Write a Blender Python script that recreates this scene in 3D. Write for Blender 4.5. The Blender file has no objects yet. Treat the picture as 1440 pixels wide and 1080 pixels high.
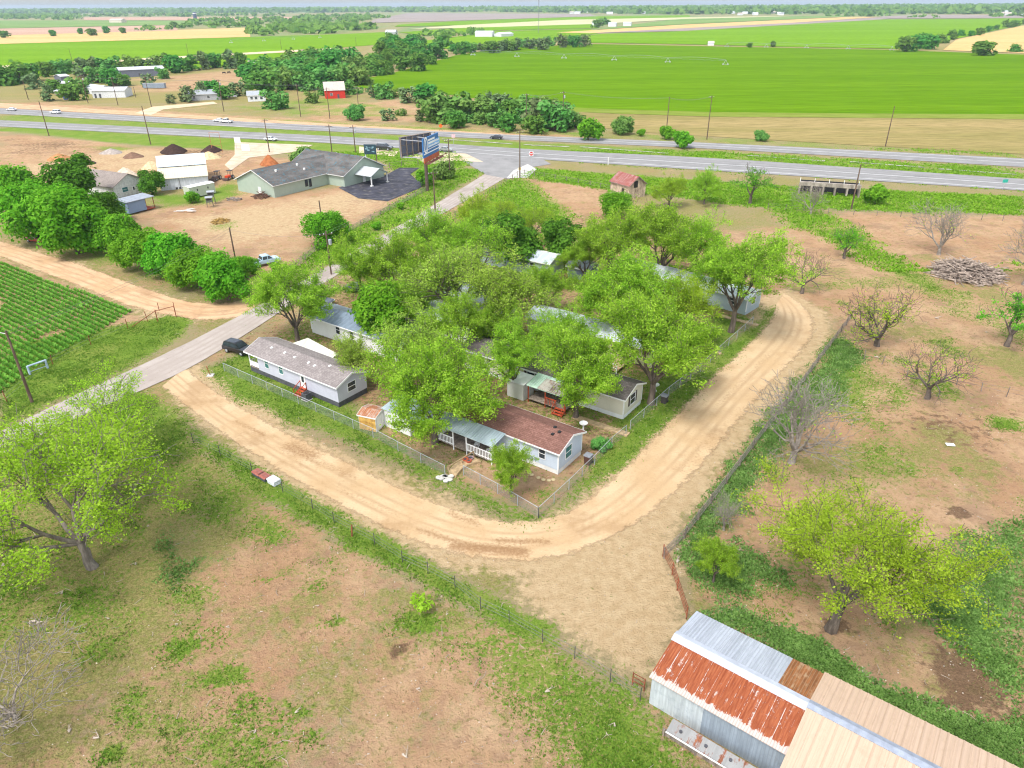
import bpy, bmesh, math, random
import numpy as np
from mathutils import Matrix, Vector
R = math.radians
# ------------------------------------------------------------------ camera, world, sun, exposure
SC = bpy.context.scene
COL = SC.collection
H_CAM = 42.0; TILT = math.atan(.534); ROLL = R(.36); FPX = 1000.0
cam = bpy.data.cameras.new('camera'); cam_o = bpy.data.objects.new('camera', cam); COL.objects.link(cam_o)
cam.sensor_width = 36; cam.lens = 36 * FPX / 1440; cam.clip_start = .5; cam.clip_end = 40000
_b = Matrix(((1, 0, 0), (0, math.sin(TILT), -math.cos(TILT)), (0, math.cos(TILT), math.sin(TILT))))
# columns: right, up, back
_rot = Matrix(((1, 0, 0), (0, math.sin(TILT), -math.cos(TILT)), (0, math.cos(TILT), math.sin(TILT))))
cam_o.matrix_world = Matrix.Translation((0, 0, H_CAM)) @ (_rot @ Matrix.Rotation(-ROLL, 3, 'Z')).to_4x4()
SC.camera = cam_o
W = bpy.data.worlds.new("World"); SC.world = W; W.use_nodes = True
nt = W.node_tree; nt.nodes.clear()
sky = nt.nodes.new('ShaderNodeTexSky'); sky.sky_type = 'NISHITA'; sky.sun_disc = False
SUN_EL, SUN_AZ = 58, 215      # azimuth from +Y clockwise: behind the camera, to the left
sky.sun_elevation = R(SUN_EL); sky.sun_rotation = R(SUN_AZ); sky.altitude = 100; sky.air_density = 1.0; sky.dust_density = 2.0; sky.ozone_density = 1.0
hs = nt.nodes.new('ShaderNodeHueSaturation'); hs.inputs['Saturation'].default_value = .42; hs.inputs['Value'].default_value = 2.15
bg = nt.nodes.new('ShaderNodeBackground'); bg.inputs['Strength'].default_value = .15
wo = nt.nodes.new('ShaderNodeOutputWorld')
nt.links.new(sky.outputs[0], hs.inputs['Color']); nt.links.new(hs.outputs[0], bg.inputs[0]); nt.links.new(bg.outputs[0], wo.inputs[0])
sun = bpy.data.lights.new('sun', 'SUN'); sun.energy = 2.9; sun.angle = R(12); sun.color = (1, .97, .93)
sun_o = bpy.data.objects.new('sun', sun); COL.objects.link(sun_o)
sd = Vector((math.sin(R(SUN_AZ)) * math.cos(R(SUN_EL)), math.cos(R(SUN_AZ)) * math.cos(R(SUN_EL)), math.sin(R(SUN_EL))))
sun_o.rotation_euler = sd.to_track_quat('Z', 'Y').to_euler()
SC.view_settings.view_transform = 'Standard'; SC.view_settings.look = 'None'; SC.view_settings.gamma = 1
SC.view_settings.exposure = 0.17; SC.view_settings.use_curve_mapping = False
SC.cycles.max_bounces = 6; SC.cycles.diffuse_bounces = 3; SC.cycles.glossy_bounces = 2; SC.cycles.transmission_bounces = 3
SC.cycles.transparent_max_bounces = 12; SC.cycles.volume_bounces = 0
SC.cycles.use_denoising = True; SC.cycles.pixel_filter_type = 'BLACKMAN_HARRIS'; SC.cycles.filter_width = 1.15

# ------------------------------------------------------------------ helpers
def G(px, py, z=0.0):
    """survey helper: the ground point (height z) that a reading on the aerial photograph (1440 x 1080) stands for"""
    u = (px - 720) / FPX; v = (py - 540) / FPX
    c, s = math.cos(ROLL), math.sin(ROLL)
    u, v = u * c - v * s, u * s + v * c
    d = (u, math.cos(TILT) - v * math.sin(TILT), -math.sin(TILT) - v * math.cos(TILT))
    t = (z - H_CAM) / d[2]
    return Vector((t * d[0], t * d[1], z))
def depth(p):
    return p[1] * math.cos(TILT) - (p[2] - H_CAM) * math.sin(TILT)
def top_height(b, ty, lo=.3, hi=70):
    """height of an upright thing from its foot reading and the reading of its top"""
    g = G(*b)
    def py(h):
        y, z = g.y, h - H_CAM
        Z = y * math.cos(TILT) - z * math.sin(TILT)
        v = -(y * math.sin(TILT) + z * math.cos(TILT)) / Z; u = g.x / Z
        return 540 + FPX * (-u * math.sin(ROLL) + v * math.cos(ROLL))
    for _ in range(50):
        m = (lo + hi) / 2
        if py(m) > ty: lo = m
        else: hi = m
    return lo

MATS = {}
def lin(c):
    return tuple((x / 12.92 if x <= .04045 else ((x + .055) / 1.055) ** 2.4) for x in c)
class NT:
    """tiny node-tree writer"""
    def __init__(s, name):
        s.m = bpy.data.materials.new(name); s.m.use_nodes = True; s.t = s.m.node_tree; s.t.nodes.clear()
        s.out = s.n('ShaderNodeOutputMaterial')
    def n(s, typ, **kw):
        nd = s.t.nodes.new(typ)
        for k, v in kw.items(): setattr(nd, k, v)
        return nd
    def l(s, a, b): s.t.links.new(a, b)
    def pos(s, scale=(1, 1, 1), obj=True):
        tc = s.n('ShaderNodeTexCoord'); mp = s.n('ShaderNodeMapping')
        if obj: s.l(tc.outputs['Object'], mp.inputs[0])
        else:
            g = s.n('ShaderNodeNewGeometry'); s.l(g.outputs['Position'], mp.inputs[0])
        mp.inputs['Scale'].default_value = scale
        return mp.outputs[0]
    def noise(s, vec, scale, detail=4, rough=.55, dist=0):
        n = s.n('ShaderNodeTexNoise'); n.inputs['Scale'].default_value = scale; n.inputs['Detail'].default_value = detail
        n.inputs['Roughness'].default_value = rough; n.inputs['Distortion'].default_value = dist
        s.l(vec, n.inputs['Vector']); return n.outputs[0]
    def ramp(s, fac, a, b, lo=0., hi=1.):
        n = s.n('ShaderNodeMapRange'); n.interpolation_type = 'SMOOTHSTEP'
        n.inputs['From Min'].default_value = a; n.inputs['From Max'].default_value = b
        n.inputs['To Min'].default_value = lo; n.inputs['To Max'].default_value = hi
        s.l(fac, n.inputs['Value']); return n.outputs[0]
    def mix(s, fac, a, b, mode='MIX'):
        n = s.n('ShaderNodeMix'); n.data_type = 'RGBA'; n.blend_type = mode
        for sock, v in ((n.inputs[0], fac), (n.inputs[6], a), (n.inputs[7], b)):
            if isinstance(v, (int, float)): sock.default_value = v
            elif isinstance(v, tuple): sock.default_value = (*v[:3], 1)
            else: s.l(v, sock)
        return n.outputs[2]
    def math(s, op, a, b=0.):
        n = s.n('ShaderNodeMath', operation=op)
        for sock, v in ((n.inputs[0], a), (n.inputs[1], b)):
            if isinstance(v, (int, float)): sock.default_value = v
            else: s.l(v, sock)
        return n.outputs[0]
    def bump(s, h, strength, dist):
        n = s.n('ShaderNodeBump'); n.inputs['Strength'].default_value = strength; n.inputs['Distance'].default_value = dist
        s.l(h, n.inputs['Height']); return n.outputs[0]
    def principled(s, col, rough=.8, metal=0., spec=.3, normal=None):
        p = s.n('ShaderNodeBsdfPrincipled')
        if isinstance(col, tuple): p.inputs['Base Color'].default_value = (*col[:3], 1)
        else: s.l(col, p.inputs['Base Color'])
        if isinstance(rough, (int, float)): p.inputs['Roughness'].default_value = rough
        else: s.l(rough, p.inputs['Roughness'])
        p.inputs['Metallic'].default_value = metal; p.inputs['Specular IOR Level'].default_value = spec
        if normal is not None: s.l(normal, p.inputs['Normal'])
        s.l(p.outputs[0], s.out.inputs[0]); return p
def mat(name, col, rough=.75, metal=0., var=.15, scale=2., spec=.3, bump=0., stretch=(1, 1, 1), dirt=None, dirt_amt=.5):
    """plain surface with procedural tone variation, optional dirt colour"""
    if name in MATS: return MATS[name]
    t = NT(name); v = t.pos(stretch)
    n1 = t.noise(v, scale, 5); n2 = t.noise(v, scale * 7, 3)
    d = tuple(c * (1 - var * 1.3) for c in col); e = tuple(min(1, c * (1 + var)) for c in col)
    c = t.mix(t.ramp(n1, .3, .7), d, e)
    c = t.mix(t.ramp(n2, .35, .7, 0, .5), c, d)
    if dirt: c = t.mix(t.ramp(t.noise(v, scale * 1.7, 6), .5, .72, 0, dirt_amt), c, dirt)
    t.principled(c, rough, metal, spec, t.bump(n2, bump, .03) if bump else None)
    MATS[name] = t.m; return t.m

class MB:
    """collects shapes and links them as ONE mesh object"""
    def __init__(s): s.v = []; s.f = []
    def add(s, vs, fs):
        o = len(s.v); s.v += [tuple(x) for x in vs]; s.f += [tuple(i + o for i in f) for f in fs]; return s
    def box(s, x0, x1, y0, y1, z0, z1):
        return s.add([(x0, y0, z0), (x1, y0, z0), (x1, y1, z0), (x0, y1, z0), (x0, y0, z1), (x1, y0, z1), (x1, y1, z1), (x0, y1, z1)],
                     [(0, 3, 2, 1), (4, 5, 6, 7), (0, 1, 5, 4), (1, 2, 6, 5), (2, 3, 7, 6), (3, 0, 4, 7)])
    def tube(s, a, b, r0, r1=None, n=8, cap=True):
        a = Vector(a); b = Vector(b); r1 = r0 if r1 is None else r1
        d = (b - a); d = d.normalized() if d.length > 1e-9 else Vector((0, 0, 1))
        u = d.cross(Vector((0, 0, 1)) if abs(d.z) < .9 else Vector((1, 0, 0))).normalized(); w = d.cross(u)
        vs = []
        for p, r in ((a, r0), (b, r1)):
            for i in range(n):
                t = 2 * math.pi * i / n; vs.append(p + u * (r * math.cos(t)) + w * (r * math.sin(t)))
        fs = [(i, (i + 1) % n, n + (i + 1) % n, n + i) for i in range(n)]
        if cap: fs += [tuple(range(n - 1, -1, -1)), tuple(range(n, 2 * n))]
        return s.add(vs, fs)
    def bar(s, a, b, w, h):
        """rectangular bar from a to b"""
        a = Vector(a); b = Vector(b); d = (b - a).normalized()
        u = d.cross(Vector((0, 0, 1)) if abs(d.z) < .95 else Vector((1, 0, 0))).normalized(); k = u.cross(d)
        vs = [p + u * (i * w / 2) + k * (j * h / 2) for p in (a, b) for i, j in ((-1, -1), (1, -1), (1, 1), (-1, 1))]
        return s.add(vs, [(0, 3, 2, 1), (4, 5, 6, 7), (0, 1, 5, 4), (1, 2, 6, 5), (2, 3, 7, 6), (3, 0, 4, 7)])
    def slab(s, pts, th):
        """thick panel: polygon pts (3D, planar) extruded down by th"""
        n = len(pts); vs = [tuple(p) for p in pts] + [(p[0], p[1], p[2] - th) for p in pts]
        return s.add(vs, [tuple(range(n)), tuple(range(2 * n - 1, n - 1, -1))] + [(i, n + i, n + (i + 1) % n, (i + 1) % n) for i in range(n)])
    def prism_x(s, prof, x0, x1):
        """profile in (y,z) extruded along x"""
        n = len(prof); vs = [(x0, y, z) for y, z in prof] + [(x1, y, z) for y, z in prof]
        return s.add(vs, [tuple(range(n - 1, -1, -1)), tuple(range(n, 2 * n))] + [(i, (i + 1) % n, n + (i + 1) % n, n + i) for i in range(n)])
    def lathe(s, prof, n=14, c=(0, 0)):
        vs = [(c[0] + r * math.cos(2 * math.pi * i / n), c[1] + r * math.sin(2 * math.pi * i / n), z) for r, z in prof for i in range(n)]
        m = len(prof); fs = [(j * n + i, j * n + (i + 1) % n, (j + 1) * n + (i + 1) % n, (j + 1) * n + i) for j in range(m - 1) for i in range(n)]
        return s.add(vs, fs + [tuple(range(n - 1, -1, -1)), tuple(range((m - 1) * n, m * n))])
    def build(s, name, material, parent=None, smooth=False, loc=None):
        me = bpy.data.meshes.new(name); me.from_pydata(s.v, [], s.f); me.update()
        if smooth: me.polygons.foreach_set('use_smooth', [True] * len(me.polygons))
        me.materials.append(material)
        return link(name, me, parent, loc)
def link(name, me, parent=None, loc=None):
    o = bpy.data.objects.new(name, me); COL.objects.link(o)
    if parent: o.parent = parent
    if loc is not None: o.location = loc
    return o
def tag(o, label=None, cat=None, group=None, kind=None):
    if label: o['label'] = label
    if cat: o['category'] = cat
    if group: o['group'] = group
    if kind: o['kind'] = kind
    return o
def thing(name, label, cat, loc=(0, 0, 0), rz=0., group=None):
    o = bpy.data.objects.new(name, None); COL.objects.link(o); o.empty_display_size = .5
    o.location = loc; o.rotation_euler = (0, 0, rz); return tag(o, label, cat, group)
def struct(o): o['kind'] = 'structure'; return o
def copy_tree(o, parent=None):
    c = o.copy(); COL.objects.link(c); c.parent = parent
    for ch in list(o.children): copy_tree(ch, c)
    return c
def np_mesh(name, V, F, material):
    """fast mesh from numpy arrays (F: faces of equal size)"""
    me = bpy.data.meshes.new(name); k = F.shape[1]
    me.vertices.add(len(V)); me.vertices.foreach_set('co', np.ascontiguousarray(V, np.float32).ravel())
    me.loops.add(F.size); me.loops.foreach_set('vertex_index', np.ascontiguousarray(F, np.int32).ravel())
    me.polygons.add(len(F)); me.polygons.foreach_set('loop_start', np.arange(len(F), dtype=np.int32) * k)
    try: me.polygons.foreach_set('loop_total', np.full(len(F), k, np.int32))
    except Exception: pass
    me.update(calc_edges=True); me.validate()
    if material: me.materials.append(material)
    return me
def vnoise(x, y, scale, seed=0, octs=4):
    """value noise on numpy arrays, 0..1"""
    out = np.zeros_like(x, dtype=np.float64); amp = 1.; tot = 0.
    for o in range(octs):
        f = (2 ** o) / scale; X = x * f + 17.3 * o + seed * 7.1; Y = y * f - 9.7 * o + seed * 3.3
        xi = np.floor(X); yi = np.floor(Y); fx = X - xi; fy = Y - yi; fx = fx * fx * (3 - 2 * fx); fy = fy * fy * (3 - 2 * fy)
        def h(a, b): v = np.sin(a * 127.1 + b * 311.7 + seed * 13.7) * 43758.5453; return v - np.floor(v)
        out += amp * ((h(xi, yi) * (1 - fx) + h(xi + 1, yi) * fx) * (1 - fy) + (h(xi, yi + 1) * (1 - fx) + h(xi + 1, yi + 1) * fx) * fy)
        tot += amp; amp *= .5
    return out / tot
def poly_sd(x, y, poly):
    """signed distance (positive inside) of points to a polygon"""
    inside = np.zeros(x.shape, bool); d2 = np.full(x.shape, 1e12)
    n = len(poly)
    for i in range(n):
        ax, ay = poly[i]; bx, by = poly[(i + 1) % n]
        ex, ey = bx - ax, by - ay; L = ex * ex + ey * ey + 1e-9
        t = np.clip(((x - ax) * ex + (y - ay) * ey) / L, 0, 1)
        d2 = np.minimum(d2, (x - ax - t * ex) ** 2 + (y - ay - t * ey) ** 2)
        c = (ay > y) != (by > y)
        with np.errstate(divide='ignore', invalid='ignore'):
            inside ^= c & (x < (bx - ax) * (y - ay) / (by - ay if by != ay else 1e-9) + ax)
    return np.where(inside, 1, -1) * np.sqrt(d2)
def gp(pts, z=0): return [(g.x, g.y) for g in (G(px, py, z) for px, py in pts)]
def resample(pts, n):
    P = np.array(pts, float); d = np.r_[0, np.cumsum(np.hypot(*np.diff(P, axis=0).T))]
    # smooth with Catmull-Rom like cubic: plain linear interpolation then a small moving average
    t = np.linspace(0, d[-1], n); Q = np.c_[np.interp(t, d, P[:, 0]), np.interp(t, d, P[:, 1])]
    k = max(1, n // 40)
    for _ in range(3):
        E = np.pad(Q, ((k, k), (0, 0)), mode='reflect', reflect_type='odd'); Q = (E[:-2 * k] + 2 * Q + E[2 * k:]) / 4
    return Q
def strip(name, left, right, n, m, z, material, rag=0., seed=1, crown=0.):
    """road-like sheet lofted between two edges given in world xy; UV.x across 0..1, UV.y metres along"""
    Lq = resample(left, n); Rq = resample(right, n)
    t = np.linspace(0, 1, m)
    P = Lq[:, None, :] * (1 - t)[None, :, None] + Rq[:, None, :] * t[None, :, None]
    if rag:
        rs = np.arange(n) * 1.0; w = Rq - Lq; w /= np.linalg.norm(w, axis=1)[:, None] + 1e-9
        for e, sd_ in ((np.clip(1 - t * 5, 0, 1), seed), (np.clip(1 - (1 - t) * 5, 0, 1), seed + 3)):
            a = (vnoise(rs, rs * 0 + sd_, 9, seed, 5) - .5) * 2 * rag; P = P + (w * a[:, None])[:, None, :] * e[None, :, None]
    V = np.concatenate([P.reshape(-1, 2), np.full((n * m, 1), z)], 1)
    if crown: V[:, 2] += np.tile(crown * (1 - (2 * t - 1) ** 2), n)
    i, j = np.meshgrid(np.arange(n - 1), np.arange(m - 1), indexing='ij'); a = (i * m + j).ravel()
    F = np.c_[a, a + 1, a + m + 1, a + m]
    nz = np.cross(V[F[0, 1]] - V[F[0, 0]], V[F[0, 2]] - V[F[0, 0]])[2]
    if nz < 0: F = F[:, ::-1]
    me = np_mesh(name, V, F, material)
    mid = (Lq + Rq) / 2; s = np.r_[0, np.cumsum(np.hypot(*np.diff(mid, axis=0).T))]
    uv = me.uv_layers.new(name='UVMap'); UV = np.c_[np.tile(t, n), np.repeat(s, m)][F.ravel()]
    uv.data.foreach_set('uv', UV.astype(np.float32).ravel())
    return struct(link(name, me))
def sheet(name, px, z, material):
    P = gp(px); me = bpy.data.meshes.new(name)
    A = sum(P[i][0] * P[(i + 1) % len(P)][1] - P[(i + 1) % len(P)][0] * P[i][1] for i in range(len(P)))
    if A < 0: P = P[::-1]
    me.from_pydata([(x, y, z) for x, y in P], [], [tuple(range(len(P)))]); me.update(); me.materials.append(material)
    return struct(link(name, me))
# ------------------------------------------------------------------ ground
def axis(lo, hi, step, far_lo, far_hi, grow=1.25):
    mid = list(np.arange(lo, hi + 1e-6, step)); s = step; a = lo; L = []
    while a > far_lo: s *= grow; a -= s; L.append(max(a, far_lo))
    s = step; b = hi; Rr = []
    while b < far_hi: s *= grow; b += s; Rr.append(min(b, far_hi))
    return np.array(L[::-1] + mid + Rr)
gx = axis(-130, 140, .6, -14500, 14500); gy0 = np.arange(20, 130, .5); gy1 = axis(130, 380, 1.2, 130, 14800)
gy = np.r_[axis(20, 21, .5, -250, 20)[:-3], gy0, gy1]
gy = np.unique(gy)
GX, GY = np.meshgrid(gx, gy)            # rows: y
X = GX.ravel(); Y = GY.ravel(); NV = X.size
att = {k: np.zeros(NV) for k in 'gwdpok'}
near = (Y < 420) & (np.abs(X) < 420)
def paint(k, px, amt=1., soft=2.5, mode='max'):
    soft = soft * 1.25 + .3
    P = gp(px); xs = [p[0] for p in P]; ys = [p[1] for p in P]; s = soft * 2
    m = (X > min(xs) - s) & (X < max(xs) + s) & (Y > min(ys) - s) & (Y < max(ys) + s)
    if not m.any(): return
    sd = poly_sd(X[m], Y[m], P); a = np.clip(sd / soft * .5 + .5, 0, 1) * amt
    if mode == 'max': att[k][m] = np.maximum(att[k][m], a)
    else:                                   # 'set': replace every class by this one
        for q in att: att[q][m] *= (1 - np.clip(a, 0, 1))
        att[k][m] += a
def blob(k, px, py, rx, ry, amt=1., soft=.5):
    """soft-edged patch, radii in metres along x and y"""
    c = G(px, py); m = (np.abs(X - c.x) < rx * 1.6) & (np.abs(Y - c.y) < ry * 1.6)
    if not m.any(): return
    r = np.hypot((X[m] - c.x) / rx, (Y[m] - c.y) / ry) + (vnoise(X[m], Y[m], 1.6, int(px), 3) - .5) * 1.5
    att[k][m] = np.maximum(att[k][m], amt * np.clip((1.3 - r) / soft, 0, 1))
att['o'][:] = .55; att['d'][:] = .30
far = np.hypot(X, Y) > 1100
att['w'][far] = .45; att['o'][far] = .5; att['d'][far] = .2
# fields and yards beyond the highway
paint('d', [(0, 140), (260, 158), (560, 175), (720, 182), (840, 190), (840, 197), (700, 190), (400, 176), (0, 152)], .95, 4)
paint('o', [(0, 105), (330, 95), (520, 120), (520, 150), (0, 140)], .75, 8)
paint('d', [(200, 110), (330, 98), (372, 100), (372, 112), (300, 125), (180, 132)], .75, 8)
paint('g', [(300, 150), (470, 135), (560, 150), (600, 165), (420, 165)], .5, 6)
paint('d', [(420, 150), (560, 140), (640, 165), (600, 172), (430, 172)], .8, 6)
paint('g', [(0, 158), (1440, 236), (1440, 268), (1000, 240), (720, 222), (300, 191), (0, 180)], .75, 3, 'set')
paint('o', [(0, 158), (1440, 236), (1440, 268), (1000, 240), (720, 222), (300, 191), (0, 180)], .5, 3)
paint('g', [(0, 150), (300, 168), (720, 189), (1440, 222), (1440, 214), (1000, 192), (700, 181), (300, 162), (0, 146)], .5, 3)
# verge between the highway and the yards
paint('g', [(0, 178), (500, 203), (640, 214), (690, 225), (560, 250), (540, 226), (330, 212), (200, 205), (0, 185)], .95, 2, 'set')
paint('d', [(330, 205), (440, 205), (440, 212), (330, 211)], .9, 3)
paint('d', [(0, 186), (200, 207), (150, 225), (0, 232)], .92, 3, 'set')
paint('k', [(0, 188), (190, 208), (140, 222), (0, 222)], .45, 4)
paint('g', [(120, 205), (200, 206), (230, 213), (180, 222)], .6, 3)
paint('d', [(0, 226), (230, 208), (330, 213), (400, 226), (380, 275), (340, 300), (300, 262), (200, 250), (0, 262)], .95, 3, 'set')
paint('p', [(0, 232), (180, 208), (290, 206), (300, 226), (240, 245), (100, 246), (0, 248)], .55, 6)
paint('k', [(220, 208), (330, 208), (330, 222), (220, 220)], .5, 5)
paint('g', [(200, 270), (270, 275), (330, 250), (345, 268), (300, 290), (215, 295)], .85, 3)
paint('d', [(205, 295), (340, 280), (400, 272), (480, 265), (600, 270), (560, 292), (440, 330), (380, 390), (300, 350), (210, 330)], .95, 4, 'set')
paint('p', [(330, 290), (480, 268), (560, 272), (500, 300), (400, 340), (300, 345), (220, 310)], .7, 6)
paint('o', [(270, 340), (400, 300), (430, 320), (400, 370), (330, 390)], .55, 6)
paint('g', [(300, 315), (330, 312), (335, 322), (300, 325)], .7, 2)
# verge of the county road
paint('g', [(690, 238), (600, 293), (465, 370), (400, 405), (395, 395), (450, 345), (580, 270), (650, 235)], .78, 1.5, 'set')
paint('o', [(690, 238), (600, 293), (465, 370), (400, 405), (395, 395), (450, 345), (580, 270), (650, 235)], .5, 1.5)
paint('d', [(450, 335), (560, 275), (590, 262), (560, 290), (470, 345)], .6, 3)
paint('g', [(0, 480), (110, 470), (245, 440), (270, 450), (262, 475), (120, 548), (0, 602)], .95, 1, 'set')
paint('o', [(0, 580), (130, 530), (262, 465), (268, 475), (120, 552), (0, 606)], .5, 1)
paint('d', [(0, 575), (90, 540), (190, 482), (200, 474), (215, 478), (110, 548), (0, 590)], .8, 1)
paint('d', [(-60, 420), (0, 362), (100, 400), (215, 452), (250, 440), (150, 470), (60, 505), (0, 530), (-60, 560)], .9, 1.2)
paint('g', [(-100, 350), (0, 372), (185, 437), (120, 480), (0, 560), (-100, 600)], .35, 1)
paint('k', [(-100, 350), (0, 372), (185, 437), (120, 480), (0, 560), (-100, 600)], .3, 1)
# hedge foot
paint('g', [(60, 340), (200, 390), (330, 415), (350, 400), (200, 340), (60, 300)], .6, 2)
paint('d', [(100, 350), (330, 420), (345, 390), (200, 330)], .55, 2)
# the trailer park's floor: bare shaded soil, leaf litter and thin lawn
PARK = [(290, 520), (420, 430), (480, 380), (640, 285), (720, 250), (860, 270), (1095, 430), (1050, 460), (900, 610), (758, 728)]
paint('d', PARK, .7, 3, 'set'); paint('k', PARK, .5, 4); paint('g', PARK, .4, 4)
paint('g', [(700, 255), (745, 245), (830, 290), (800, 315), (690, 310), (660, 300)], .9, 3)
paint('d', [(740, 250), (830, 262), (850, 275), (850, 300), (800, 300), (760, 270)], .9, 3, 'set')
paint('d', [(830, 310), (1095, 330), (1100, 420), (1000, 360), (850, 340)], .7, 3, 'set')
paint('g', [(288, 520), (352, 490), (500, 575), (540, 620), (640, 680), (758, 728), (738, 738), (570, 655), (430, 600), (330, 560)], .9, 1, 'set')
paint('p', [(500, 640), (560, 655), (640, 685), (720, 725), (700, 742), (600, 705), (520, 670)], .55, 1.2)
paint('o', [(400, 555), (520, 620), (640, 680), (620, 690), (480, 620)], .6, 1.5)
paint('g', [(758, 728), (840, 650), (950, 550), (1065, 455), (1092, 432), (1070, 470), (930, 600), (800, 712), (775, 735)], .9, .8, 'set')
paint('g', [(850, 600), (905, 600), (960, 545), (1030, 480), (1060, 440), (1000, 440), (930, 520)], .8, 1.5)
paint('d', [(640, 668), (700, 690), (757, 722), (790, 690), (750, 672), (700, 640)], .75, 1, 'set')
paint('g', [(740, 690), (790, 680), (800, 690), (762, 720)], .6, 1)
paint('d', [(800, 660), (835, 640), (845, 655), (815, 680)], .8, 1)
# verge beside the highway on the right, ditch
paint('g', [(735, 235), (1060, 258), (1440, 276), (1440, 302), (1080, 292), (900, 272), (760, 252)], .98, 1.5, 'set')
paint('o', [(735, 232), (1060, 256), (1440, 272), (1440, 280), (1060, 268), (740, 243)], .55, 1.5)
paint('d', [(770, 252), (900, 270), (900, 290), (820, 292)], .6, 3)
# right-hand pasture
RP = [(1100, 300), (1440, 304), (1700, 330), (1900, 1080), (1440, 1080), (1000, 1000), (940, 800), (1190, 450), (1100, 420), (1095, 380)]
paint('d', RP, .78, 3, 'set'); paint('o', RP, .42, 3)
paint('g', [(1080, 290), (1180, 300), (1240, 345), (1300, 385), (1360, 420), (1300, 415), (1200, 360), (1110, 320)], .75, 3)
paint('g', [(1090, 285), (1150, 290), (1190, 325), (1120, 310)], .8, 3)
paint('g', [(1170, 395), (1240, 375), (1310, 395), (1440, 455), (1440, 480), (1330, 440), (1250, 410)], .45, 4)
paint('k', [(1180, 320), (1300, 330), (1320, 350), (1200, 350)], .3, 4)
paint('d', [(1290, 440), (1440, 460), (1440, 520), (1320, 500)], .9, 4)
paint('g', [(1185, 470), (1225, 520), (1250, 570), (1235, 600), (1160, 590), (1120, 570), (1150, 510)], .75, 2)
paint('w', [(1180, 470), (1215, 500), (1180, 560), (1100, 620), (1030, 720), (960, 800), (936, 790), (1010, 690), (1100, 560)], .8, 1.5)
paint('g', [(1240, 530), (1290, 550), (1270, 590), (1240, 580)], .6, 2)
paint('k', [(1240, 555), (1440, 600), (1440, 650), (1300, 630), (1200, 600)], .38, 3)
paint('d', [(1310, 540), (1440, 560), (1440, 590), (1330, 570)], .98, 2)
paint('g', [(1390, 585), (1440, 590), (1440, 605), (1400, 600)], .9, 1)
paint('g', [(1200, 620), (1270, 625), (1280, 650), (1230, 650)], .5, 2)
paint('w', [(950, 790), (1040, 760), (1090, 800), (1070, 850), (1000, 840)], .72, 1.5)
paint('w', [(985, 870), (1040, 850), (1140, 900), (1250, 960), (1340, 990), (1440, 1030), (1440, 1110), (1330, 1040), (1150, 930), (1040, 880)], .95, 1, )
paint('w', [(1270, 830), (1350, 760), (1440, 740), (1440, 1040), (1400, 960), (1330, 900)], .72, 2.5)
paint('g', [(1150, 700), (1440, 820), (1440, 780), (1250, 690)], .3, 3)
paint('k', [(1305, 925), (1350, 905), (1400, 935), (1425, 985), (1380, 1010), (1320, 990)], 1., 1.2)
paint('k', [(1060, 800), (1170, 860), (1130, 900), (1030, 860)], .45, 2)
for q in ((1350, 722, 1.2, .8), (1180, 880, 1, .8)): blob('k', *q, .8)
# left meadow in the foreground
LM = [(-300, 640), (0, 640), (270, 620), (400, 700), (560, 800), (770, 905), (930, 960), (1010, 1100), (1000, 1300), (-500, 1300)]
paint('d', LM, .66, 2, 'set'); paint('o', LM, .52, 2)
paint('o', [(-300, 640), (330, 640), (300, 760), (220, 860), (120, 960), (0, 1010), (-300, 1050)], .95, 4, 'set'); paint('g', [(-300, 640), (300, 640), (240, 780), (100, 900), (-100, 960)], .42, 5)
paint('d', [(40, 960), (200, 950), (330, 890), (400, 830), (480, 700), (560, 760), (680, 830), (640, 900), (700, 990), (600, 1100), (0, 1100)], .9, 4)
paint('p', [(400, 900), (560, 850), (620, 920), (640, 1000), (420, 1040), (330, 1000)], .28, 4)
paint('g', [(255, 680), (300, 668), (360, 690), (350, 725), (290, 745), (250, 715)], .85, 2.2); pass
paint('g', [(345, 715), (400, 722), (430, 755), (375, 780), (330, 745)], .7, 1.2)
paint('w', [(210, 750), (260, 745), (290, 780), (250, 840), (200, 820)], .4, 2.5)
paint('g', [(230, 830), (300, 812), (305, 845), (250, 870)], .8, 1.2)
for (a, b, rx, ry, s) in ((270, 905, 1.7, 1.4, .8), (325, 945, 1.7, 1.1, .8), (590, 880, 2.0, 1.2, 1.), (478, 874, 1.0, .6, .9), (160, 1060, .6, .5, .9), (420, 1000, .9, .6, .8), (140, 915, 2.2, 1.2, .55), (440, 1035, 1.1, .8, .5), (375, 815, .9, .4, .8), (520, 770, 2.6, 1.1, .5)):
    blob('g', a, b, rx * 1.15, ry * 1.15, s, 1.)
paint('g', [(560, 860), (640, 880), (760, 900), (860, 945), (915, 975), (950, 1010), (1060, 1200), (820, 1200), (740, 1010), (690, 930), (630, 910)], .74, 2.5)
paint('g', [(800, 975), (900, 985), (980, 1080), (980, 1200), (880, 1200)], .95, 2)
paint('g', [(265, 596), (330, 635), (420, 690), (520, 745), (620, 800), (700, 840), (780, 880), (770, 900), (690, 868), (590, 815), (480, 760), (380, 700), (275, 625)], 1., .6, 'set')
paint('g', [(80, 600), (200, 545), (265, 590), (300, 640), (200, 660), (60, 660)], .8, 1.5)
paint('d', [(275, 625), (300, 620), (360, 668), (440, 715), (500, 745), (490, 755), (400, 705), (310, 650)], .85, .6)
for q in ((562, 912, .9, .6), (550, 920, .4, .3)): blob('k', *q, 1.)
paint('d', [(520, 900), (560, 880), (600, 905), (590, 935), (530, 935)], .95, 1)
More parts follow.
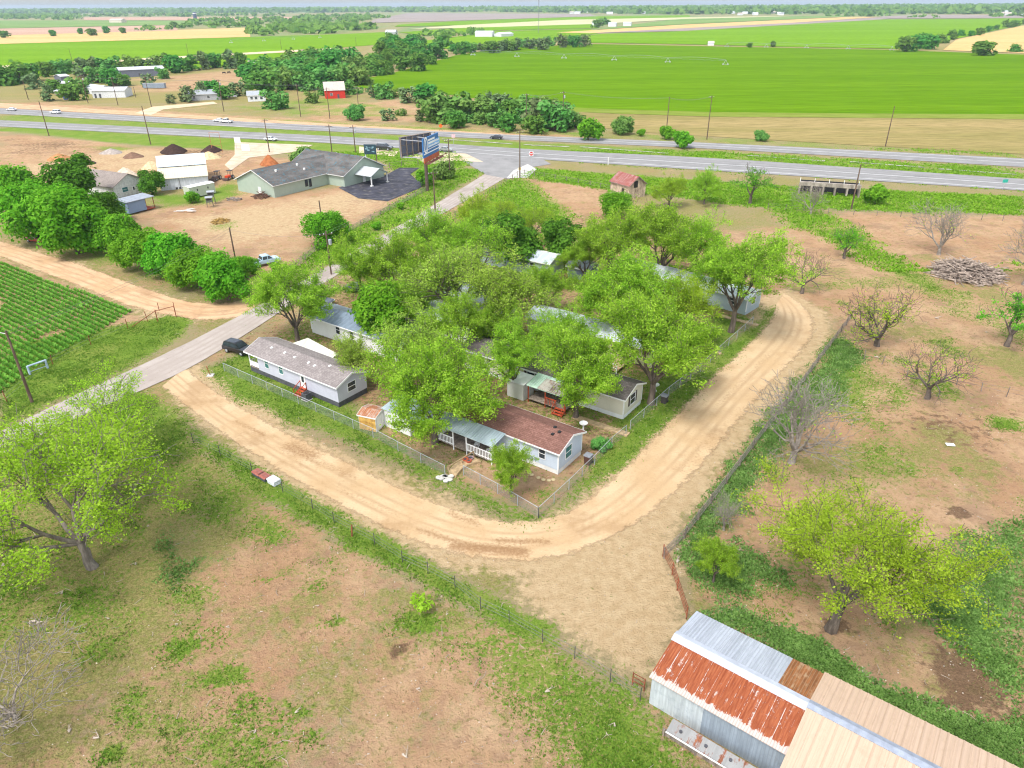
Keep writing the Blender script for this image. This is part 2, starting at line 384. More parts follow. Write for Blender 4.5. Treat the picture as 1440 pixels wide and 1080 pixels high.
# pale yard before the barn
paint('p', [(720, 830), (760, 790), (900, 690), (960, 690), (945, 780), (958, 850), (960, 900), (915, 965), (870, 945), (800, 905)], .85, 1.2, 'set')
pass
paint('p', [(240, 540), (285, 597), (380, 668), (500, 740), (640, 800), (740, 810), (860, 790), (940, 750), (1010, 665), (1090, 570), (1165, 475), (1160, 440), (1110, 405), (1060, 425), (1055, 470), (920, 610), (800, 715), (760, 738), (690, 728), (560, 674), (430, 614), (270, 505)], 1., 1.0)
paint('p', [(-100, 320), (0, 335), (100, 362), (262, 424), (345, 425), (345, 445), (262, 455), (190, 440), (100, 404), (0, 366), (-100, 335)], .6, 1.5)
# smooth random drift so that no patch is an even tone
LMm = np.zeros(NV, bool); sel = near & (Y < 130); LMm[sel] = (poly_sd(X[sel], Y[sel], gp(LM)) > 1) | (poly_sd(X[sel], Y[sel], gp(RP)) > 1)
q = vnoise(X, Y, 7, 55, 4); att['g'][LMm] = np.maximum(att['g'][LMm], np.clip((q[LMm] - .56) * 5, 0, .42)); q = vnoise(X, Y, 11, 58, 4); att['o'][LMm] = np.maximum(att['o'][LMm], np.clip((q[LMm] - .45) * 5, 0, .8)); att['d'][LMm] *= 1 - np.clip((q[LMm] - .52) * 3, 0, .4)
n1 = vnoise(X, Y, 9, 3, 4) - .5; n2 = vnoise(X, Y, 3.2, 8, 3) - .5
for i, k in enumerate('gwdpok'):
    q = vnoise(X, Y, 6, 20 + i, 4) - .5
    att[k] = np.clip(att[k] * (1 + .5 * n1) + (att[k] > .03) * (.55 * q + .3 * n2 * (1 if i % 2 else -1)), 0, 1)

t = NT('ground'); gpos = t.pos((1, 1, 1), False)
a1 = t.n('ShaderNodeAttribute'); a1.attribute_name = 'm1'; a2 = t.n('ShaderNodeAttribute'); a2.attribute_name = 'm2'
s1 = t.n('ShaderNodeSeparateColor'); s2 = t.n('ShaderNodeSeparateColor'); t.l(a1.outputs['Color'], s1.inputs[0]); t.l(a2.outputs['Color'], s2.inputs[0])
nf = t.noise(gpos, 1.1, 7, .68); ns = t.noise(gpos, 7, 5, .7); nb = t.noise(gpos, .22, 5, .6); nq = t.noise(gpos, 2.6, 6, .7, .6)
def cover(sock, n, w=.95):
    w *= 2.1
    x = t.math('ADD', sock, t.math('MULTIPLY', t.math('SUBTRACT', n, .5), w)); return t.ramp(x, .30, .70)
dry = t.mix(t.ramp(ns, .3, .7), (.19, .155, .055), (.38, .32, .13))
dry = t.mix(t.ramp(nq, .4, .65, 0, .6), dry, (.16, .21, .04))
soil = t.mix(t.ramp(nb, .3, .7), (.41, .252, .14), (.50, .335, .195))
soil = t.mix(t.ramp(t.noise(gpos, .07, 5, .6), .45, .62, 0, .55), soil, (.38, .215, .115)); soil = t.mix(t.ramp(nf, .45, .7, 0, .6), soil, (.28, .16, .10)); soil = t.mix(t.ramp(ns, .56, .74, 0, .55), soil, (.56, .41, .29))
soil = t.mix(t.ramp(nq, .57, .68, 0, .85), soil, (.17, .11, .055))
sand = t.mix(t.ramp(nf, .3, .7), (.43, .30, .16), (.53, .395, .235)); sand = t.mix(t.ramp(nq, .58, .7, 0, .8), sand, (.26, .19, .08))
grass = t.mix(t.ramp(ns, .3, .7), (.10, .18, .022), (.20, .30, .04)); grass = t.mix(t.ramp(nb, .4, .7, 0, .5), grass, (.27, .29, .07))
weed = t.mix(t.ramp(ns, .35, .65), (.085, .18, .05), (.19, .30, .11))
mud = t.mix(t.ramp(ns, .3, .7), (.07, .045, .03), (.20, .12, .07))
nm = t.noise(gpos, .5, 9, .72); soil = t.mix(t.ramp(nm, .53, .62, 0, .6), soil, dry); soil = t.mix(t.ramp(t.noise(gpos, .13, 7, .7), .52, .62, 0, .5), soil, (.27, .17, .11))
c = t.mix(cover(s2.outputs[1], nq), (.30, .24, .13), dry)
c = t.mix(cover(s1.outputs[2], nf, .8), c, soil)
c = t.mix(cover(s2.outputs[0], nf, .8), c, sand)
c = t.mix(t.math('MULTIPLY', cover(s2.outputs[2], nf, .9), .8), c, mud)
c = t.mix(cover(s1.outputs[0], nq, 1.1), c, grass)
c = t.mix(cover(s1.outputs[1], nq, 1.1), c, weed)
hgt = t.math('ADD', t.math('MULTIPLY', nq, .7), t.math('MULTIPLY', ns, .5))
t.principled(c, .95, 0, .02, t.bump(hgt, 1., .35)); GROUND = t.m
V = np.c_[X, Y, np.zeros(NV)]
# gentle relief: the ditch along the highway and small humps
relief = (vnoise(X, Y, 14, 5, 3) - .5) * .06
V[:, 2] = relief - .04
nx, ny = len(gx), len(gy)
i, j = np.meshgrid(np.arange(ny - 1), np.arange(nx - 1), indexing='ij'); a = (i * nx + j).ravel()
me = np_mesh('ground', V, np.c_[a, a + 1, a + nx + 1, a + nx], GROUND)
me.polygons.foreach_set('use_smooth', np.ones(len(me.polygons), bool))
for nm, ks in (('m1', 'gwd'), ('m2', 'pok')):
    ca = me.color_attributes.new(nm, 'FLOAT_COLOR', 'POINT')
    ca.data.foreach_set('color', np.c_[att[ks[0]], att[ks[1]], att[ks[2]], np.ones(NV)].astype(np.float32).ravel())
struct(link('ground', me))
def att_at(x, y, k):
    """class weight of the ground at world points (nearest grid vertex)"""
    ix = np.clip(np.searchsorted(gx, x), 0, nx - 1); iy = np.clip(np.searchsorted(gy, y), 0, ny - 1)
    return att[k].reshape(ny, nx)[iy, ix]

# ------------------------------------------------------------------ roads
def road_mat(name, a, b, dark, tracks, rough=.9, streak=.5, stone=None, frayed=False):
    t = NT(name); uv = t.n('ShaderNodeUVMap'); p = t.pos((1, 1, 1), False)
    sx = t.n('ShaderNodeSeparateXYZ'); t.l(uv.outputs[0], sx.inputs[0])
    n1 = t.noise(p, .25, 6, .6); n2 = t.noise(p, 3.5, 6, .7); n3 = t.noise(p, 14, 3, .7)
    cb = t.n('ShaderNodeCombineXYZ'); t.l(t.math('MULTIPLY', sx.outputs[0], 6.), cb.inputs[0]); t.l(t.math('MULTIPLY', sx.outputs[1], .16), cb.inputs[1])
    ns_ = t.noise(cb.outputs[0], 1.3, 9, .78, 0)
    c = t.mix(t.ramp(n1, .3, .7), a, b)
    c = t.mix(t.ramp(ns_, .45, .75, 0, streak), c, dark)
    c = t.mix(t.ramp(n2, .5, .75, 0, .45), c, dark); c = t.mix(t.ramp(n3, .55, .75, 0, .5), c, stone or b)
    c = t.mix(t.ramp(t.noise(p, .11, 8, .72), .53, .64, 0, .5), c, dark)
    for u0, w in tracks:
        d = t.math('ABSOLUTE', t.math('SUBTRACT', sx.outputs[0], u0))
        c = t.mix(t.math('MULTIPLY', t.ramp(d, w, 0.), t.ramp(n1, .35, .65, .1, .5)), c, dark)
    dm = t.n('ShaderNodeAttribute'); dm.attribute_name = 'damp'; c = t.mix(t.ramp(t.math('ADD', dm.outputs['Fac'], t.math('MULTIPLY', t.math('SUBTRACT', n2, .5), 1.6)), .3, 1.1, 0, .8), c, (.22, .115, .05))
    pr = t.principled(c, rough, 0, .15, t.bump(n2, .6, .08))
    if frayed:      # loose gravel thins out toward both edges
        e = t.math('MINIMUM', sx.outputs[0], t.math('SUBTRACT', 1., sx.outputs[0])); a_ = t.math('ADD', t.math('MULTIPLY', e, 7.), t.math('MULTIPLY', t.math('SUBTRACT', t.noise(p, 1.3, 8, .75), .5), 2.6))
        tr = t.n('ShaderNodeBsdfTransparent'); ms = t.n('ShaderNodeMixShader'); t.l(t.ramp(a_, .2, .8), ms.inputs[0]); t.l(tr.outputs[0], ms.inputs[1]); t.l(pr.outputs[0], ms.inputs[2]); t.l(ms.outputs[0], t.out.inputs[0])
    return t.m
ASPH = road_mat('highway_asphalt', (.225, .22, .21), (.285, .275, .265), (.15, .145, .14), [(.3, .05), (.45, .05), (.62, .05), (.78, .05)], .85, .25)
CHIP = road_mat('chip_seal', (.34, .29, .25), (.42, .365, .32), (.25, .205, .175), [(.25, .07), (.45, .07), (.62, .07), (.8, .07)], .9, .3)
CAL = road_mat('caliche', (.45, .305, .165), (.53, .39, .235), (.29, .175, .085), [(.28, .06), (.42, .05), (.6, .06)], .95, .36, (.58, .46, .31), True)
EARTH = road_mat('packed_earth', (.50, .315, .17), (.60, .41, .25), (.29, .165, .085), [(.3, .07), (.5, .05), (.7, .07)], .95, .8, None, True)
cl = gp([(-160, 682), (0, 608), (100, 557), (230, 500), (360, 432), (465, 372), (600, 295), (690, 240), (706, 226)])
cr = gp([(-140, 712), (0, 640), (120, 580), (250, 530), (370, 455), (475, 385), (615, 305), (712, 250), (742, 226)])
strip('county_road', cl, cr, 260, 9, .03, CHIP, .18, 3)
lo_outer = gp([(226, 545), (262, 575), (300, 605), (385, 662), (470, 712), (560, 757), (640, 790), (700, 802), (760, 800), (860, 768), (935, 715), (995, 655), (1065, 565), (1120, 508), (1150, 475), (1154, 452), (1140, 431), (1122, 418), (1104, 411)])
lo_inner = gp([(262, 515), (285, 535), (325, 562), (400, 605), (480, 640), (560, 682), (630, 712), (690, 735), (760, 742), (800, 722), (850, 678), (905, 625), (985, 540), (1040, 490), (1066, 466), (1086, 450), (1091, 440), (1090, 430)])
loop = strip('dirt_loop_road', lo_outer, lo_inner, 900, 30, .006, CAL, .5, 11)
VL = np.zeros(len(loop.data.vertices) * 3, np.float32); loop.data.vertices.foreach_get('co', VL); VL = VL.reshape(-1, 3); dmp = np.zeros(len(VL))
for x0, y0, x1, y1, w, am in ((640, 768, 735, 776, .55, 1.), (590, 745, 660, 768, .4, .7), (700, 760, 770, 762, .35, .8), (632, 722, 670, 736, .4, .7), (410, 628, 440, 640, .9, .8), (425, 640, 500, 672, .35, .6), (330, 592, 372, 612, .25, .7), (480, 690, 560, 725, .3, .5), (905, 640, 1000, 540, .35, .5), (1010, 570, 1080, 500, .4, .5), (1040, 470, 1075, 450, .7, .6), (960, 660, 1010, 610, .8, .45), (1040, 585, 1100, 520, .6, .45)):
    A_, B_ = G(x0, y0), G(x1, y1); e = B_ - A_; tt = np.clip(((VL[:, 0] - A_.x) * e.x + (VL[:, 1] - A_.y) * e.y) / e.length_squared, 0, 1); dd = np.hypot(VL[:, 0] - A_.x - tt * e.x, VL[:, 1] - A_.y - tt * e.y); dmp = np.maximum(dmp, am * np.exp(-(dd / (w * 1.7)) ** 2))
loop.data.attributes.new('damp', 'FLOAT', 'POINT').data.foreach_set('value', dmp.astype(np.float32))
ur = gp([(-120, 305), (0, 338), (100, 366), (200, 402), (262, 424), (320, 428), (352, 418)])
lr = gp([(-140, 325), (0, 362), (100, 400), (190, 436), (262, 450), (310, 455), (365, 440)])
strip('dirt_lane', lr, ur, 500, 16, .006, EARTH, .7, 21)
def ext(L, R_, nm, pxl, pxr, m):
    a = gp(pxl); b = gp(pxr); return strip(nm, a, b, 220, 9, .06, m, .12, 5)
ext(0, 0, 'near_highway', [(-260, 166), (0, 178), (500, 203), (720, 222), (1000, 240), (1440, 268), (1700, 288)], [(-260, 158), (0, 169), (500, 193), (720, 209), (1000, 222), (1440, 252), (1700, 271)], ASPH)
ext(0, 0, 'far_highway', [(-260, 148), (0, 160), (300, 177), (720, 197), (1000, 209), (1440, 235), (1700, 252)], [(-260, 142), (0, 152), (300, 169), (720, 190), (1000, 201), (1440, 223), (1700, 238)], ASPH)
LINE = mat('road_paint', (.62, .62, .60), .7, 0, .1); YEL = mat('yellow_road_paint', (.60, .45, .12), .7, 0, .1)
def lines(nm, pxl, pxr, fr, m, w=.16):
    a = resample(gp(pxl), 200); b = resample(gp(pxr), 200)
    for f in fr:
        c = a + (b - a) * f; d = (b - a); d /= np.linalg.norm(d, axis=1)[:, None]
        strip('lane_line', [tuple(q) for q in c - d * w], [tuple(q) for q in c + d * w], 200, 2, .085, m)
lines('n', [(-260, 166), (0, 178), (500, 203), (720, 222), (1000, 240), (1440, 268), (1700, 288)], [(-260, 158), (0, 169), (500, 193), (720, 209), (1000, 222), (1440, 252), (1700, 271)], (.14, .52), LINE)
lines('f', [(-260, 148), (0, 160), (300, 177), (720, 197), (1000, 209), (1440, 235), (1700, 252)], [(-260, 142), (0, 152), (300, 169), (720, 190), (1000, 201), (1440, 223), (1700, 238)], (.48, .86), LINE)
# flared mouth of the county road, its concrete apron, the gravel pull-offs and the asphalt lot
sheet('road_mouth', [(684, 246), (650, 226), (622, 214), (760, 222), (775, 231), (742, 236), (716, 252)], .045, ASPH)
CONC = mat('concrete', (.52, .50, .46), .85, 0, .2, 1.5, .2)
sheet('concrete_apron', [(722, 240), (742, 231), (755, 238), (742, 250), (712, 251)], .075, CONC)
DIRT = mat('yard_dirt', (.56, .45, .32), .95, 0, .18, .3, .1, .3)
sheet('gravel_pull_off', [(560, 212), (655, 216), (680, 228), (640, 226), (600, 232), (588, 224)], .05, DIRT)
sheet('gravel_shoulder', [(505, 206), (560, 213), (555, 220), (505, 215)], .05, DIRT)
sheet('yard_entrance', [(330, 200), (440, 204), (420, 213), (350, 222), (325, 240), (316, 232), (330, 218)], .055, DIRT)
LOT = mat('lot_asphalt', (.055, .055, .07), .85, 0, .35, .35, .2, .2, (1, 1, 1), (.22, .20, .18), .5)
sheet('asphalt_lot', [(476, 264), (497, 257), (535, 250), (562, 236), (590, 236), (577, 245), (585, 252), (600, 253), (592, 264), (545, 283), (504, 279)], .04, LOT)
# drive and lanes beyond the highway
PALE = mat('pale_track', (.62, .46, .30), .95, 0, .15, .2, .1)
sheet('farm_track', [(0, 93), (240, 80), (480, 67), (480, 69.5), (240, 83), (0, 96)], .22, PALE)
sheet('farm_drive', [(190, 159), (215, 150), (300, 143), (306, 146), (230, 154), (212, 162)], .05, PALE)
strip('frontage_track', gp([(-150, 146), (0, 152), (200, 163), (500, 181), (740, 194)]), gp([(-150, 138), (0, 144), (200, 157), (500, 176), (740, 190)]), 120, 8, .04, EARTH, 1.2, 33)
DRAIN = mat('drain_concrete', (.40, .38, .33), .9, 0, .3, .35, .1, 0, (1, 1, 1), (.16, .22, .06), .9)
for k, (p0, p1) in enumerate((((20, 161), (140, 167)), ((160, 168), (430, 184)), ((620, 196), (720, 203)), ((735, 204), (800, 207)), ((815, 207), (940, 216)), ((1050, 219), (1160, 227)), ((1195, 228), (1300, 236)), ((1320, 238), (1430, 246)))):
    g0, g1 = G(*p0), G(*p1)
    strip('drain_strip', [(g0.x, g0.y), (g1.x, g1.y)], [(g0.x + .4, g0.y + .9), (g1.x + .4, g1.y + .9)], 160, 2, .07, DRAIN, .7, 40 + k)

# ------------------------------------------------------------------ distant fields
def crop_mat(name, a, b, sc=.03, st=(1, 1, 1), rot=0, fine=.35):
    t = NT(name); tc = t.n('ShaderNodeNewGeometry'); mp = t.n('ShaderNodeMapping'); t.l(tc.outputs['Position'], mp.inputs[0])
    mp.inputs['Rotation'].default_value = (0, 0, rot); mp.inputs['Scale'].default_value = st
    n = t.noise(mp.outputs[0], sc, 6, .6); n2 = t.noise(mp.outputs[0], fine, 5, .75)
    c = t.mix(t.ramp(n, .3, .7), a, b); c = t.mix(t.ramp(n2, .40, .66, 0, .75), c, tuple(x * .6 for x in a))
    t.principled(c, .95, 0, 0., t.bump(n2, .5, .3)); return t.m
GREEN = crop_mat('young_wheat', (.092, .20, .004), (.135, .25, .007), .012, (.10, 2.2, 1), .26)
GREEN2 = crop_mat('bright_crop', (.14, .28, .010), (.185, .33, .02), .008, (.3, 1.5, 1), .1)
GREEN3 = crop_mat('pale_crop', (.16, .27, .07), (.24, .32, .11), .006)
STUB = crop_mat('stubble', (.25, .215, .075), (.36, .27, .12), .02, (.25, 2, 1), .3)
TAN = crop_mat('ripe_field', (.60, .38, .15), (.68, .46, .21), .006, (.4, 2, 1))
PINK = crop_mat('bare_field', (.46, .29, .20), (.54, .36, .26), .006)
PURP = crop_mat('plowed_field', (.30, .25, .22), (.36, .30, .26), .006)
CREAM = crop_mat('pale_field', (.47, .46, .25), (.60, .55, .33), .006)
far_fields = [
 (STUB, .05, [(720, 150), (860, 156), (1440, 160), (1700, 172), (1700, 246), (1440, 217), (1240, 206), (1000, 192), (900, 186), (830, 178), (760, 165)]),
 (GREEN, .12, [(495, 113), (540, 106), (600, 90), (640, 78), (700, 69), (760, 65), (832, 62), (960, 64.5), (1240, 70), (1440, 77), (1700, 88), (1700, 176), (1440, 163), (1200, 162), (1000, 160), (860, 156), (740, 148), (620, 132), (540, 128), (500, 122)]),
 (GREEN2, .15, [(-80, 67), (0, 62), (350, 52), (480, 48), (545, 45), (545, 62), (480, 67), (240, 80), (0, 94), (-80, 100)]),
 (GREEN2, .14, [(-80, 101), (0, 96), (240, 83), (480, 69.5), (500, 72), (400, 90), (120, 102), (0, 112), (-80, 116)]),
 (TAN, .3, [(-80, 55), (0, 50), (140, 46), (350, 39), (352, 52), (0, 62), (-80, 66)]),
 (PINK, .35, [(-80, 43), (0, 40.5), (250, 35.5), (250, 43), (140, 46), (0, 50), (-80, 54)]),
 (GREEN3, .5, [(-80, 32), (0, 29), (270, 29), (330, 31), (250, 35), (0, 40), (-80, 43)]),
 (PINK, .6, [(118, 28.2), (118, 24.5), (430, 23.5), (470, 26), (290, 29)]),
 (GREEN2, .35, [(845, 48), (960, 44), (1237, 27.5), (1440, 26), (1700, 27), (1700, 30), (1440, 34), (1330, 58), (1262, 69), (1100, 66), (960, 62.5), (832, 60.5), (800, 53)]),
 (GREEN2, .34, [(560, 62), (640, 52), (700, 44), (830, 41), (842, 47), (790, 55), (760, 62), (640, 70)]),
 (PURP, .5, [(830, 47), (960, 40), (1100, 33), (1236, 24.5), (1250, 27), (960, 44)]),
 (TAN, .45, [(782, 46), (960, 35), (1195, 24), (1238, 24), (1100, 33), (960, 40), (830, 47)]),
 (GREEN3, .5, [(840, 41), (960, 26), (1180, 22), (1195, 23.5), (960, 34.5), (840, 42)]),
 (TAN, .35, [(1326, 71), (1345, 56), (1440, 36), (1700, 38), (1700, 84), (1440, 75)]),
 (PURP, .7, [(520, 32.5), (525, 28), (573, 18.5), (830, 20), (840, 23), (640, 29.5)]),
 (GREEN2, .6, [(555, 38), (560, 35), (650, 29.5), (840, 23), (970, 21.5), (970, 24.5), (800, 28), (640, 36)]),
 (CREAM, .55, [(575, 41), (640, 36), (800, 28), (970, 24.5), (1150, 22), (960, 27), (840, 34), (640, 40)]),
 (GREEN2, .5, [(560, 46), (640, 40), (840, 34), (840, 40), (700, 43), (600, 50)]),
 (PURP, .8, [(1238, 23.5), (1300, 21), (1600, 22), (1600, 26), (1440, 25.5), (1240, 26.5)]),
]
far_fields.append((crop_mat('thin_crop', (.17, .24, .03), (.24, .27, .06), .03, (.2, 2.5, 1), .3), .15, [(700, 146), (860, 154), (1000, 158), (1200, 160), (1440, 161), (1700, 173), (1700, 182), (1440, 168), (1200, 166), (1000, 164.5), (860, 160), (720, 154)]))
for m, z, px in far_fields: sheet('field', px, z, m)
# ------------------------------------------------------------------ vegetation
def leaf_mat(name, a, b, trans=.35, hv=.006):
    t = NT(name); oi = t.n('ShaderNodeObjectInfo'); p = t.pos((1, 1, 1))
    at = t.n('ShaderNodeAttribute'); at.attribute_name = 'tone'
    c = t.mix(at.outputs['Fac'], a, b)
    c = t.mix(t.ramp(t.noise(p, .55, 3), .35, .65, 0, .55), c, tuple(x * .72 for x in a))
    h = t.n('ShaderNodeHueSaturation'); t.l(c, h.inputs['Color'])
    t.l(t.ramp(oi.outputs['Random'], 0, 1, .5, .5 + hv * 1.4), h.inputs['Hue']); t.l(t.ramp(oi.outputs['Random'], 0, 1, .93, 1.07), h.inputs['Value'])
    d = t.n('ShaderNodeBsdfDiffuse'); tr = t.n('ShaderNodeBsdfTranslucent'); m = t.n('ShaderNodeMixShader'); m.inputs[0].default_value = trans
    t.l(h.outputs[0], d.inputs[0]); t.l(h.outputs[0], tr.inputs[0]); t.l(d.outputs[0], m.inputs[1]); t.l(tr.outputs[0], m.inputs[2]); t.l(m.outputs[0], t.out.inputs[0])
    return t.m
L_PECAN = leaf_mat('pecan_leaf', (.17, .36, .013), (.58, .80, .10), .56)
L_YOUNG = leaf_mat('young_pecan_leaf', (.27, .43, .015), (.60, .76, .09), .56, .02)
L_DENSE = leaf_mat('dense_leaf', (.11, .31, .014), (.32, .60, .05), .48, .02)
L_DARK = leaf_mat('dark_leaf', (.06, .17, .015), (.17, .35, .04), .38)
L_OLIVE = leaf_mat('olive_leaf', (.25, .42, .03), (.58, .74, .14), .54)
L_FAR = leaf_mat('far_leaf', (.10, .215, .035), (.28, .44, .08), .4, .04)
L_FARL = leaf_mat('far_light_leaf', (.15, .27, .05), (.28, .40, .10), .3, .04)
L_GREY = leaf_mat('grey_brush', (.12, .165, .06), (.25, .31, .13), .2, .03)
L_RUST = leaf_mat('tan_brush', (.24, .17, .06), (.33, .26, .08), .15)
BARK = mat('bark', (.15, .12, .095), .95, 0, .35, 3, .1, .5, (1, 1, .25))
BARKD = mat('dark_bark', (.15, .12, .10), .95, 0, .35, 3, .1, .5, (1, 1, .25))
BARKM = mat('grey_bark', (.22, .185, .155), .95, 0, .35, 3, .1, .5, (1, 1, .25))
BARK_PALE = mat('pale_bark', (.36, .31, .26), .95, 0, .35, 3, .1, .5, (1, 1, .25))
TWIG = mat('grey_twig', (.30, .26, .22), .95, 0, .3, 3, .1, .2)
def rot_about(v, ax, an): return Matrix.Rotation(an, 3, ax) @ v
def skeleton(rng, trunk=2.4, r0=.34, n_main=5, L0=4.2, levels=4, open_=38, curl=.16, up=.05, kids=(3, 3, 3, 2), lean=(0, 0), shrink=.68, keep=1.):
    """branch segments (p, q, r_p, r_q, level) of a spreading tree"""
    segs = []
    def grow(p, d, L, r, lev):
        n = 4 if lev < 3 else 3; pr = r
        for i in range(n):
            d = (d + Vector((rng.gauss(0, curl), rng.gauss(0, curl), rng.gauss(up, curl * .7)))).normalized()
            q = p + d * (L / n); rr = max(.018, r * (1 - .62 * (i + 1) / n)); segs.append((p, q, pr, rr, lev)); p, pr = q, rr
            if lev < levels and i >= (1 if lev > 0 else 1):
                k = kids[min(lev, len(kids) - 1)]
                for _ in range(k if i == n - 1 else max(1, k - 1)):
                    if rng.random() > keep: continue
                    ax = d.orthogonal().normalized(); ax = rot_about(ax, d, rng.uniform(0, 6.28))
                    nd = rot_about(d, ax, R(rng.uniform(24, 58)))
                    if nd.z < -.35: nd.z *= .3; nd.normalize()
                    grow(q, nd, L * rng.uniform(shrink - .14, shrink + .1), rr * rng.uniform(.55, .8), lev + 1)
    d = Vector((lean[0], lean[1], 1)).normalized(); p = Vector((0, 0, -.15)); pr = r0 * 1.45
    for i in range(3):
        q = p + d * (trunk / 3) + Vector((rng.gauss(0, .05), rng.gauss(0, .05), 0)); rr = r0 * (1.1 - .1 * i); segs.append((p, q, pr, rr, 0)); p, pr = q, rr
    a0 = rng.uniform(0, 6.28)
    for k in range(n_main):
        an = a0 + 6.283 * k / n_main + rng.gauss(0, .25); o = R(open_ + rng.gauss(0, 9)) if k or n_main < 4 else R(12)
        grow(p, Vector((math.sin(o) * math.cos(an) + lean[0] * .5, math.sin(o) * math.sin(an) + lean[1] * .5, math.cos(o))).normalized(), L0 * rng.uniform(.85, 1.15), r0 * rng.uniform(.5, .7), 1)
    return segs
def tubes_mesh(name, segs, material, nmin=3):
    V = []; F = []
    for p, q, a, b, lev in segs:
        n = 7 if lev == 0 else (5 if lev < 3 else nmin)
        d = (q - p).normalized(); u = d.orthogonal().normalized(); w = d.cross(u); o = len(V)
        for c, r in ((p, a), (q + d * (b * .3), b)):
            for i in range(n):
                t = 6.28319 * i / n; V.append(c + u * (r * math.cos(t)) + w * (r * math.sin(t)))
        F += [(o + i, o + (i + 1) % n, o + n + (i + 1) % n, o + n + i) for i in range(n)]
    me = bpy.data.meshes.new(name); me.from_pydata([tuple(v) for v in V], [], F); me.update()
    me.polygons.foreach_set('use_smooth', [True] * len(me.polygons)); me.materials.append(material); return me
def leaves_mesh(name, C, size, material, seed, flat=.5, aspect=.6, outward=None, tone=None):
    """one diamond-shaped leaf spray at each centre C (N,3)"""
    rg = np.random.default_rng(seed); N = len(C)
    nrm = rg.normal(size=(N, 3)); nrm[:, 2] = np.abs(nrm[:, 2]) + flat
    if outward is not None: nrm = nrm * .6 + outward * 1.2
    nrm /= np.linalg.norm(nrm, axis=1)[:, None]
    a = rg.normal(size=(N, 3)); u = np.cross(nrm, a); u /= np.linalg.norm(u, axis=1)[:, None] + 1e-9; w = np.cross(nrm, u)
    s = size * rg.uniform(.6, 1.35, N)[:, None]
    bend = nrm * s * .22
    V = np.stack([C + u * s, C + w * s * aspect - bend * rg.uniform(0, 1, (N, 1)), C - u * s, C - w * s * aspect - bend * rg.uniform(0, 1, (N, 1))], 1).reshape(-1, 3)
    F = np.arange(4 * N).reshape(N, 4); me = np_mesh(name, V, F, material)
    at = me.attributes.new('tone', 'FLOAT', 'FACE'); tn = rg.uniform(0, 1, N) if tone is None else np.clip(tone + rg.normal(0, .22, N), 0, 1)
    at.data.foreach_set('value', tn.astype(np.float32)); return me
def pecan_proto(seed, nleaf, leaf, size=.17, levels=4, drop=.14, spread=.27, clump=.6, bark=BARK, inner=False, **kw):
    """(trunk mesh, crown mesh, crown radius, height, crown-centre height)"""
    rng = random.Random(seed); segs = skeleton(rng, levels=levels, **kw); rg = np.random.default_rng(seed)
    tip = [s for s in segs if s[4] >= levels - 1]
    if inner: tip = [s for s in segs if 1 <= s[4] <= levels - 1 and s[2] < .16 * kw.get('r0', .34) / .22]
    idx = rg.permutation(len(tip))[:max(10, int(len(tip) * (1 - drop)))]
    wts = rg.gamma(2.2, 1, len(idx)) if clump else np.ones(len(idx)); wts /= wts.sum()
    pick = rg.choice(idx, nleaf, p=wts); f = rg.uniform(0, 1.15, nleaf)[:, None]
    P = np.array([tuple(s[0]) for s in tip]); Q = np.array([tuple(s[1]) for s in tip])
    C = P[pick] * (1 - f) + Q[pick] * f + rg.normal(0, spread, (nleaf, 3)) * np.array([1, 1, .75])
    C[:, 2] = np.maximum(C[:, 2], .4)
    ctr = C.mean(0); tone = .5 + .38 * (C[:, 2] - ctr[2]) / (C[:, 2].std() + 1e-6) * .5
    tone = .35 + .4 * np.array([rng.random() for _ in tip])[pick]
    rad = float(np.percentile(np.hypot(C[:, 0] - ctr[0], C[:, 1] - ctr[1]), 93))
    return tubes_mesh('trunk', segs, bark), leaves_mesh('crown', C, size, leaf, seed, tone=tone), rad, max(s[1].z for s in segs), float(ctr[2])
def dense_proto(seed, nleaf, leaf, size=.2, Rc=3.4, Hc=6.2, z0=1.0, lumps=26, bark=BARK, hb=.9):
    """bushy crown of many leafy lumps on short limbs"""
    rng = random.Random(seed); rg = np.random.default_rng(seed); L = []
    for _ in range(lumps):
        t = rng.uniform(0, 6.283); h = rng.random() ** hb; rr = Rc * math.sqrt(rng.random()) * (.5 + .55 * math.sin(math.pi * (.18 + .72 * h)))
        L.append((rr * math.cos(t), rr * math.sin(t), z0 + .6 + (Hc - z0 - 1) * h, rng.uniform(.22, .42) * Rc))
    L.append((0, 0, (z0 + Hc) / 2, Rc * .6))
    A = np.array(L); w = A[:, 3] ** 2; w /= w.sum(); pick = rg.choice(len(L), nleaf, p=w)
    d = rg.normal(size=(nleaf, 3)); d[:, 2] += .25; d /= np.linalg.norm(d, axis=1)[:, None]
    rr = A[pick, 3] * rg.uniform(.72, 1.12, nleaf) * np.where(rg.uniform(0, 1, nleaf) < .2, rg.uniform(1.05, 1.5, nleaf), 1.); C = A[pick, :3] + d * rr[:, None]
    C[:, 2] = np.maximum(C[:, 2], .25)
    tone = .3 + .4 * rg.uniform(0, 1, len(L))[pick]
    segs = [(Vector((0, 0, -.1)), Vector((0, 0, z0 + .6)), Rc * .07, Rc * .055, 0)]
    for l in L[:14]: segs.append((Vector((0, 0, z0 + .4)), Vector(l[:3]), Rc * .035, Rc * .012, 1))
    rad = float(np.percentile(np.hypot(C[:, 0], C[:, 1]), 96))
    return tubes_mesh('trunk', segs, bark), leaves_mesh('crown', C, size, leaf, seed, .3, .65, d, tone), rad, float(np.percentile(C[:, 2], 99)), float(C[:, 2].mean())
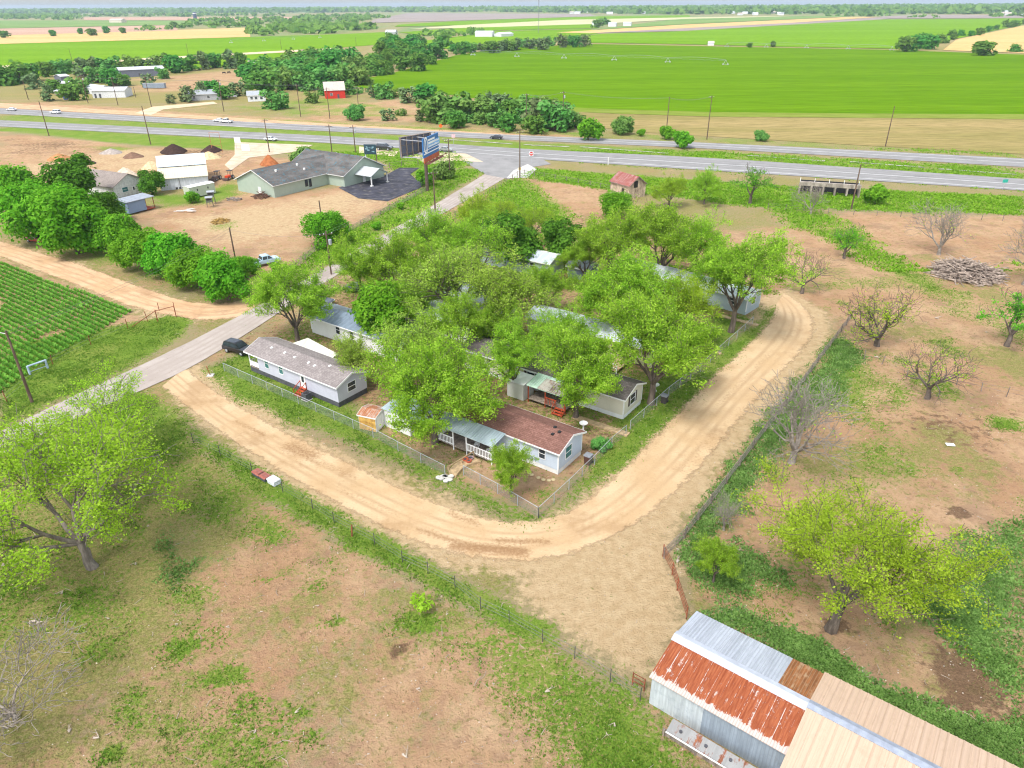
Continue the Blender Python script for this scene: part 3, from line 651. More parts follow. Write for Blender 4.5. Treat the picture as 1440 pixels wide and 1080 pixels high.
def place_tree(proto, name, label, cat, px, py, rpx, group=None, base=None, zs=1., rz=None, seed=0, rmul=1.):
    """tree whose crown shows at (px,py) with radius rpx on the survey picture, or whose foot is at base"""
    tm, cm, R0, H0, zc = proto; s = 1.
    for _ in range(4):
        c = G(px, py, zc * s * zs); s = rpx / FPX * depth(c) / R0 * rmul
    x, y = (c.x, c.y) if base is None else G(*base)[:2]
    if base is not None: s = rpx / FPX * depth((x, y, 3)) / R0 * rmul
    o = thing(name, label, cat, (x, y, -.08), random.Random(seed * 7 + int(px)).uniform(0, 6.28) if rz is None else rz, group)
    o.scale = (s, s, s * zs)
    if tm: link('trunk', tm, o)
    if cm: link('crown', cm, o)
    return o
PEC = [pecan_proto(11, 40000, L_PECAN, .11, n_main=6, L0=4.4, keep=.85), pecan_proto(23, 37000, L_PECAN, .11, n_main=5, L0=4.8, trunk=3., keep=.82),
       pecan_proto(37, 43000, L_PECAN, .11, n_main=6, L0=4.2, open_=46, keep=.85), pecan_proto(41, 33000, L_YOUNG, .105, n_main=5, L0=4.2, keep=.8, drop=.25)]
SPARSE = [pecan_proto(53, 17000, L_OLIVE, .105, n_main=5, L0=3.8, keep=.85, drop=.35), pecan_proto(57, 17000, L_YOUNG, .105, n_main=5, L0=4., keep=.8, drop=.5)]
DEN = [dense_proto(61, 11000, L_DENSE, .2), dense_proto(67, 11000, L_DENSE, .2, 3.8, 6.6, 1.2, 32), dense_proto(71, 9000, L_DARK, .2, 3.2, 6., .8, 24)]
BUSH = [dense_proto(73, 3500, L_DENSE, .17, 1.6, 2.6, .1, 16), dense_proto(79, 3500, L_FARL, .17, 1.7, 2.4, .1, 16)]
BARE = [pecan_proto(83, 300, L_YOUNG, .13, inner=True, spread=.2, n_main=4, L0=3., trunk=1.5, r0=.27, open_=42, curl=.2, keep=.9, drop=.8, kids=(3, 3, 2, 2), bark=BARKD),
        pecan_proto(89, 120, L_OLIVE, .12, n_main=5, L0=3., trunk=1.2, r0=.24, open_=36, curl=.2, keep=.9, drop=.8, kids=(3, 3, 3, 2), bark=TWIG),
        pecan_proto(97, 1900, L_DENSE, .13, inner=True, spread=.22, bark=BARKD, n_main=4, L0=2.6, trunk=1.5, r0=.27, open_=38, curl=.22, keep=.85, drop=.35, kids=(3, 2, 2, 2)),
        pecan_proto(101, 1500, L_YOUNG, .12, inner=True, spread=.25, bark=BARKD, n_main=6, L0=3.2, trunk=1.1, r0=.30, open_=52, curl=.2, keep=.85, drop=.3, kids=(3, 3, 2, 2))]
PARKG = 'pecan trees shading the mobile homes'
for i, (px, py, r, p, lb) in enumerate([
    (408, 412, 52, 0, 'broad pecan overhanging the county road beside the grey-roofed home with the parked SUV'),
    (541, 440, 40, 4, 'compact dense bright green tree right of the dark metal roofed white home'),
    (505, 372, 44, 1, 'pecan beside the county road utility pole, above the dark parked cars'),
    (560, 368, 50, 0, 'tall full pecan lining the county road next to the long grey roofs'),
    (606, 530, 84, 2, 'largest pecan of the park, pale trunk rooted in front of the brown-roofed porch home'),
    (672, 298, 33, 3, 'small open pecan at the far edge of the park near the asphalt county road'),
    (612, 335, 48, 0, 'pecan next to the county road behind the small crowded trees'),
    (718, 335, 40, 5, 'dark dense tree left of the pale ridged roof at the back of the park'),
    (787, 338, 34, 5, 'narrow dark tree right of the pale ridged roof at the back of the park'),
    (858, 330, 56, 1, 'upright pecan in front of the rusty roofed little shed'),
    (935, 325, 60, 2, 'wide pecan behind the long white roofed home'),
    (1042, 372, 70, 1, 'pecan spreading over the right end of the long white roofed home by the loop bend'),
    (985, 345, 48, 3, 'pale pecan between the two wide trees behind the long white roofed home'),
    (890, 402, 62, 0, 'pecan in front of the left end of the long white roofed home'),
    (925, 470, 86, 2, 'very broad pecan leaning toward the dirt loop beside the chain link fence'),
    (722, 490, 52, 1, 'open pecan in the middle of the dark shingled home with a porch'),
    (812, 512, 60, 0, 'pecan with a pale trunk on the lawn before the cream home with red steps'),
    (872, 418, 54, 3, 'light pecan hanging over the cream home with the white metal roof'),
    (700, 402, 52, 6, 'half leafed olive tree in the centre of the park'),
    (640, 385, 52, 6, 'half leafed olive tree over the grey metal roofs near the road'),
    (765, 396, 40, 2, 'leafy pecan right of the half leafed olive tree in the centre of the park'),
    (575, 480, 46, 6, 'reddish tinged olive tree behind the grey shingled home'),
    (645, 450, 46, 0, 'rounded pecan between the largest pecan and the grey metal roofs'),
    (700, 300, 26, 7, 'thin grey-green tree behind the others near the far pasture gate'),
    (498, 492, 30, 6, 'low half leafed tree over the right end of the grey shingled home'),
    (955, 420, 50, 3, 'light pecan over the porch of the long white roofed home'),
    (670, 345, 44, 7, 'thin yellowish tree in the back left of the park'),
    (797, 462, 36, 3, 'light open tree between the dark shingled home and the pale yellow home'),
    (690, 448, 38, 1, 'small bright pecan between the whitish roofed home and the pale yellow home'),
    (768, 478, 30, 2, 'small bright pecan over the left half of the dark shingled roof'),
    (905, 432, 44, 1, 'bright pecan covering the right half of the pale yellow home\'s white roof'),
    (568, 425, 34, 0, 'small pecan between the compact dense tree and the grey metal roof by the road'),
    (655, 560, 40, 3, 'light see-through pecan draping over the left end of the red-brown shingled roof'),
    (665, 318, 34, 1, 'bright pecan in the back left corner of the park along the county road'),
    (822, 352, 34, 1, 'bright pecan between the narrow dark tree and the upright pecan at the back'),
    (745, 310, 30, 7, 'thin see-through tree beside the bare ground at the back of the park'),
    ]):
    pr = (PEC + [DEN[0], DEN[2], SPARSE[0], SPARSE[1]])[p]
    r *= 1.06
    place_tree(pr, 'pecan_tree' if p < 4 or p > 5 else 'shade_tree', lb, 'tree', px, py, r, PARKG, zs=1.05 if p < 4 else 1., seed=i)
# lone and pasture trees
FRONT_L = pecan_proto(211, 30000, L_YOUNG, .085, n_main=7, L0=4.4, trunk=2.2, r0=.27, open_=50, keep=.86, drop=.30, lean=(-.1, .1), bark=BARKM)
place_tree(FRONT_L, 'pecan_tree', 'big yellow-green pecan with a pale trunk at the left edge of the foreground meadow', 'tree', 130, 690, 152, base=(131, 797), rz=.4, zs=.95)
FRONT_L2 = pecan_proto(223, 20000, L_YOUNG, .09, n_main=5, L0=4.2, trunk=2., r0=.3, open_=50, keep=.88, drop=.3)
place_tree(FRONT_L2, 'pecan_tree', 'see-through yellow-green pecan between the pale-trunked pecan and the county road', 'tree', 185, 600, 92, base=(168, 655), rz=2.)
FRONT_R = pecan_proto(241, 38000, L_YOUNG, .08, n_main=5, L0=4.8, trunk=2.4, r0=.36, open_=40, keep=.86, drop=.32, lean=(.2, .1))
place_tree(FRONT_R, 'pecan_tree', 'big yellow-green pecan right of the rusty roofed barn', 'tree', 1215, 790, 140, base=(1168, 885), rz=0., rmul=.97)
place_tree(PEC[2], 'pecan_tree', 'small bushy green tree between the wooden fence and the big pasture pecan', 'tree', 1002, 772, 34, base=(1003, 818), zs=1.25)
place_tree(PEC[0], 'pecan_tree', 'small leafy pecan with a pale trunk in front of the white porch railing', 'tree', 725, 650, 33, base=(719, 693), zs=1.25)
for px, r, p, b, lb, cat in [
    (940, 38, 'm', (940, 292), 'feathery gnarled mesquite next to the rusty roofed little shed', 'tree'),
    (990, 26, 'm', (990, 287), 'upright green mesquite right of the gnarled feathery one by the highway ditch', 'tree'),
    (1056, 28, 2, (1055, 286), 'half bare tree beside the highway ditch left of the concrete culvert', 'tree'),
    (1143, 26, 1, (1140, 301), 'leafless tree in front of the concrete culvert', 'tree'),
    (1187, 27, 2, (1187, 363), 'stubby tree with a few dark green tufts in the right pasture', 'tree'),
    (1133, 24, 0, (1127, 412), 'small bare tree by the bend of the dirt loop road', 'tree'),
    (1332, 34, 1, (1320, 358), 'bare pale grey tree above the brush pile', 'tree'),
    (1243, 52, 3, (1233, 486), 'low spreading half leafed tree at the end of the wooden fence', 'tree'),
    (1325, 34, 0, (1303, 560), 'forked nearly dead tree with one green tuft on the tan soil', 'tree'),
    (1425, 38, 2, (1416, 486), 'half leafed tree at the right edge below the brush pile', 'tree'),
    (1140, 52, 1, (1112, 650), 'tall leafless tree leaning beside the wooden fence', 'tree'),
    (1040, 28, 1, (1018, 745), 'small dead grey tree behind the small bushy tree', 'tree'),
    (1445, 30, 1, (1440, 400), 'bare grey tree at the right edge beside the brush pile', 'tree')]:
    pr = PEC[3] if p == 'm' else BARE[p]
    ty = {940: 240, 990: 232, 1056: 228, 1143: 255, 1187: 312, 1133: 350, 1332: 280, 1243: 385, 1325: 480, 1425: 402, 1140: 515, 1040: 700, 1445: 300}[px]; hh = top_height(b, ty, .5, 20)
    rpx_ = hh / pr[3] * pr[2] * FPX / depth((*G(*b)[:2], 3))
    place_tree(pr, 'mesquite_tree' if p == 'm' else 'bare_tree', lb, cat, px, b[1] - 20, rpx_, base=b, seed=px, zs=1.)
DEADB = pecan_proto(257, 12, L_OLIVE, .1, n_main=5, L0=2.6, trunk=.5, r0=.14, open_=60, curl=.24, keep=.85, bark=TWIG)
place_tree(DEADB, 'dead_tree', 'leafless whitish tree at the lower left corner of the meadow', 'tree', 25, 960, 95, base=(22, 1010), rmul=1.25)
SEED = dense_proto(263, 260, L_YOUNG, .16, 1.1, 1.6, .2, 8)
place_tree(SEED, 'sapling', 'small bright yellow-green sapling on bare soil behind the t-post fence', 'sapling', 595, 840, 20, base=(597, 856))
# hedge along the dirt lane and yard trees on the left
for i, (px, py, r, p, lb) in enumerate([
    (52, 288, 56, 1, 'tall leafy tree at the left end of the hedge, behind the red car'), (102, 250, 44, 2, 'dark rounded tree rising behind the hedge beside the white house'),
    (95, 308, 52, 0, 'big leafy hedge tree directly above the red car'), (12, 265, 40, 0, 'leafy tree cut by the left edge of the picture'),
    (148, 288, 28, 2, 'dark spreading shrubby tree beside the weathered blue shack'), (160, 328, 34, 0, 'hedge tree below the white house, leftmost of the low row'),
    (196, 346, 40, 1, 'hedge tree in the low row right of the leftmost one'), (238, 358, 40, 0, 'middle hedge tree of the low row beside the dirt lane'),
    (275, 372, 40, 1, 'hedge tree with pale trunks near the right part of the low row'), (315, 388, 38, 0, 'low hedge tree nearest to the county road junction'),
    (342, 372, 22, 1, 'last small hedge tree beside the pale blue pickup'), (210, 254, 19, 2, 'round olive tree between the white house and the big white barn'),
    (457, 316, 31, 1, 'dense round tree in front of the wire fence on the gravel yard'), (392, 378, 14, 0, 'small bush by the pale blue pickup'),
    (622, 238, 17, 1, 'dense bush at the foot of the billboard pole, right one'), (598, 246, 15, 2, 'dark bush at the foot of the billboard pole, left one'),
    (268, 275, 10, 0, 'bush against the beige storage container'), (424, 217, 15, 1, 'bush behind the sage green building'), (866, 284, 24, 1, 'bright bush in front of the rusty roofed little shed'),
    (875, 175, 17, 1, 'round dense tree beside the far highway'), (828, 178, 18, 0, 'leafy bush at the end of the creek trees beside the far highway'), (938, 184, 11, 0, 'low bush at the foot of a far highway pole'), (902, 185, 6, 2, 'tiny dark cypress-like bush beside the far highway'),
    (960, 193, 14, 0, 'wide low bush on the shoulder of the far highway'), (1071, 190, 10, 1, 'lone bush on the far highway verge in the stubble'), (1235, 270, 16, 0, 'leafy bush against the right end of the culvert'), (498, 157, 15, 1, 'bush at the far highway pole before the red barn'),
    (530, 316, 7, 0, 'tiny bush on the roadside verge'), (563, 288, 6, 2, 'tiny brown-green shrub by the wire fence'), (845, 622, 14, 1, 'leafy shrub at the chain link fence corner by the walkway')]):
    small = r < 22 and py > 150 and i > 12
    pr = (BUSH[0] if p != 1 else BUSH[1]) if small else DEN[p]
    place_tree(pr, 'bush' if small else 'hedge_tree', lb, 'bush' if small else 'tree', px, py, r * (.92 if i < 11 else 1.), 'bushes' if small else 'hedge and yard trees' , seed=i, zs=1. if small else .95)
# ---- trees beyond the highway: one mesh each, a crown and trunk in one
def far_proto(seed, leaf, n=700, size=.7, Rc=4.2, Hc=6.6, z0=-.2):
    tm, cm, r, h, zc = dense_proto(seed, n, leaf, size, Rc, Hc, z0, 16, BARK, 1.25)
    return tm, cm, r, h, zc
FARP = [far_proto(301, L_FAR), far_proto(307, L_FAR, 800, .7, 4.8, 6.), far_proto(311, L_FARL, 700, .6, 4.0, 6.6), far_proto(313, L_GREY, 300, .7, 3.6, 7.), far_proto(317, L_FAR, 700, .7, 3.4, 8.), far_proto(331, L_FARL, 700, .6, 4.2, 5.4)]
def single(p):
    tm, cm, r, h, zc = p; bm = bmesh.new(); bm.from_mesh(cm); lay = None
    nf = len(bm.faces); bm.from_mesh(tm); bm.faces.ensure_lookup_table()
    for f in bm.faces[nf:]: f.material_index = 1
    me = bpy.data.meshes.new('tree'); bm.to_mesh(me); bm.free(); me.materials.append(cm.materials[0]); me.materials.append(BARK); return me, r, h, zc
FARM_ = [single(p) for p in FARP]
def far_tree(px, py, rpx, k, label, group, seed=0, zs=1.):
    me, r, h, zc = FARM_[k]; s = 1.
    for _ in range(3): c = G(px, py, zc * s * zs); s = rpx / FPX * depth(c) / r * 1.22
    rn = random.Random(seed + int(px * 13 + py * 7)); o = link('tree', me, None, (c.x, c.y, 0)); o.scale = (s * rn.uniform(.95, 1.35), s, .88 * s * zs * rn.uniform(.85, 1.15)); o.rotation_euler.z = rn.uniform(0, 6.28)
    return tag(o, label, 'tree', group)
FR = random.Random(5)
def row(pts, n, r, kinds, label, group, jit=3.):
    P = resample(pts, n) if n > 2 else np.array(pts, float)
    for k, (x, y) in enumerate(P): far_tree(x + FR.uniform(-jit, jit), y + FR.uniform(-jit * .35, jit * .35), r * FR.uniform(.7, 1.25), FR.choice(kinds), label, group, k)
def wood(poly, n, r, kinds, label, group):
    P = np.array(poly, float); k = 0
    while k < n:
        x = FR.uniform(P[:, 0].min(), P[:, 0].max()); y = FR.uniform(P[:, 1].min(), P[:, 1].max())
        if poly_sd(np.array([x]), np.array([y]), [tuple(q) for q in P])[0] > 0: far_tree(x, y, r * FR.uniform(.7, 1.25), FR.choice(kinds), label, group, k); k += 1
row([(40, 97), (120, 91), (200, 88), (280, 85), (338, 82)], 17, 12, (0, 2, 4, 3), 'tree in the row dividing the farmstead from the left bright green field', 'tree row behind the left farmstead')
row([(2, 106), (20, 104)], 2, 17, (1, 1), 'large tree at the left edge of the farmstead', 'large trees at the left edge of the farmstead', 1)
wood([(345, 92), (370, 78), (440, 72), (540, 82), (535, 100), (470, 112), (430, 118), (385, 122)], 44, 14, (0, 1, 2, 1, 5), 'tree in the wood between the farmhouses and the big green field', 'wood right of the farmhouses')
wood([(535, 62), (560, 52), (620, 55), (640, 66), (620, 82), (560, 88), (535, 82)], 26, 10, (0, 1, 4), 'dark tree in the clump at the left corner of the big green field', 'clump at the corner of the big green field')
row([(640, 68), (700, 63), (760, 59), (826, 56)], 20, 8, (0, 3, 3, 2, 5), 'tree in the grey-green row along the top of the big green field', 'row along the top of the big green field', 3)
row([(505, 127), (560, 128), (610, 137)], 7, 10, (5, 2, 3, 5), 'small pale tree along the fence left of the creek trees', 'pale trees left of the creek trees', 2)
row([(612, 152), (650, 150), (700, 152), (760, 158), (805, 168)], 16, 17, (2, 5, 0, 3, 2), 'creek tree standing between the far highway and the big green field', 'creek trees beyond the far highway', 5)
row([(640, 163), (700, 166), (770, 172)], 8, 12, (5, 2, 0), 'low creek bush in front of the creek trees', 'low bushes before the creek trees', 3)
row([(690, 140), (740, 145), (790, 152)], 6, 15, (3, 2, 5), 'taller creek tree at the rear of the creek trees', 'rear creek trees', 4)
for px, py, r, k, lb in [(600, 126, 15, 0, 'dark rounded oak left of the creek trees'), (387, 138, 16, 2, 'round light green tree right of the small white house'), (297, 120, 14, 0, 'dark tree behind the grey house beyond the far highway'), (310, 125, 12, 0, 'dark tree right of the grey house beyond the far highway'),
    (262, 130, 11, 3, 'grey-green tree left of the grey house'), (282, 127, 10, 3, 'grey-green tree before the grey house'), (335, 123, 10, 3, 'thin tree behind the small white house'), (108, 119, 13, 2, 'bright green tree left of the low white sheds'), (100, 128, 11, 0, 'dark green tree beside the low white sheds'),
    (66, 130, 10, 3, 'brown round shrub left of the farm sheds'), (74, 119, 10, 0, 'dark round tree above the brown shrub'), (44, 113, 10, 3, 'bare grey tree in the left farm yard'), (155, 106, 12, 0, 'tree between the long metal barn and the white sheds'), (135, 105, 12, 2, 'light green tree left of the long metal barn'), (172, 110, 9, 0, 'small tree in front of the long metal barn'),
    (228, 103, 8, 2, 'round tree at the right end of the long metal barn'), (208, 112, 9, 3, 'thin tree by the blue farm tank'), (439, 137, 8, 2, 'small tree left of the red barn'), (372, 112, 16, 0, 'dark tree above the small white house'), (395, 108, 15, 2, 'green tree in front of the wood behind the small white house'), (355, 116, 13, 1, 'tree behind the round light green one'), (489, 122, 11, 2, 'bright tree right of the red barn'), (240, 138, 6, 3, 'small bare bush beside the farm drive'),
    (456, 125, 9, 2, 'tree just behind the red barn'), (545, 160, 8, 3, 'bare scrub on the far verge left of the orange cone'), (563, 158, 7, 5, 'green scrub on the far verge left of the orange cone'), (590, 162, 7, 3, 'grey scrub on the far verge near the orange cone'),
    (1055, 62, 4, 0, 'lone small tree on the right field boundary near the pump house'), (1087, 61, 4, 0, 'lone small tree on the right field boundary, right of the first'), (1385, 64, 12, 0, 'lone tree at the foot of the ripe field on the right'), (1428, 68, 8, 1, 'low tree at the right edge below the ripe field'),
    (820, 53, 6, 0, 'dark tree at the right end of the grey-green row'), (73, 45, 5, 0, 'lone bush on the far left bare field, first from the left'), (113, 43, 4, 0, 'lone bush on the far left bare field near the ripe strip'), (128, 43, 6, 0, 'wide bush on the far left bare field'), (148, 41, 5, 0, 'rounded bush in the middle of the far left bare field'), (172, 42, 4, 0, 'small bush on the far left bare field right of the rounded one'), (3, 46, 6, 0, 'bush cut by the left edge on the far field'), (244, 33, 5, 0, 'single tree beside the far green strip on the left'),
    (1340, 47, 5, 1, 'tree in the boundary row above the ripe field'), (840, 32, 6, 0, 'tree beside the white farm sheds far off'), (850, 30, 7, 1, 'second tree beside the white farm sheds far off')]:
    far_tree(px, py, r, k, lb, None, 3)
row([(1275, 60), (1290, 58), (1320, 56)], 8, 9, (0, 1), 'tree in the clump between the big green field and the ripe field', 'clump left of the ripe field', 4)
row([(1340, 50), (1380, 42), (1440, 30)], 9, 5, (0, 1), 'small tree in the row leading off above the ripe field', 'row above the ripe field', 2)
# woods too far off to count: one mass of small crowns
def woods_mesh(items, seed):
    rg = np.random.default_rng(seed); C = []; S = []
    for (x, y, r) in items:
        k = 9; d = rg.normal(size=(k, 3)); d[:, 2] = np.abs(d[:, 2]); d /= np.linalg.norm(d, axis=1)[:, None]
        C.append(np.c_[x + d[:, 0] * r, y + d[:, 1] * r, .2 * r + d[:, 2] * r * .85]); S.append(np.full(k, r))
    C = np.concatenate(C); S = np.concatenate(S); N = len(C)
    nrm = rg.normal(size=(N, 3)) * .7; nrm[:, 2] = np.abs(nrm[:, 2]) + .5; nrm[:, 1] -= .5; nrm /= np.linalg.norm(nrm, axis=1)[:, None]
    u = np.cross(nrm, rg.normal(size=(N, 3))); u /= np.linalg.norm(u, axis=1)[:, None]; w = np.cross(nrm, u); s = (S * .8)[:, None]
    V = np.stack([C + u * s, C + w * s * .8, C - u * s, C - w * s * .8], 1).reshape(-1, 3)
    me = np_mesh('distant_woods', V, np.arange(4 * N).reshape(N, 4), L_FAR)
    at = me.attributes.new('tone', 'FLOAT', 'FACE'); at.data.foreach_set('value', rg.uniform(0, 1, N).astype(np.float32)); return me
items = []
def mass(px, n, r, seed=0):
    P = gp(px); A = np.array(P); k = 0; rn = random.Random(seed + n)
    X_ = []
    while k < n:
        m = max(256, n); x = np.array([rn.uniform(A[:, 0].min(), A[:, 0].max()) for _ in range(m)]); y = np.array([rn.uniform(A[:, 1].min(), A[:, 1].max()) for _ in range(m)])
        ok = (poly_sd(x, y, P) > 0)
        for a, b in zip(x[ok], y[ok]):
            if k < n: items.append((a, b, rn.uniform(.7, 1.3) * r)); k += 1
mass([(345, 47), (350, 40), (430, 36), (520, 38), (540, 43), (480, 46), (420, 50), (360, 52)], 70, 8)
mass([(245, 41), (260, 36), (345, 34), (345, 39)], 26, 7)
mass([(240, 31), (330, 27), (520, 27), (520, 35), (430, 37), (340, 35)], 120, 8)
mass([(185, 44), (200, 41), (240, 38), (240, 42)], 14, 5)
mass([(0, 28.5), (0, 23), (110, 22), (115, 28)], 110, 10)
mass([(0, 22), (420, 21), (430, 23.5), (118, 24), (0, 24)], 120, 10)
mass([(420, 24), (520, 22), (570, 26), (500, 27), (420, 27)], 60, 9)
mass([(590, 54), (600, 50), (660, 46), (680, 48), (640, 54)], 16, 6)
mass([(-200, 21), (700, 16.8), (700, 13.2), (-200, 16.8)], 2600, 19, 1)
mass([(700, 17), (960, 20.5), (1440, 20), (1640, 21), (1640, 8.8), (700, 13.4)], 3600, 17, 2)
mass([(1160, 23), (1180, 21.5), (1250, 21.5), (1250, 23.5)], 26, 6); mass([(1265, 25), (1280, 23.5), (1320, 24), (1320, 26)], 10, 5); mass([(1390, 25), (1400, 22), (1440, 22), (1440, 25)], 14, 7)
tag(link('distant_woods', woods_mesh(items, 3)), 'hazy blue-green woods stretching along the horizon', 'woods', None, 'stuff')
# ------------------------------------------------------------------ building materials
def shingle(name, a, b, scale=1.):
    t = NT(name); p = t.pos((1, 1, 1)); sx = t.n('ShaderNodeSeparateXYZ'); t.l(p, sx.inputs[0])
    br = t.n('ShaderNodeTexBrick'); br.offset = .5; br.inputs['Scale'].default_value = 1.
    br.inputs['Color1'].default_value = (*a, 1); br.inputs['Color2'].default_value = (*b, 1); br.inputs['Mortar'].default_value = (*[x * .55 for x in a], 1)
    br.inputs['Mortar Size'].default_value = .012; br.inputs['Brick Width'].default_value = .5; br.inputs['Row Height'].default_value = .2; br.inputs['Bias'].default_value = 0
    t.l(p, br.inputs['Vector']); n = t.noise(p, .5, 5); n2 = t.noise(p, 5, 4)
    c = t.mix(t.ramp(n, .35, .7, 0, .5), br.outputs[0], tuple(x * .7 for x in a)); c = t.mix(t.ramp(n2, .5, .75, 0, .6), c, tuple(min(1, x * 1.35) for x in b))
    t.principled(c, .95, 0, .1, t.bump(n2, .4, .03)); return t.m
def corrug(name, col, pitch=.25, rough=.5, metal=.0, rust=None, rust_amt=(.5, .7), stain=None, axis=0, line=.75, amp=1.):
    """sheet metal: ribs run across the local x axis (axis 0) with optional rust streaks"""
    t = NT(name); p = t.pos((1, 1, 1)); sx = t.n('ShaderNodeSeparateXYZ'); t.l(p, sx.inputs[0])
    w = t.math('SINE', t.math('MULTIPLY', sx.outputs[axis], 6.28318 / pitch))
    st = (3.2, .22, .3) if axis == 0 else (.22, 3.2, .3); ps = t.pos(st)
    n = t.noise(ps, 1., 6, .65); n2 = t.noise(p, 1.6, 5, .7)
    c = t.mix(t.ramp(n, .3, .7), tuple(x * (1 - .18 * amp) for x in col), tuple(min(1, x * (1 + .1 * amp)) for x in col))
    if stain: c = t.mix(t.ramp(n2, .5, .7, 0, .6), c, stain)
    if rust:
        rc = t.mix(t.ramp(t.noise(ps, 3., 4), .35, .7), rust, tuple(x * .55 for x in rust)); rc = t.mix(t.ramp(n2, .55, .8, 0, .5), rc, (.52, .22, .09))
        q = t.math('ADD', t.math('MULTIPLY', n, .55), t.math('MULTIPLY', n2, .45)); c = t.mix(t.ramp(q, *rust_amt), c, rc)
    c = t.mix(t.ramp(w, .55, 1., 0, .45), c, tuple(x * line for x in col))
    t.principled(c, rough, metal, .4, t.bump(w, .5, .03)); return t.m
def siding(name, col, pitch=.2):
    t = NT(name); p = t.pos((1, 1, 1)); sx = t.n('ShaderNodeSeparateXYZ'); t.l(p, sx.inputs[0])
    f = t.math('FRACT', t.math('DIVIDE', sx.outputs[2], pitch)); n = t.noise(p, .8, 5); n2 = t.noise(t.pos((2.5, 2.5, .3)), 1.5, 5)
    c = t.mix(t.ramp(n, .3, .7), tuple(x * .93 for x in col), col); c = t.mix(t.ramp(f, .12, 0., 0, .3), c, tuple(x * .5 for x in col)); c = t.mix(t.ramp(n2, .55, .8, 0, .22), c, tuple(x * .55 for x in col))
    t.principled(c, .6, 0, .3, t.bump(f, .3, .02)); return t.m
GLASS = mat('window_glass', (.035, .045, .055), .08, 0, .3, 1.5, .6); GLASS_B = mat('blue_green_glass', (.07, .20, .20), .08, 0, .3, 1.5, .6)
WHITE = mat('white_trim', (.80, .80, .79), .5, 0, .05); OFFW = mat('off_white', (.70, .69, .66), .6, 0, .1); BLACK = mat('black_plastic', (.025, .025, .027), .5, 0, .2)
DKGREY = mat('dark_grey', (.09, .09, .10), .7, 0, .2); GALV = mat('galvanised', (.42, .44, .46), .5, .3, .15, 3); WOODG = mat('weathered_wood', (.27, .22, .18), .9, 0, .35, 4, .1, .3, (1, 1, .2))
RAW = mat('raw_lumber', (.46, .33, .19), .85, 0, .25, 3); REDST = mat('red_stair_paint', (.42, .075, .03), .65, 0, .2); RUSTM = mat('rusty_pipe', (.27, .085, .04), .9, 0, .4, 4)
POLEW = mat('pole_wood', (.15, .105, .075), .95, 0, .35, 3, .1, .3, (1, 1, .15)); DARKM = mat('dark_metal', (.05, .05, .055), .5, .4, .2)
XDIR = (.811, -.585); ANG = math.atan2(XDIR[1], XDIR[0]); YDIR = (.585, .811)
def gable_roof(L, W_, hw, rise, mat_, parent, ox=.3, oy=.35, th=.1, name='roof', y0=0., x0=0.):
    m = MB(); s = rise / (W_ / 2); yr = y0 + W_ / 2; zr = hw + rise + .06
    ze = hw - s * oy + .06
    m.slab([(x0 - ox, y0 - oy, ze), (x0 + L + ox, y0 - oy, ze), (x0 + L + ox, yr, zr), (x0 - ox, yr, zr)], th)
    m.slab([(x0 - ox, yr, zr), (x0 + L + ox, yr, zr), (x0 + L + ox, y0 + W_ + oy, ze), (x0 - ox, y0 + W_ + oy, ze)], th)
    r = m.build(name, mat_, parent)
    f = MB()
    for x in (x0 - ox - .03, x0 + L + ox):
        for a, b in (((y0 - oy, ze), (yr, zr)), ((yr, zr), (y0 + W_ + oy, ze))):
            f.add([(x, a[0], a[1] + .03), (x + .03, a[0], a[1] + .03), (x + .03, b[0], b[1] + .03), (x, b[0], b[1] + .03), (x, a[0], a[1] - .18), (x + .03, a[0], a[1] - .18), (x + .03, b[0], b[1] - .18), (x, b[0], b[1] - .18)],
                  [(0, 1, 2, 3), (4, 7, 6, 5), (0, 4, 5, 1), (2, 6, 7, 3), (1, 5, 6, 2), (0, 3, 7, 4)])
    for y in (y0 - oy - .03, y0 + W_ + oy): f.box(x0 - ox, x0 + L + ox, y, y + .03, ze - .16, ze - .005)
    return r, f
def gable_walls(L, W_, z0, hw, rise, x0=0., y0=0.):
    m = MB(); m.prism_x([(y0, z0), (y0 + W_, z0), (y0 + W_, hw), (y0 + W_ / 2, hw + rise), (y0, hw)], x0, x0 + L); return m
def window(parent, face, u, z, w, h, W_, L, glass=GLASS, shutter=None, frame=WHITE):
    """face: 'y0' (long near side), 'x1' (right end), 'y1', 'x0'; u along the face"""
    f = MB(); p = MB(); s = MB(); t = .06
    def bx(m, a0, a1, z0, z1, d0, d1):
        if face == 'y0': m.box(a0, a1, -d1, -d0, z0, z1)
        elif face == 'y1': m.box(a0, a1, W_ + d0, W_ + d1, z0, z1)
        elif face == 'x1': m.box(L + d0, L + d1, a0, a1, z0, z1)
        else: m.box(-d1, -d0, a0, a1, z0, z1)
    bx(f, u - t, u + w + t, z - t, z, .003, .06); bx(f, u - t, u + w + t, z + h, z + h + t, .003, .06); bx(f, u - t, u, z, z + h, .003, .06); bx(f, u + w, u + w + t, z, z + h, .003, .06)
    bx(f, u, u + w, z + h / 2 - .025, z + h / 2 + .025, .003, .05)
    fo = f.build('window', frame, parent); bx(p, u, u + w, z, z + h, .004, .02); p.build('pane', glass, fo)
    if shutter:
        for a in (u - .42, u + w + .1): bx(s, a, a + .32, z - .03, z + h + .03, .004, .04)
        s.build('shutter', shutter, parent)
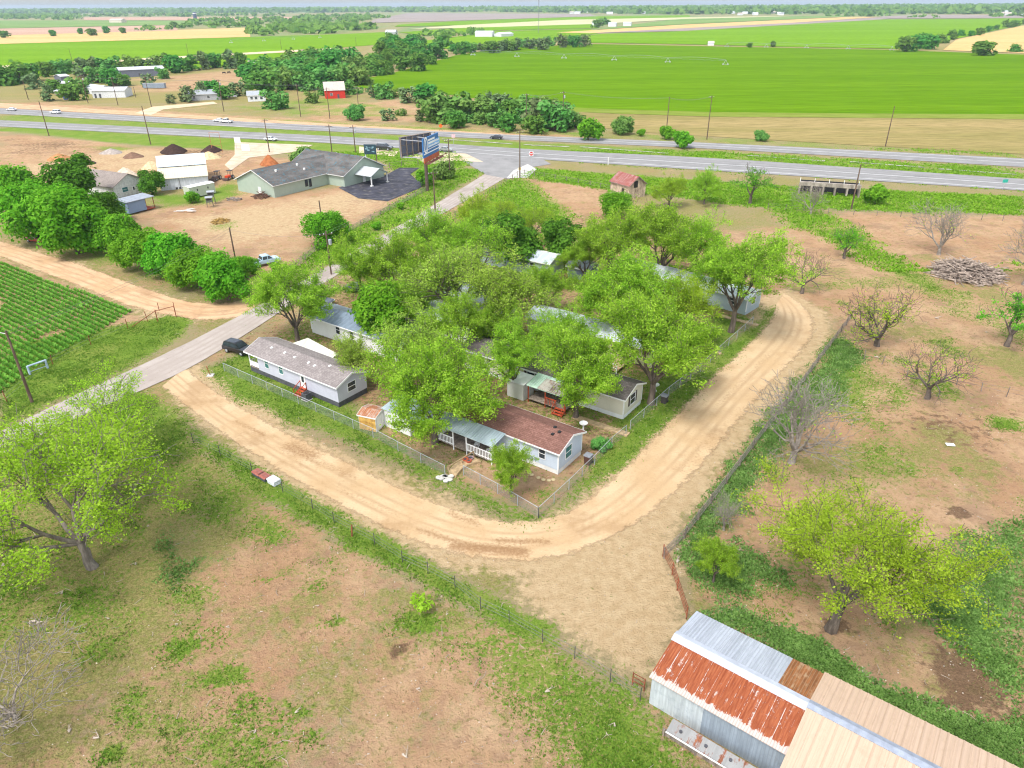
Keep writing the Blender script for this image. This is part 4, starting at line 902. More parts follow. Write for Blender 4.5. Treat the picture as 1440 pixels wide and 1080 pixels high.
def home(label, corner, L, W_=4.6, hw=2.9, rise=.85, wall=None, roof=None, skirt=None, ang=ANG, left=True, name='mobile_home', cat='mobile home', group='mobile homes in the trailer park', trim=WHITE):
    """corner: world xy of the near corner at the left (left=True) or right end of the near long side"""
    c = Vector((corner[0], corner[1], -.1)); X_ = Vector((math.cos(ang), math.sin(ang), 0))
    if not left: c = c - X_ * L
    o = thing(name, label, cat, c, ang, group)
    gable_walls(L, W_, .62, hw, rise).build('wall', wall, o)
    s = MB(); s.box(.04, L - .04, .04, W_ - .04, 0, .62); s.build('skirting', skirt or wall, o)
    r, f = gable_roof(L, W_, hw, rise, roof, o); f.build('fascia', trim, r)
    for x in (-.02, L - .1):
        for y in (-.02, W_ - .1): cb = MB(); cb.box(x, x + .12, y, y + .12, .6, hw - .02); cb.build('corner_trim', trim, o)
    return o
def vents(o, pts, W_, hw, rise, m):
    for x, y in pts:
        z = hw + rise * (1 - abs(y - W_ / 2) / (W_ / 2)) + .05; q = MB(); q.box(x - .14, x + .14, y - .16, y + .16, z, z + .14); q.build('roof_vent', m, o)
def door(o, u, w=.95, z=.65, h=2.0, m=WHITE, glass=True):
    d = MB(); d.box(u, u + w, -.05, -.003, z, z + h); dd = d.build('door', m, o)
    k = MB(); k.tube((u + w - .1, -.1, z + 1), (u + w - .1, -.04, z + 1), .03); k.build('handle', GALV, dd)
    if glass: g = MB(); g.box(u + .25, u + w - .25, -.058, -.05, z + 1., z + 1.75); g.build('pane', GLASS, dd)
# M1: grey home with shingle roof and corner porch
SH_GREY = shingle('grey_brown_shingle', (.22, .19, .18), (.30, .265, .25)); SH_BRN = shingle('red_brown_shingle', (.17, .085, .065), (.24, .125, .10)); SH_DK = shingle('dark_shingle', (.125, .105, .10), (.19, .165, .155))
LAV = siding('lavender_grey_siding', (.52, .52, .60)); PALEB = siding('pale_blue_siding', (.50, .57, .66)); CREAM_S = siding('cream_siding', (.68, .64, .52)); YEL_S = siding('pale_yellow_siding', (.66, .60, .38)); WHT_S = siding('white_siding', (.70, .70, .66)); GRN_S = siding('grey_green_siding', (.36, .43, .45))
M_BLUE = corrug('dark_blue_metal_roof', (.20, .25, .31), .9, .35, .1, None, (.5, .7), (.09, .10, .12)); M_WHITE = corrug('white_metal_roof', (.56, .60, .65), .9, .4, 0, None, (.5, .7), (.48, .50, .52)); M_PALE = corrug('pale_blue_metal_roof', (.38, .45, .48), .3, .45, 0, None, (.5, .7), (.30, .38, .40)); M_GREY = corrug('grey_metal_roof', (.30, .33, .37), .6, .5, 0, None, (.5, .7), (.17, .17, .17)); M_MINT = corrug('mint_metal_roof', (.52, .70, .58), .3, .5)
g = G(353, 521)
m1 = thing('mobile_home', 'light grey mobile home with grey-brown shingle roof, white corner porch and red back steps', 'mobile home', (g.x, g.y, -.1), ANG, 'mobile homes in the trailer park')
L1, W1 = 16.8, 4.6
gable_walls(L1 - 1.9, W1, .75, 3.0, .85, 1.9).build('wall', LAV, m1)
q = MB(); q.box(.02, L1 - .03, .03, W1 - .03, 0, .75); q.build('skirting', DKGREY, m1)
q = MB(); q.box(0, 1.9, 0, W1, .75, .83); q.build('porch_floor', WOODG, m1)
r, f = gable_roof(L1, W1, 3.0, .85, SH_GREY, m1); f.build('fascia', WHITE, r)
q = MB()
for y in (.03, W1 / 2, W1 - .15): q.box(.03, .15, y, y + .12, .83, 3.0)
q.build('porch_post', WHITE, m1)
q = MB(); q.box(.15, 1.9, .05, .09, 1.55, 1.63); q.box(.15, 1.9, .05, .09, .95, 1.02); q.box(.05, .09, .15, W1 - .15, 1.55, 1.63); q.box(.15, 1.9, .055, .085, 1.02, 1.55)
for k in range(18): q.box(.055, .085, .2 + k * .24, .25 + k * .24, .83, 1.55)
q.build('porch_railing', WHITE, m1)
window(m1, 'y0', 3.4, 1.55, .75, 1.3, W1, L1, GLASS_B); window(m1, 'y0', 6.2, 1.55, .75, 1.3, W1, L1, GLASS_B); window(m1, 'x1', 1.6, 1.5, 1.2, 1.1, W1, L1)
door(m1, 10.2)
vents(m1, [(3.2, 1.5), (5.8, 1.5), (7.8, 1.4), (10.4, 1.4), (11.6, 1.3), (13.6, 2.0)], W1, 3.0, .85, WHITE)
def loc(parent, x, y, z=0):
    a = parent.rotation_euler.z; return Vector((parent.location.x + x * math.cos(a) - y * math.sin(a), parent.location.y + x * math.sin(a) + y * math.cos(a), z))
def steps(label, p, ang, n=3, w=1.0, col=REDST):
    o = thing('steps', label, 'steps', p, ang); t = MB()
    for k in range(n): t.box(-w / 2, w / 2, -.3 * (n - k), -.3 * (n - k) + .3, .2 * k + .14, .2 * k + .2)
    t.build('tread', col, o)
    for x in (-w / 2 - .03, w / 2 - .02): s = MB(); s.bar((x, -.3 * n, .08), (x, 0, .2 * n), .05, .2); s.bar((x, -.3 * n, .95), (x, 0, .2 * n + .85), .05, .08); s.box(x - .03, x + .03, -.3 * n, -.3 * n + .06, 0, .95); s.box(x - .03, x + .03, -.07, -.01, 0, .2 * n + .85); s.build('railing', col, o)
    return o
steps('red painted wooden steps at the grey home\'s white back door', loc(m1, 10.7, -.06), ANG, 4)
def ac_unit(label, p):
    o = thing('air_conditioner', label, 'air conditioner', p, ANG); q = MB(); q.box(-.42, .42, -.42, .42, .06, .9); q.build('casing', DKGREY, o); q = MB(); q.lathe([(.36, .9), (.36, .93), (.1, .95)], 16); q.build('fan_grille', BLACK, o); q = MB(); q.box(-.5, .5, -.5, .5, 0, .06); q.build('base_pad', CONC, o)
ac_unit('dark grey air conditioner beside the red back steps', loc(m1, 12.1, -.9))
def flat_cover(label, px, h, m, name='carport', cat='carport', posts=True):
    P = [G(*q, h) for q in px]; c = sum(P, Vector()) / len(P); o = thing(name, label, cat, (c.x, c.y, 0), 0)
    q = MB(); q.slab([p - Vector((c.x, c.y, 0)) for p in P], .12); q.build('roof', m, o)
    if posts:
        for p in P: d = (Vector((c.x, c.y, h)) - p) * .06; q = MB(); q.tube((p.x - c.x + d.x, p.y - c.y + d.y, 0), (p.x - c.x + d.x, p.y - c.y + d.y, h - .1), .06); q.build('post', WHITE, o)
    return o
CREAMM = corrug('cream_metal_cover', (.66, .64, .54), .4, .5, 0, None, (.5, .7), (.50, .47, .37))
flat_cover('cream flat metal patio cover between the grey home and the dark blue roofed white home', [(410, 483), (433, 475), (476, 498), (455, 511)], 2.5, CREAMM, 'patio_cover', 'patio cover')
# M2
g = G(439, 467)
m2 = home('white mobile home with a dark blue metal roof near the county road', (g.x, g.y), 18, 4.8, 2.8, .75, WHT_S, M_BLUE)
for u in (5.4, 8.2): window(m2, 'y0', u, 1.3, .8, 1.2, 4.8, 18)
# M3 with its porch
m3 = home('pale blue mobile home with red-brown shingle roof and a covered white railed porch', (4.6, 59.1), 21.8, 4.6, 2.9, .85, PALEB, SH_BRN, OFFW, left=False)
L3 = 21.8
window(m3, 'y0', L3 - 2.3, 1.35, .7, 1.15, 4.6, L3); window(m3, 'x1', 1.3, 1.25, 1.15, 1.35, 4.6, L3, GLASS_B); window(m3, 'y0', 5.0, 1.35, 1.1, 1.1, 4.6, L3); door(m3, L3 - 9.8)
window(m3, 'y0', 12.8, 1.3, 1.2, 1.1, 4.6, L3)
vents(m3, [(11.6, 2.9), (11.9, 2.2), (L3 - 1.2, 2.0), (L3 - 1.7, 1.5), (L3 - 2.0, 2.4)], 4.6, 2.9, .85, BLACK)
q = MB(); q.slab([(L3 - 14.2, -2.6, 2.45), (L3 - 6.3, -2.6, 2.45), (L3 - 6.3, -.3, 2.88), (L3 - 14.2, -.3, 2.88)], .08); q.build('porch_roof', M_PALE, m3)
q = MB(); q.box(L3 - 14, L3 - 6.5, -2.5, -.02, .5, .6); q.build('porch_floor', WOODG, m3)
q = MB()
for x in (L3 - 14, L3 - 11.7, L3 - 9.9, L3 - 6.6): q.box(x, x + .1, -2.5, -2.4, 0, 2.44)
q.build('porch_post', WHITE, m3)
q = MB()
for x0, x1 in ((L3 - 14, L3 - 11.7), (L3 - 9.9, L3 - 6.6)):
    q = MB(); q.box(x0, x1, -2.49, -2.43, 1.45, 1.53); q.box(x0, x1, -2.49, -2.43, .7, .76); x = x0 + .15
    while x < x1: q.box(x, x + .06, -2.48, -2.44, .6, 1.45); x += .2
    x = L3 - 14 if x0 < L3 - 12 else L3 - 6.62; q.box(x, x + .06, -2.4, -.1, 1.45, 1.53); q.box(x + .01, x + .05, -2.4, -.1, .7, 1.45); q.build('porch_railing', WHITE, m3)
q = MB(); q.slab([(.5, -3.4, 2.4), (7.2, -3.0, 2.4), (7.2, -.3, 2.85), (.5, -.3, 2.85)], .08)
q.build('side_awning', M_PALE, m3)
q = MB(); q.box(.6, 4.6, -3.2, -.02, 0, 2.3); q.build('side_room', WHT_S, m3)
# chairs on the porch
def chair(label, p, rz, m):
    o = thing('lawn_chair', label, 'chair', p, rz); q = MB(); q.box(-.25, .25, -.25, .25, .4, .45); q.build('seat', m, o); q = MB(); q.bar((0, .26, .42), (0, .4, 1.0), .5, .04); q.build('backrest', m, o)
    for x in (-.22, .22):
        for y in (-.22, .22): q = MB(); q.box(x - .025, x + .025, y - .025, y + .025, 0, .4); q.build('leg', m, o)
chair('white plastic chair behind the left porch opening of the red-brown roofed home', loc(m3, L3 - 9.4, -1.3, .5), ANG + .4, WHITE)
chair('white plastic chair behind the right porch railing of the red-brown roofed home', loc(m3, L3 - 7.6, -1.4, .5), ANG - .3, WHITE)
# M4
g = G(876, 590)
m4 = home('cream mobile home with dark shingle roof, brown shutters and a red stepped porch', (g.x, g.y), 23.5, 4.6, 2.9, .85, CREAM_S, SH_DK, WHITE, left=False)
L4 = 23.5; SHUT = mat('dark_shutter', (.06, .035, .03), .6, 0, .2)
window(m4, 'x1', 1.5, 1.3, 1.2, 1.3, 4.6, L4, GLASS, SHUT); window(m4, 'y0', 10.2, 1.5, 1.1, .9, 4.6, L4, GLASS, SHUT); window(m4, 'y0', 4.0, 1.5, 1.1, .9, 4.6, L4); door(m4, 14.0)
vents(m4, [(4, 1.6), (9.4, 1.4), (9.0, 2.0), (13, 1.6)], 4.6, 2.9, .85, BLACK)
q = MB(); q.slab([(12.0, -2.9, 2.35), (17.6, -2.9, 2.35), (17.6, -.3, 2.87), (12.0, -.3, 2.87)], .08); q.build('porch_roof', M_MINT, m4)
q = MB(); q.slab([(13.6, -2.92, 2.42), (17.4, -2.92, 2.42), (17.4, -.9, 2.83), (13.6, -.9, 2.83)], .05); q.build('roof_patch', corrug('rusty_patch', (.50, .47, .42), .3, .7, 0, (.20, .12, .08), (.45, .6)), m4)
q = MB(); q.box(12.2, 17.4, -2.8, -.02, .5, .6); q.build('porch_floor', WOODG, m4)
q = MB()
for x in (12.2, 14.6, 17.3): q.box(x, x + .1, -2.8, -2.7, 0, 2.34)
q.build('porch_post', REDST, m4)
q = MB()
for x0, x1 in ((14.7, 16.2),):
    q.box(x0, x1, -2.79, -2.73, 1.4, 1.5)
    x = x0 + .1
    while x < x1: q.box(x, x + .06, -2.78, -2.74, .6, 1.4); x += .22
q.build('porch_railing', REDST, m4)
steps('red wooden steps up to the porch of the cream dark-roofed home', loc(m4, 16.9, -2.85), ANG, 3, 1.3)
sh = thing('storage_shed', 'white shed with a flat white roof against the cream dark-roofed home', 'shed', loc(m4, 9.3, -3.0), ANG); q = MB(); q.box(0, 2.4, 0, 2.2, 0, 2.2); q.build('wall', WHT_S, sh); q = MB(); q.slab([(-.15, -.15, 2.24), (2.55, -.15, 2.24), (2.55, 2.35, 2.42), (-.15, 2.35, 2.42)], .1); q.build('roof', WHITE, sh); q = MB(); q.box(2.4, 2.44, .6, 1.5, .05, 1.9); q.build('door', OFFW, sh)
# M5, M6 and the homes deeper under the trees
m5 = home('pale yellow mobile home with a white metal roof in the middle of the park', (2.3, 94.2), 19.5, 4.6, 2.8, .8, YEL_S, M_WHITE)
window(m5, 'y0', 2.5, 1.3, 1.3, 1.2, 4.6, 19.5); window(m5, 'y0', 9.5, 1.4, 1., .9, 4.6, 19.5)
dk = thing('wooden_deck', 'unpainted wooden deck with loose boards beside the pale yellow home', 'deck', loc(m5, 12.2, -4.2), ANG); q = MB(); q.box(0, 4.5, 0, 3.6, .4, .5); q.build('deck_floor', RAW, dk); q = MB()
for x in (0, 1.5, 3, 4.4): q.box(x, x + .1, 0, .1, 0, 1.4)
q.build('post', WHITE, dk); q = MB(); q.box(0, 4.5, .02, .08, 1.3, 1.4); q.box(0, 4.5, .02, .08, .75, .83); q.build('railing', WHITE, dk)
q = MB(); q.box(5, 20, -.02, .0, .6, 1.4)
m6 = home('long grey-green mobile home with a white metal roof near the bend of the dirt loop', (G(1048, 443).x, G(1048, 443).y), 24, 4.6, 2.8, .8, GRN_S, M_WHITE, left=False, ang=math.radians(-43))
window(m6, 'y0', 21, 1.3, 1., 1., 4.6, 24); window(m6, 'y0', 6, 1.3, 1., 1., 4.6, 24); window(m6, 'x1', 1.6, 1.3, 1.2, 1.1, 4.6, 24)
q = MB(); q.slab([(9, -3, 2.4), (15, -3, 2.4), (15, -.3, 2.78), (9, -.3, 2.78)], .08); q.build('porch_roof', M_WHITE, m6)
q = MB()
for x in (9.1, 12, 14.8): q.box(x, x + .1, -2.9, -2.8, 0, 2.38)
q.build('porch_post', WHITE, m6)
g = G(772, 392)
m7 = home('mobile home with a white ridged pale grey roof at the back of the park', (g.x, g.y), 15, 4.6, 2.9, .9, GRN_S, corrug('pale_grey_roof', (.46, .52, .56), .5, .5), left=False)
q = MB(); q.slab([(-.3, 2.2, 3.89), (15.3, 2.2, 3.89), (15.3, 3.2, 3.72), (-.3, 3.2, 3.72)], .04); q.build('ridge_cap', WHITE, m7); window(m7, 'y0', 11, 1.4, 1., .9, 4.6, 15)
g = G(815, 392)
m8 = home('small slate blue shed under the trees in the middle of the park', (g.x - 2, g.y + 1), 4.2, 3., 2.3, .9, siding('slate_blue_siding', (.20, .24, .34)), M_GREY, name='storage_shed', cat='shed', group=None)
g = G(590, 422); m9 = home('mobile home with a grey metal roof beneath the county road trees', (g.x, g.y), 16, 4.6, 2.8, .7, WHT_S, M_GREY); window(m9, 'y0', 6, 1.4, 1., .9, 4.6, 16)
g = G(668, 487); m10 = home('mobile home with a whitish grey metal roof left of the middle of the park', (g.x, g.y), 18, 4.6, 2.8, .7, WHT_S, M_WHITE, left=False); window(m10, 'y0', 13, 1.4, 1., .9, 4.6, 18)
g = G(582, 490); bp0 = flat_cover('grey lean-to roof piled with brown boards behind the grey home', [(566, 458), (584, 449), (588, 470), (573, 478)], 2.3, M_GREY, 'lean_to', 'lean-to')
# rusty little shed with yellow-orange end by the fence
g = G(506, 603)
rs = thing('storage_shed', 'tiny white and yellow metal shed with a rusty orange roof beside the chain link fence', 'shed', (g.x, g.y, 0), ANG + .25)
q = MB(); q.prism_x([(0, 0), (2.3, 0), (2.3, 1.85), (1.15, 2.15), (0, 1.85)], 0, 2.2); q.build('wall', OFFW, rs)
q = MB(); q.box(.05, 2.15, -.04, -.003, .05, 1.8); q.build('front_panel', mat('yellow_orange_panel', (.62, .38, .10), .7, 0, .3, 1.5, .2, 0, (1, 1, 1), (.35, .12, .04), .7), rs)
r_, f_ = gable_roof(2.2, 2.3, 1.87, .3, corrug('rust_roof', (.50, .40, .33), .2, .8, 0, (.40, .13, .04), (.38, .55)), rs, .1, .12, .05); f_.build('edge', OFFW, r_)
q = MB(); q.box(2.203, 2.24, .25, 1.1, .05, 1.75); q.build('door', WHITE, rs); q = MB(); q.box(2.203, 2.24, 1.16, 2.0, .05, 1.75); q.build('door', WHITE, rs)
# ------------------------------------------------------------------ the barn at the lower right
BX = Vector((.787, -.617, 0)); BANG = math.atan2(BX.y, BX.x)
bn = thing('metal_barn', 'long gabled metal barn with rust-red, silver and tan roof sheets at the lower right corner', 'barn', (9.2, 32.5, -.1), BANG)
HB, WB, RB = 2.75, 6.85, .75; LB = 32.
B_GAL = corrug('barn_galvanised', (.42, .45, .50), .22, .45, .1, None, (.5, .7), (.33, .36, .40), 0, .6); B_BLUE = corrug('barn_grey_wall', (.28, .33, .38), .22, .55, .05, None, (.5, .7), (.20, .23, .26), 0, .7)
B_WASH = corrug('barn_whitewashed_wall', (.46, .50, .51), .22, .7, 0, None, (.5, .7), (.24, .28, .31), 0, .75); B_TAN = corrug('barn_tan_roof', (.50, .36, .255), .3, .55, 0, None, (.5, .7), (.43, .305, .21), 0, .78, .35)
B_CAP = mat('ridge_cap_metal', (.46, .49, .55), .45, .1, .12, 1)
def rust_roof():
    t = NT('rusted_roof_sheets'); p = t.pos((1, 1, 1)); sx = t.n('ShaderNodeSeparateXYZ'); t.l(p, sx.inputs[0])
    st = t.pos((2.2, .25, .25)); n = t.noise(st, 1.3, 6, .7); n2 = t.noise(p, 2.2, 6, .75, .3); n3 = t.noise(t.pos((5, .5, .5)), 2., 4)
    rc = t.mix(t.ramp(n3, .3, .7), (.23, .055, .02), (.34, .105, .042)); rc = t.mix(t.ramp(n2, .5, .72, 0, .6), rc, (.17, .035, .015))
    f = t.math('FRACT', t.math('DIVIDE', sx.outputs[0], .72)); lap = t.math('MINIMUM', f, t.math('SUBTRACT', 1., f))
    edge = t.math('ADD', t.ramp(lap, .05, 0., 0, .10), t.ramp(sx.outputs[1], .45, -.2, 0, .25))
    q = t.math('ADD', t.math('ADD', t.math('MULTIPLY', n, .5), t.math('MULTIPLY', n2, .5)), edge)
    c = t.mix(t.ramp(q, .555, .62), rc, (.50, .43, .38)); w = t.math('SINE', t.math('MULTIPLY', sx.outputs[0], 6.28318 / .18))
    c = t.mix(t.ramp(w, .4, 1., 0, .3), c, (.22, .045, .015)); t.principled(c, .8, 0, .25, t.bump(w, .5, .03)); return t.m
B_RUST = rust_roof()
B_RUST2 = corrug('brown_rust_sheets', (.42, .28, .16), .2, .8, 0, (.30, .115, .035), (.36, .5))
def ribbed(x0, x1, a, b, pitch, h, th=.05, rw=.07):
    """roof sheet from the eave line a=(y,z) to the ridge line b, with standing ribs"""
    m = MB(); m.slab([(x0, a[0], a[1]), (x1, a[0], a[1]), (x1, b[0], b[1]), (x0, b[0], b[1])] if b[0] > a[0] else [(x0, b[0], b[1]), (x1, b[0], b[1]), (x1, a[0], a[1]), (x0, a[0], a[1])], th)
    x = x0 + pitch / 2
    while x < x1:
        m.add([(x - rw, a[0], a[1] + .002), (x + rw, a[0], a[1] + .002), (x, a[0], a[1] + h), (x - rw, b[0], b[1] + .002), (x + rw, b[0], b[1] + .002), (x, b[0], b[1] + h)], [(0, 1, 2), (3, 5, 4), (0, 2, 5, 3), (1, 4, 5, 2)]); x += pitch
    return m
zr = HB + RB; yr = WB / 2; xs = 9.0
q = MB(); q.prism_x([(0, 0), (WB, 0), (WB, HB), (yr, zr - .06), (0, HB)], 0, xs); q.build('wall', B_BLUE, bn)
q = MB(); q.box(.02, 3.7, -.035, -.004, .05, HB - .1); q.build('whitewashed_panel', B_WASH, bn)
ribbed(-.12, xs, (-.25, HB + .02), (yr - .1, zr), .24, .025).build('rusted_roof', B_RUST, bn)
ribbed(-.15, 6.9, (WB + .2, HB + .02), (yr + .1, zr), .24, .03).build('silver_roof', B_GAL, bn)
ribbed(6.9, xs, (WB + .2, HB + .02), (yr + .1, zr), .24, .03).build('brown_roof_patch', B_RUST2, bn)
q = MB(); q.prism_x([(yr - .52, zr - .06), (yr, zr + .09), (yr + .42, zr - .02), (yr + .42, zr - .05), (yr, zr + .05), (yr - .52, zr - .1)], -.2, xs); q.build('ridge_cap', B_CAP, bn)
q = MB(); q.prism_x([(-3.6, 0), (WB, 0), (WB, HB + .06), (yr, zr), (-3.6, HB - .75)], xs + .02, LB); q.build('tan_section_wall', B_TAN, bn)
ribbed(xs - .05, LB, (-3.9, HB - .72), (yr - .1, zr + .07), .42, .045).build('tan_roof', B_TAN, bn)
ribbed(xs - .05, LB, (WB + .35, HB + .07), (yr + .1, zr + .07), .42, .045).build('tan_roof', B_TAN, bn)
q = MB(); q.prism_x([(yr - .36, zr + .06), (yr, zr + .17), (yr + .36, zr + .06), (yr + .36, zr + .03), (yr, zr + .13), (yr - .36, zr + .03)], xs - .05, LB); q.build('ridge_cap', mat('blue_grey_cap', (.28, .31, .37), .5, .1, .15), bn)
# low lean-to trough in front of the wall
lt = thing('feed_trough', 'low patched white and rusty metal trough cover along the barn wall', 'trough', (9.2, 32.5, -.1), BANG)
W_TR = corrug('trough_cover', (.27, .27, .26), 9., .8, 0, (.22, .075, .035), (.50, .58), (.4, .4, .38))
q = MB(); q.slab([(2.1, -1.7, .75), (8.8, -1.7, .75), (8.8, -.8, 1.0), (2.1, -.8, 1.0)], .06); q.build('cover', W_TR, lt)
q = MB(); q.box(1.8, 8.7, -1.6, -1.5, .05, .62); q.build('front_board', WOODG, lt)
for k, x in enumerate((1.9, 4.1, 6.4, 8.5)): q = MB(); q.box(x, x + .1, -1.7, -1.6, 0, .7); q.build('leg', WOODG, lt)
for k, x in enumerate((2.9, 4.6, 6.2)): q = MB(); q.tube((x, -1.3 + .05 * k, .86), (x, -1.3 + .05 * k, .95), .11); q.build('cap', DKGREY, lt)
q = MB(); q.box(2.1, 8.8, -1.83, -1.76, .72, .80); q.build('edge_pipe', OFFW, lt)
gt = thing('pipe_gate', 'short rusty pipe gate at the near corner of the barn', 'gate', (9.0, 33.4, 0), 2.5); q = MB()
for x in (0, .9): q.tube((x, 0, 0), (x, 0, 1.2), .05)
for z in (.4, .8, 1.15): q.tube((0, 0, z), (.9, 0, z), .035)
q.build('frame', RUSTM, gt)
# ------------------------------------------------------------------ buildings on the left
SAGE = siding('sage_siding', (.36, .43, .35)); TEAL = (.05, .16, .20)
def church_roof():
    t = NT('worn_dark_shingle'); p = t.pos((1, 1, 1)); n = t.noise(t.pos((.5, 1, 1)), .5, 6, .65); n2 = t.noise(p, .9, 5, .7, .5); n3 = t.noise(p, 6, 4)
    c = t.mix(t.ramp(n, .3, .7), (.08, .075, .07), (.155, .145, .135)); c = t.mix(t.ramp(n2, .56, .62, 0, .75), c, TEAL); c = t.mix(t.ramp(n3, .5, .8, 0, .5), c, (.24, .235, .23))
    t.principled(c, .95, 0, .1, t.bump(n3, .4, .04)); return t.m
CHR = church_roof()
a0 = G(387, 278); a1 = G(461.7, 259); a2 = G(345, 266)
d = (a1 - a0); Lm = d.length; cang = math.atan2(d.y, d.x); Wm = max(13., abs((a2 - a0).dot(Vector((-math.sin(cang), math.cos(cang), 0)))))
ch = thing('long_building', 'long sage green building with a worn dark shingle roof and a small porch canopy', 'building', (a0.x, a0.y, -.1), cang)
CH, CR = 3.2, 2.9
gable_walls(Lm + 10, Wm, 0, CH, CR).build('wall', SAGE, ch)
r, f = gable_roof(Lm + 10, Wm, CH, CR, CHR, ch, .5, .5, .15); f.build('fascia', OFFW, r)
# cross wing: its ridge runs square to the main one, gable toward the lot
WW, WF = 15., 6.2; WLn = Wm + WF + 1.
def wing_part(o): o.location = (Lm, Wm + 1., 0); o.rotation_euler.z = -math.pi / 2; return o
wing_part(gable_walls(WLn, WW, 0, CH + .02, 3.5).build('wing_wall', SAGE, ch))
r, f = gable_roof(WLn, WW, CH + .02, 3.5, CHR, ch, .5, .6, .15, 'wing_roof'); wing_part(r); f.build('fascia', OFFW, r)
o_ = ch
q = MB(); q.box(Lm * .56, Lm * .56 + 1., -.06, -.003, .9, 2.6); q.box(Lm * .56 + 1.3, Lm * .56 + 2.2, -.06, -.003, .6, 2.6); wn = q.build('window', GLASS, ch)
q = MB(); q.box(-.05, -.003, 5.0, 6.0, 0, 2.1); q.build('door', OFFW, ch)
ym = WW / 2 - .3; X0 = WLn
q = MB(); q.slab([(X0 + .1, ym - 3.4, 2.75), (X0 + 6., ym - 3.4, 2.75), (X0 + 6., ym, 4.3), (X0 + .1, ym, 4.3)], .12); q.slab([(X0 + .1, ym, 4.3), (X0 + 6., ym, 4.3), (X0 + 6., ym + 3.4, 2.75), (X0 + .1, ym + 3.4, 2.75)], .12); cn = wing_part(q.build('canopy', corrug('light_canopy_roof', (.50, .53, .53), .3, .5), ch))
q = MB(); q.prism_x([(ym - 3.1, 2.75), (ym + 3.1, 2.75), (ym, 4.1)], X0 + 5.7, X0 + 5.85); q.build('gable_board', SAGE, cn)
for y in (ym - 3., ym + 3.): q = MB(); q.box(X0 + 5.5, X0 + 5.75, y - .12, y + .12, 0, 2.7); q.box(X0 + 5.3, X0 + 5.95, y - .33, y + .33, 0, .4); wing_part(q.build('canopy_post', OFFW, ch))
q = MB(); q.box(X0 + .003, X0 + .08, ym - .5, ym + .5, .05, 2.1); wing_part(q.build('door', WHITE, ch))
for x, y in ((5, Wm * .32), (12.5, Wm * .36), (Lm - 5, Wm * .2)): z = CH + CR * y / (Wm / 2) + .1; q = MB(); q.tube((x, y, z - .1), (x, y, z + .4), .3); q.build('roof_vent', OFFW, ch)
jp = thing('scrap_pile', 'pile of brown scrap and branches at the near corner of the sage green building', 'scrap pile', G(368, 277), 0)
rn = random.Random(3)
def heap(o, name, n, R_, h, m, l=(1., 2.4), r=.05, seed=1):
    rn = random.Random(seed); q = MB()
    for _ in range(n):
        t = rn.uniform(0, 6.28); rr = R_ * math.sqrt(rn.random()); z = h * (1 - (rr / R_) ** 1.3) * rn.uniform(.2, 1) + .05; a = rn.uniform(0, 6.28); L_ = rn.uniform(*l); tl = rn.gauss(0, .25)
        c = Vector((rr * math.cos(t), rr * math.sin(t), z)); dv = Vector((math.cos(a) * math.cos(tl), math.sin(a) * math.cos(tl), math.sin(tl))) * L_ / 2
        p0, p1 = c - dv, c + dv; p0.z = max(p0.z, .03); p1.z = max(p1.z, .03); mid = (p0 + p1) / 2 + Vector((rn.gauss(0, .12), rn.gauss(0, .12), rn.gauss(0, .08)))
        rr_ = r * rn.uniform(.5, 1.4); q.tube(p0, mid, rr_, rr_ * .8, 5); q.tube(mid, p1, rr_ * .8, rr_ * .45, 5)
    return q.build(name, m, o)
heap(jp, 'scrap', 70, 2.2, 1.3, mat('brown_scrap', (.16, .085, .06), .9, 0, .5, 3), (1, 2.5), .09, 4)
BR = mat('dead_branch', (.40, .32, .26), .95, 0, .4, 2, .1, .3)
bp = thing('brush_pile', 'large heap of dead grey branches in the right pasture', 'brush pile', G(1358, 386), 0)
heap(bp, 'branches', 420, 5.4, 3.0, BR, (1.6, 5.2), .10, 9)
heap(bp, 'inner_branches', 160, 4.2, 1.9, mat('dark_branch', (.14, .10, .08), .95, 0, .4, 2), (2, 4), .16, 12)
yb = thing('brush_pile', 'small pile of yellow-brown cut brush on the gravel yard', 'brush pile', G(310, 312), 0); heap(yb, 'branches', 110, 1.9, .9, mat('yellow_brush', (.42, .27, .08), .95, 0, .4, 2), (.6, 1.8), .06, 15)
sp = thing('scrap_pile', 'scattered white boards lying on the yard soil', 'scrap pile', G(262, 297), 0); rn = random.Random(8); q = MB()
for _ in range(9): a = rn.uniform(-.5, .6); c = Vector((rn.uniform(-1.5, 1.5), rn.uniform(-1.5, 1.5), rn.uniform(.05, .4))); dv = Vector((math.cos(a), math.sin(a), .05)) * rn.uniform(.7, 1.4); q.bar(c - dv, c + dv, .3, .05)
q.build('boards', OFFW, sp)
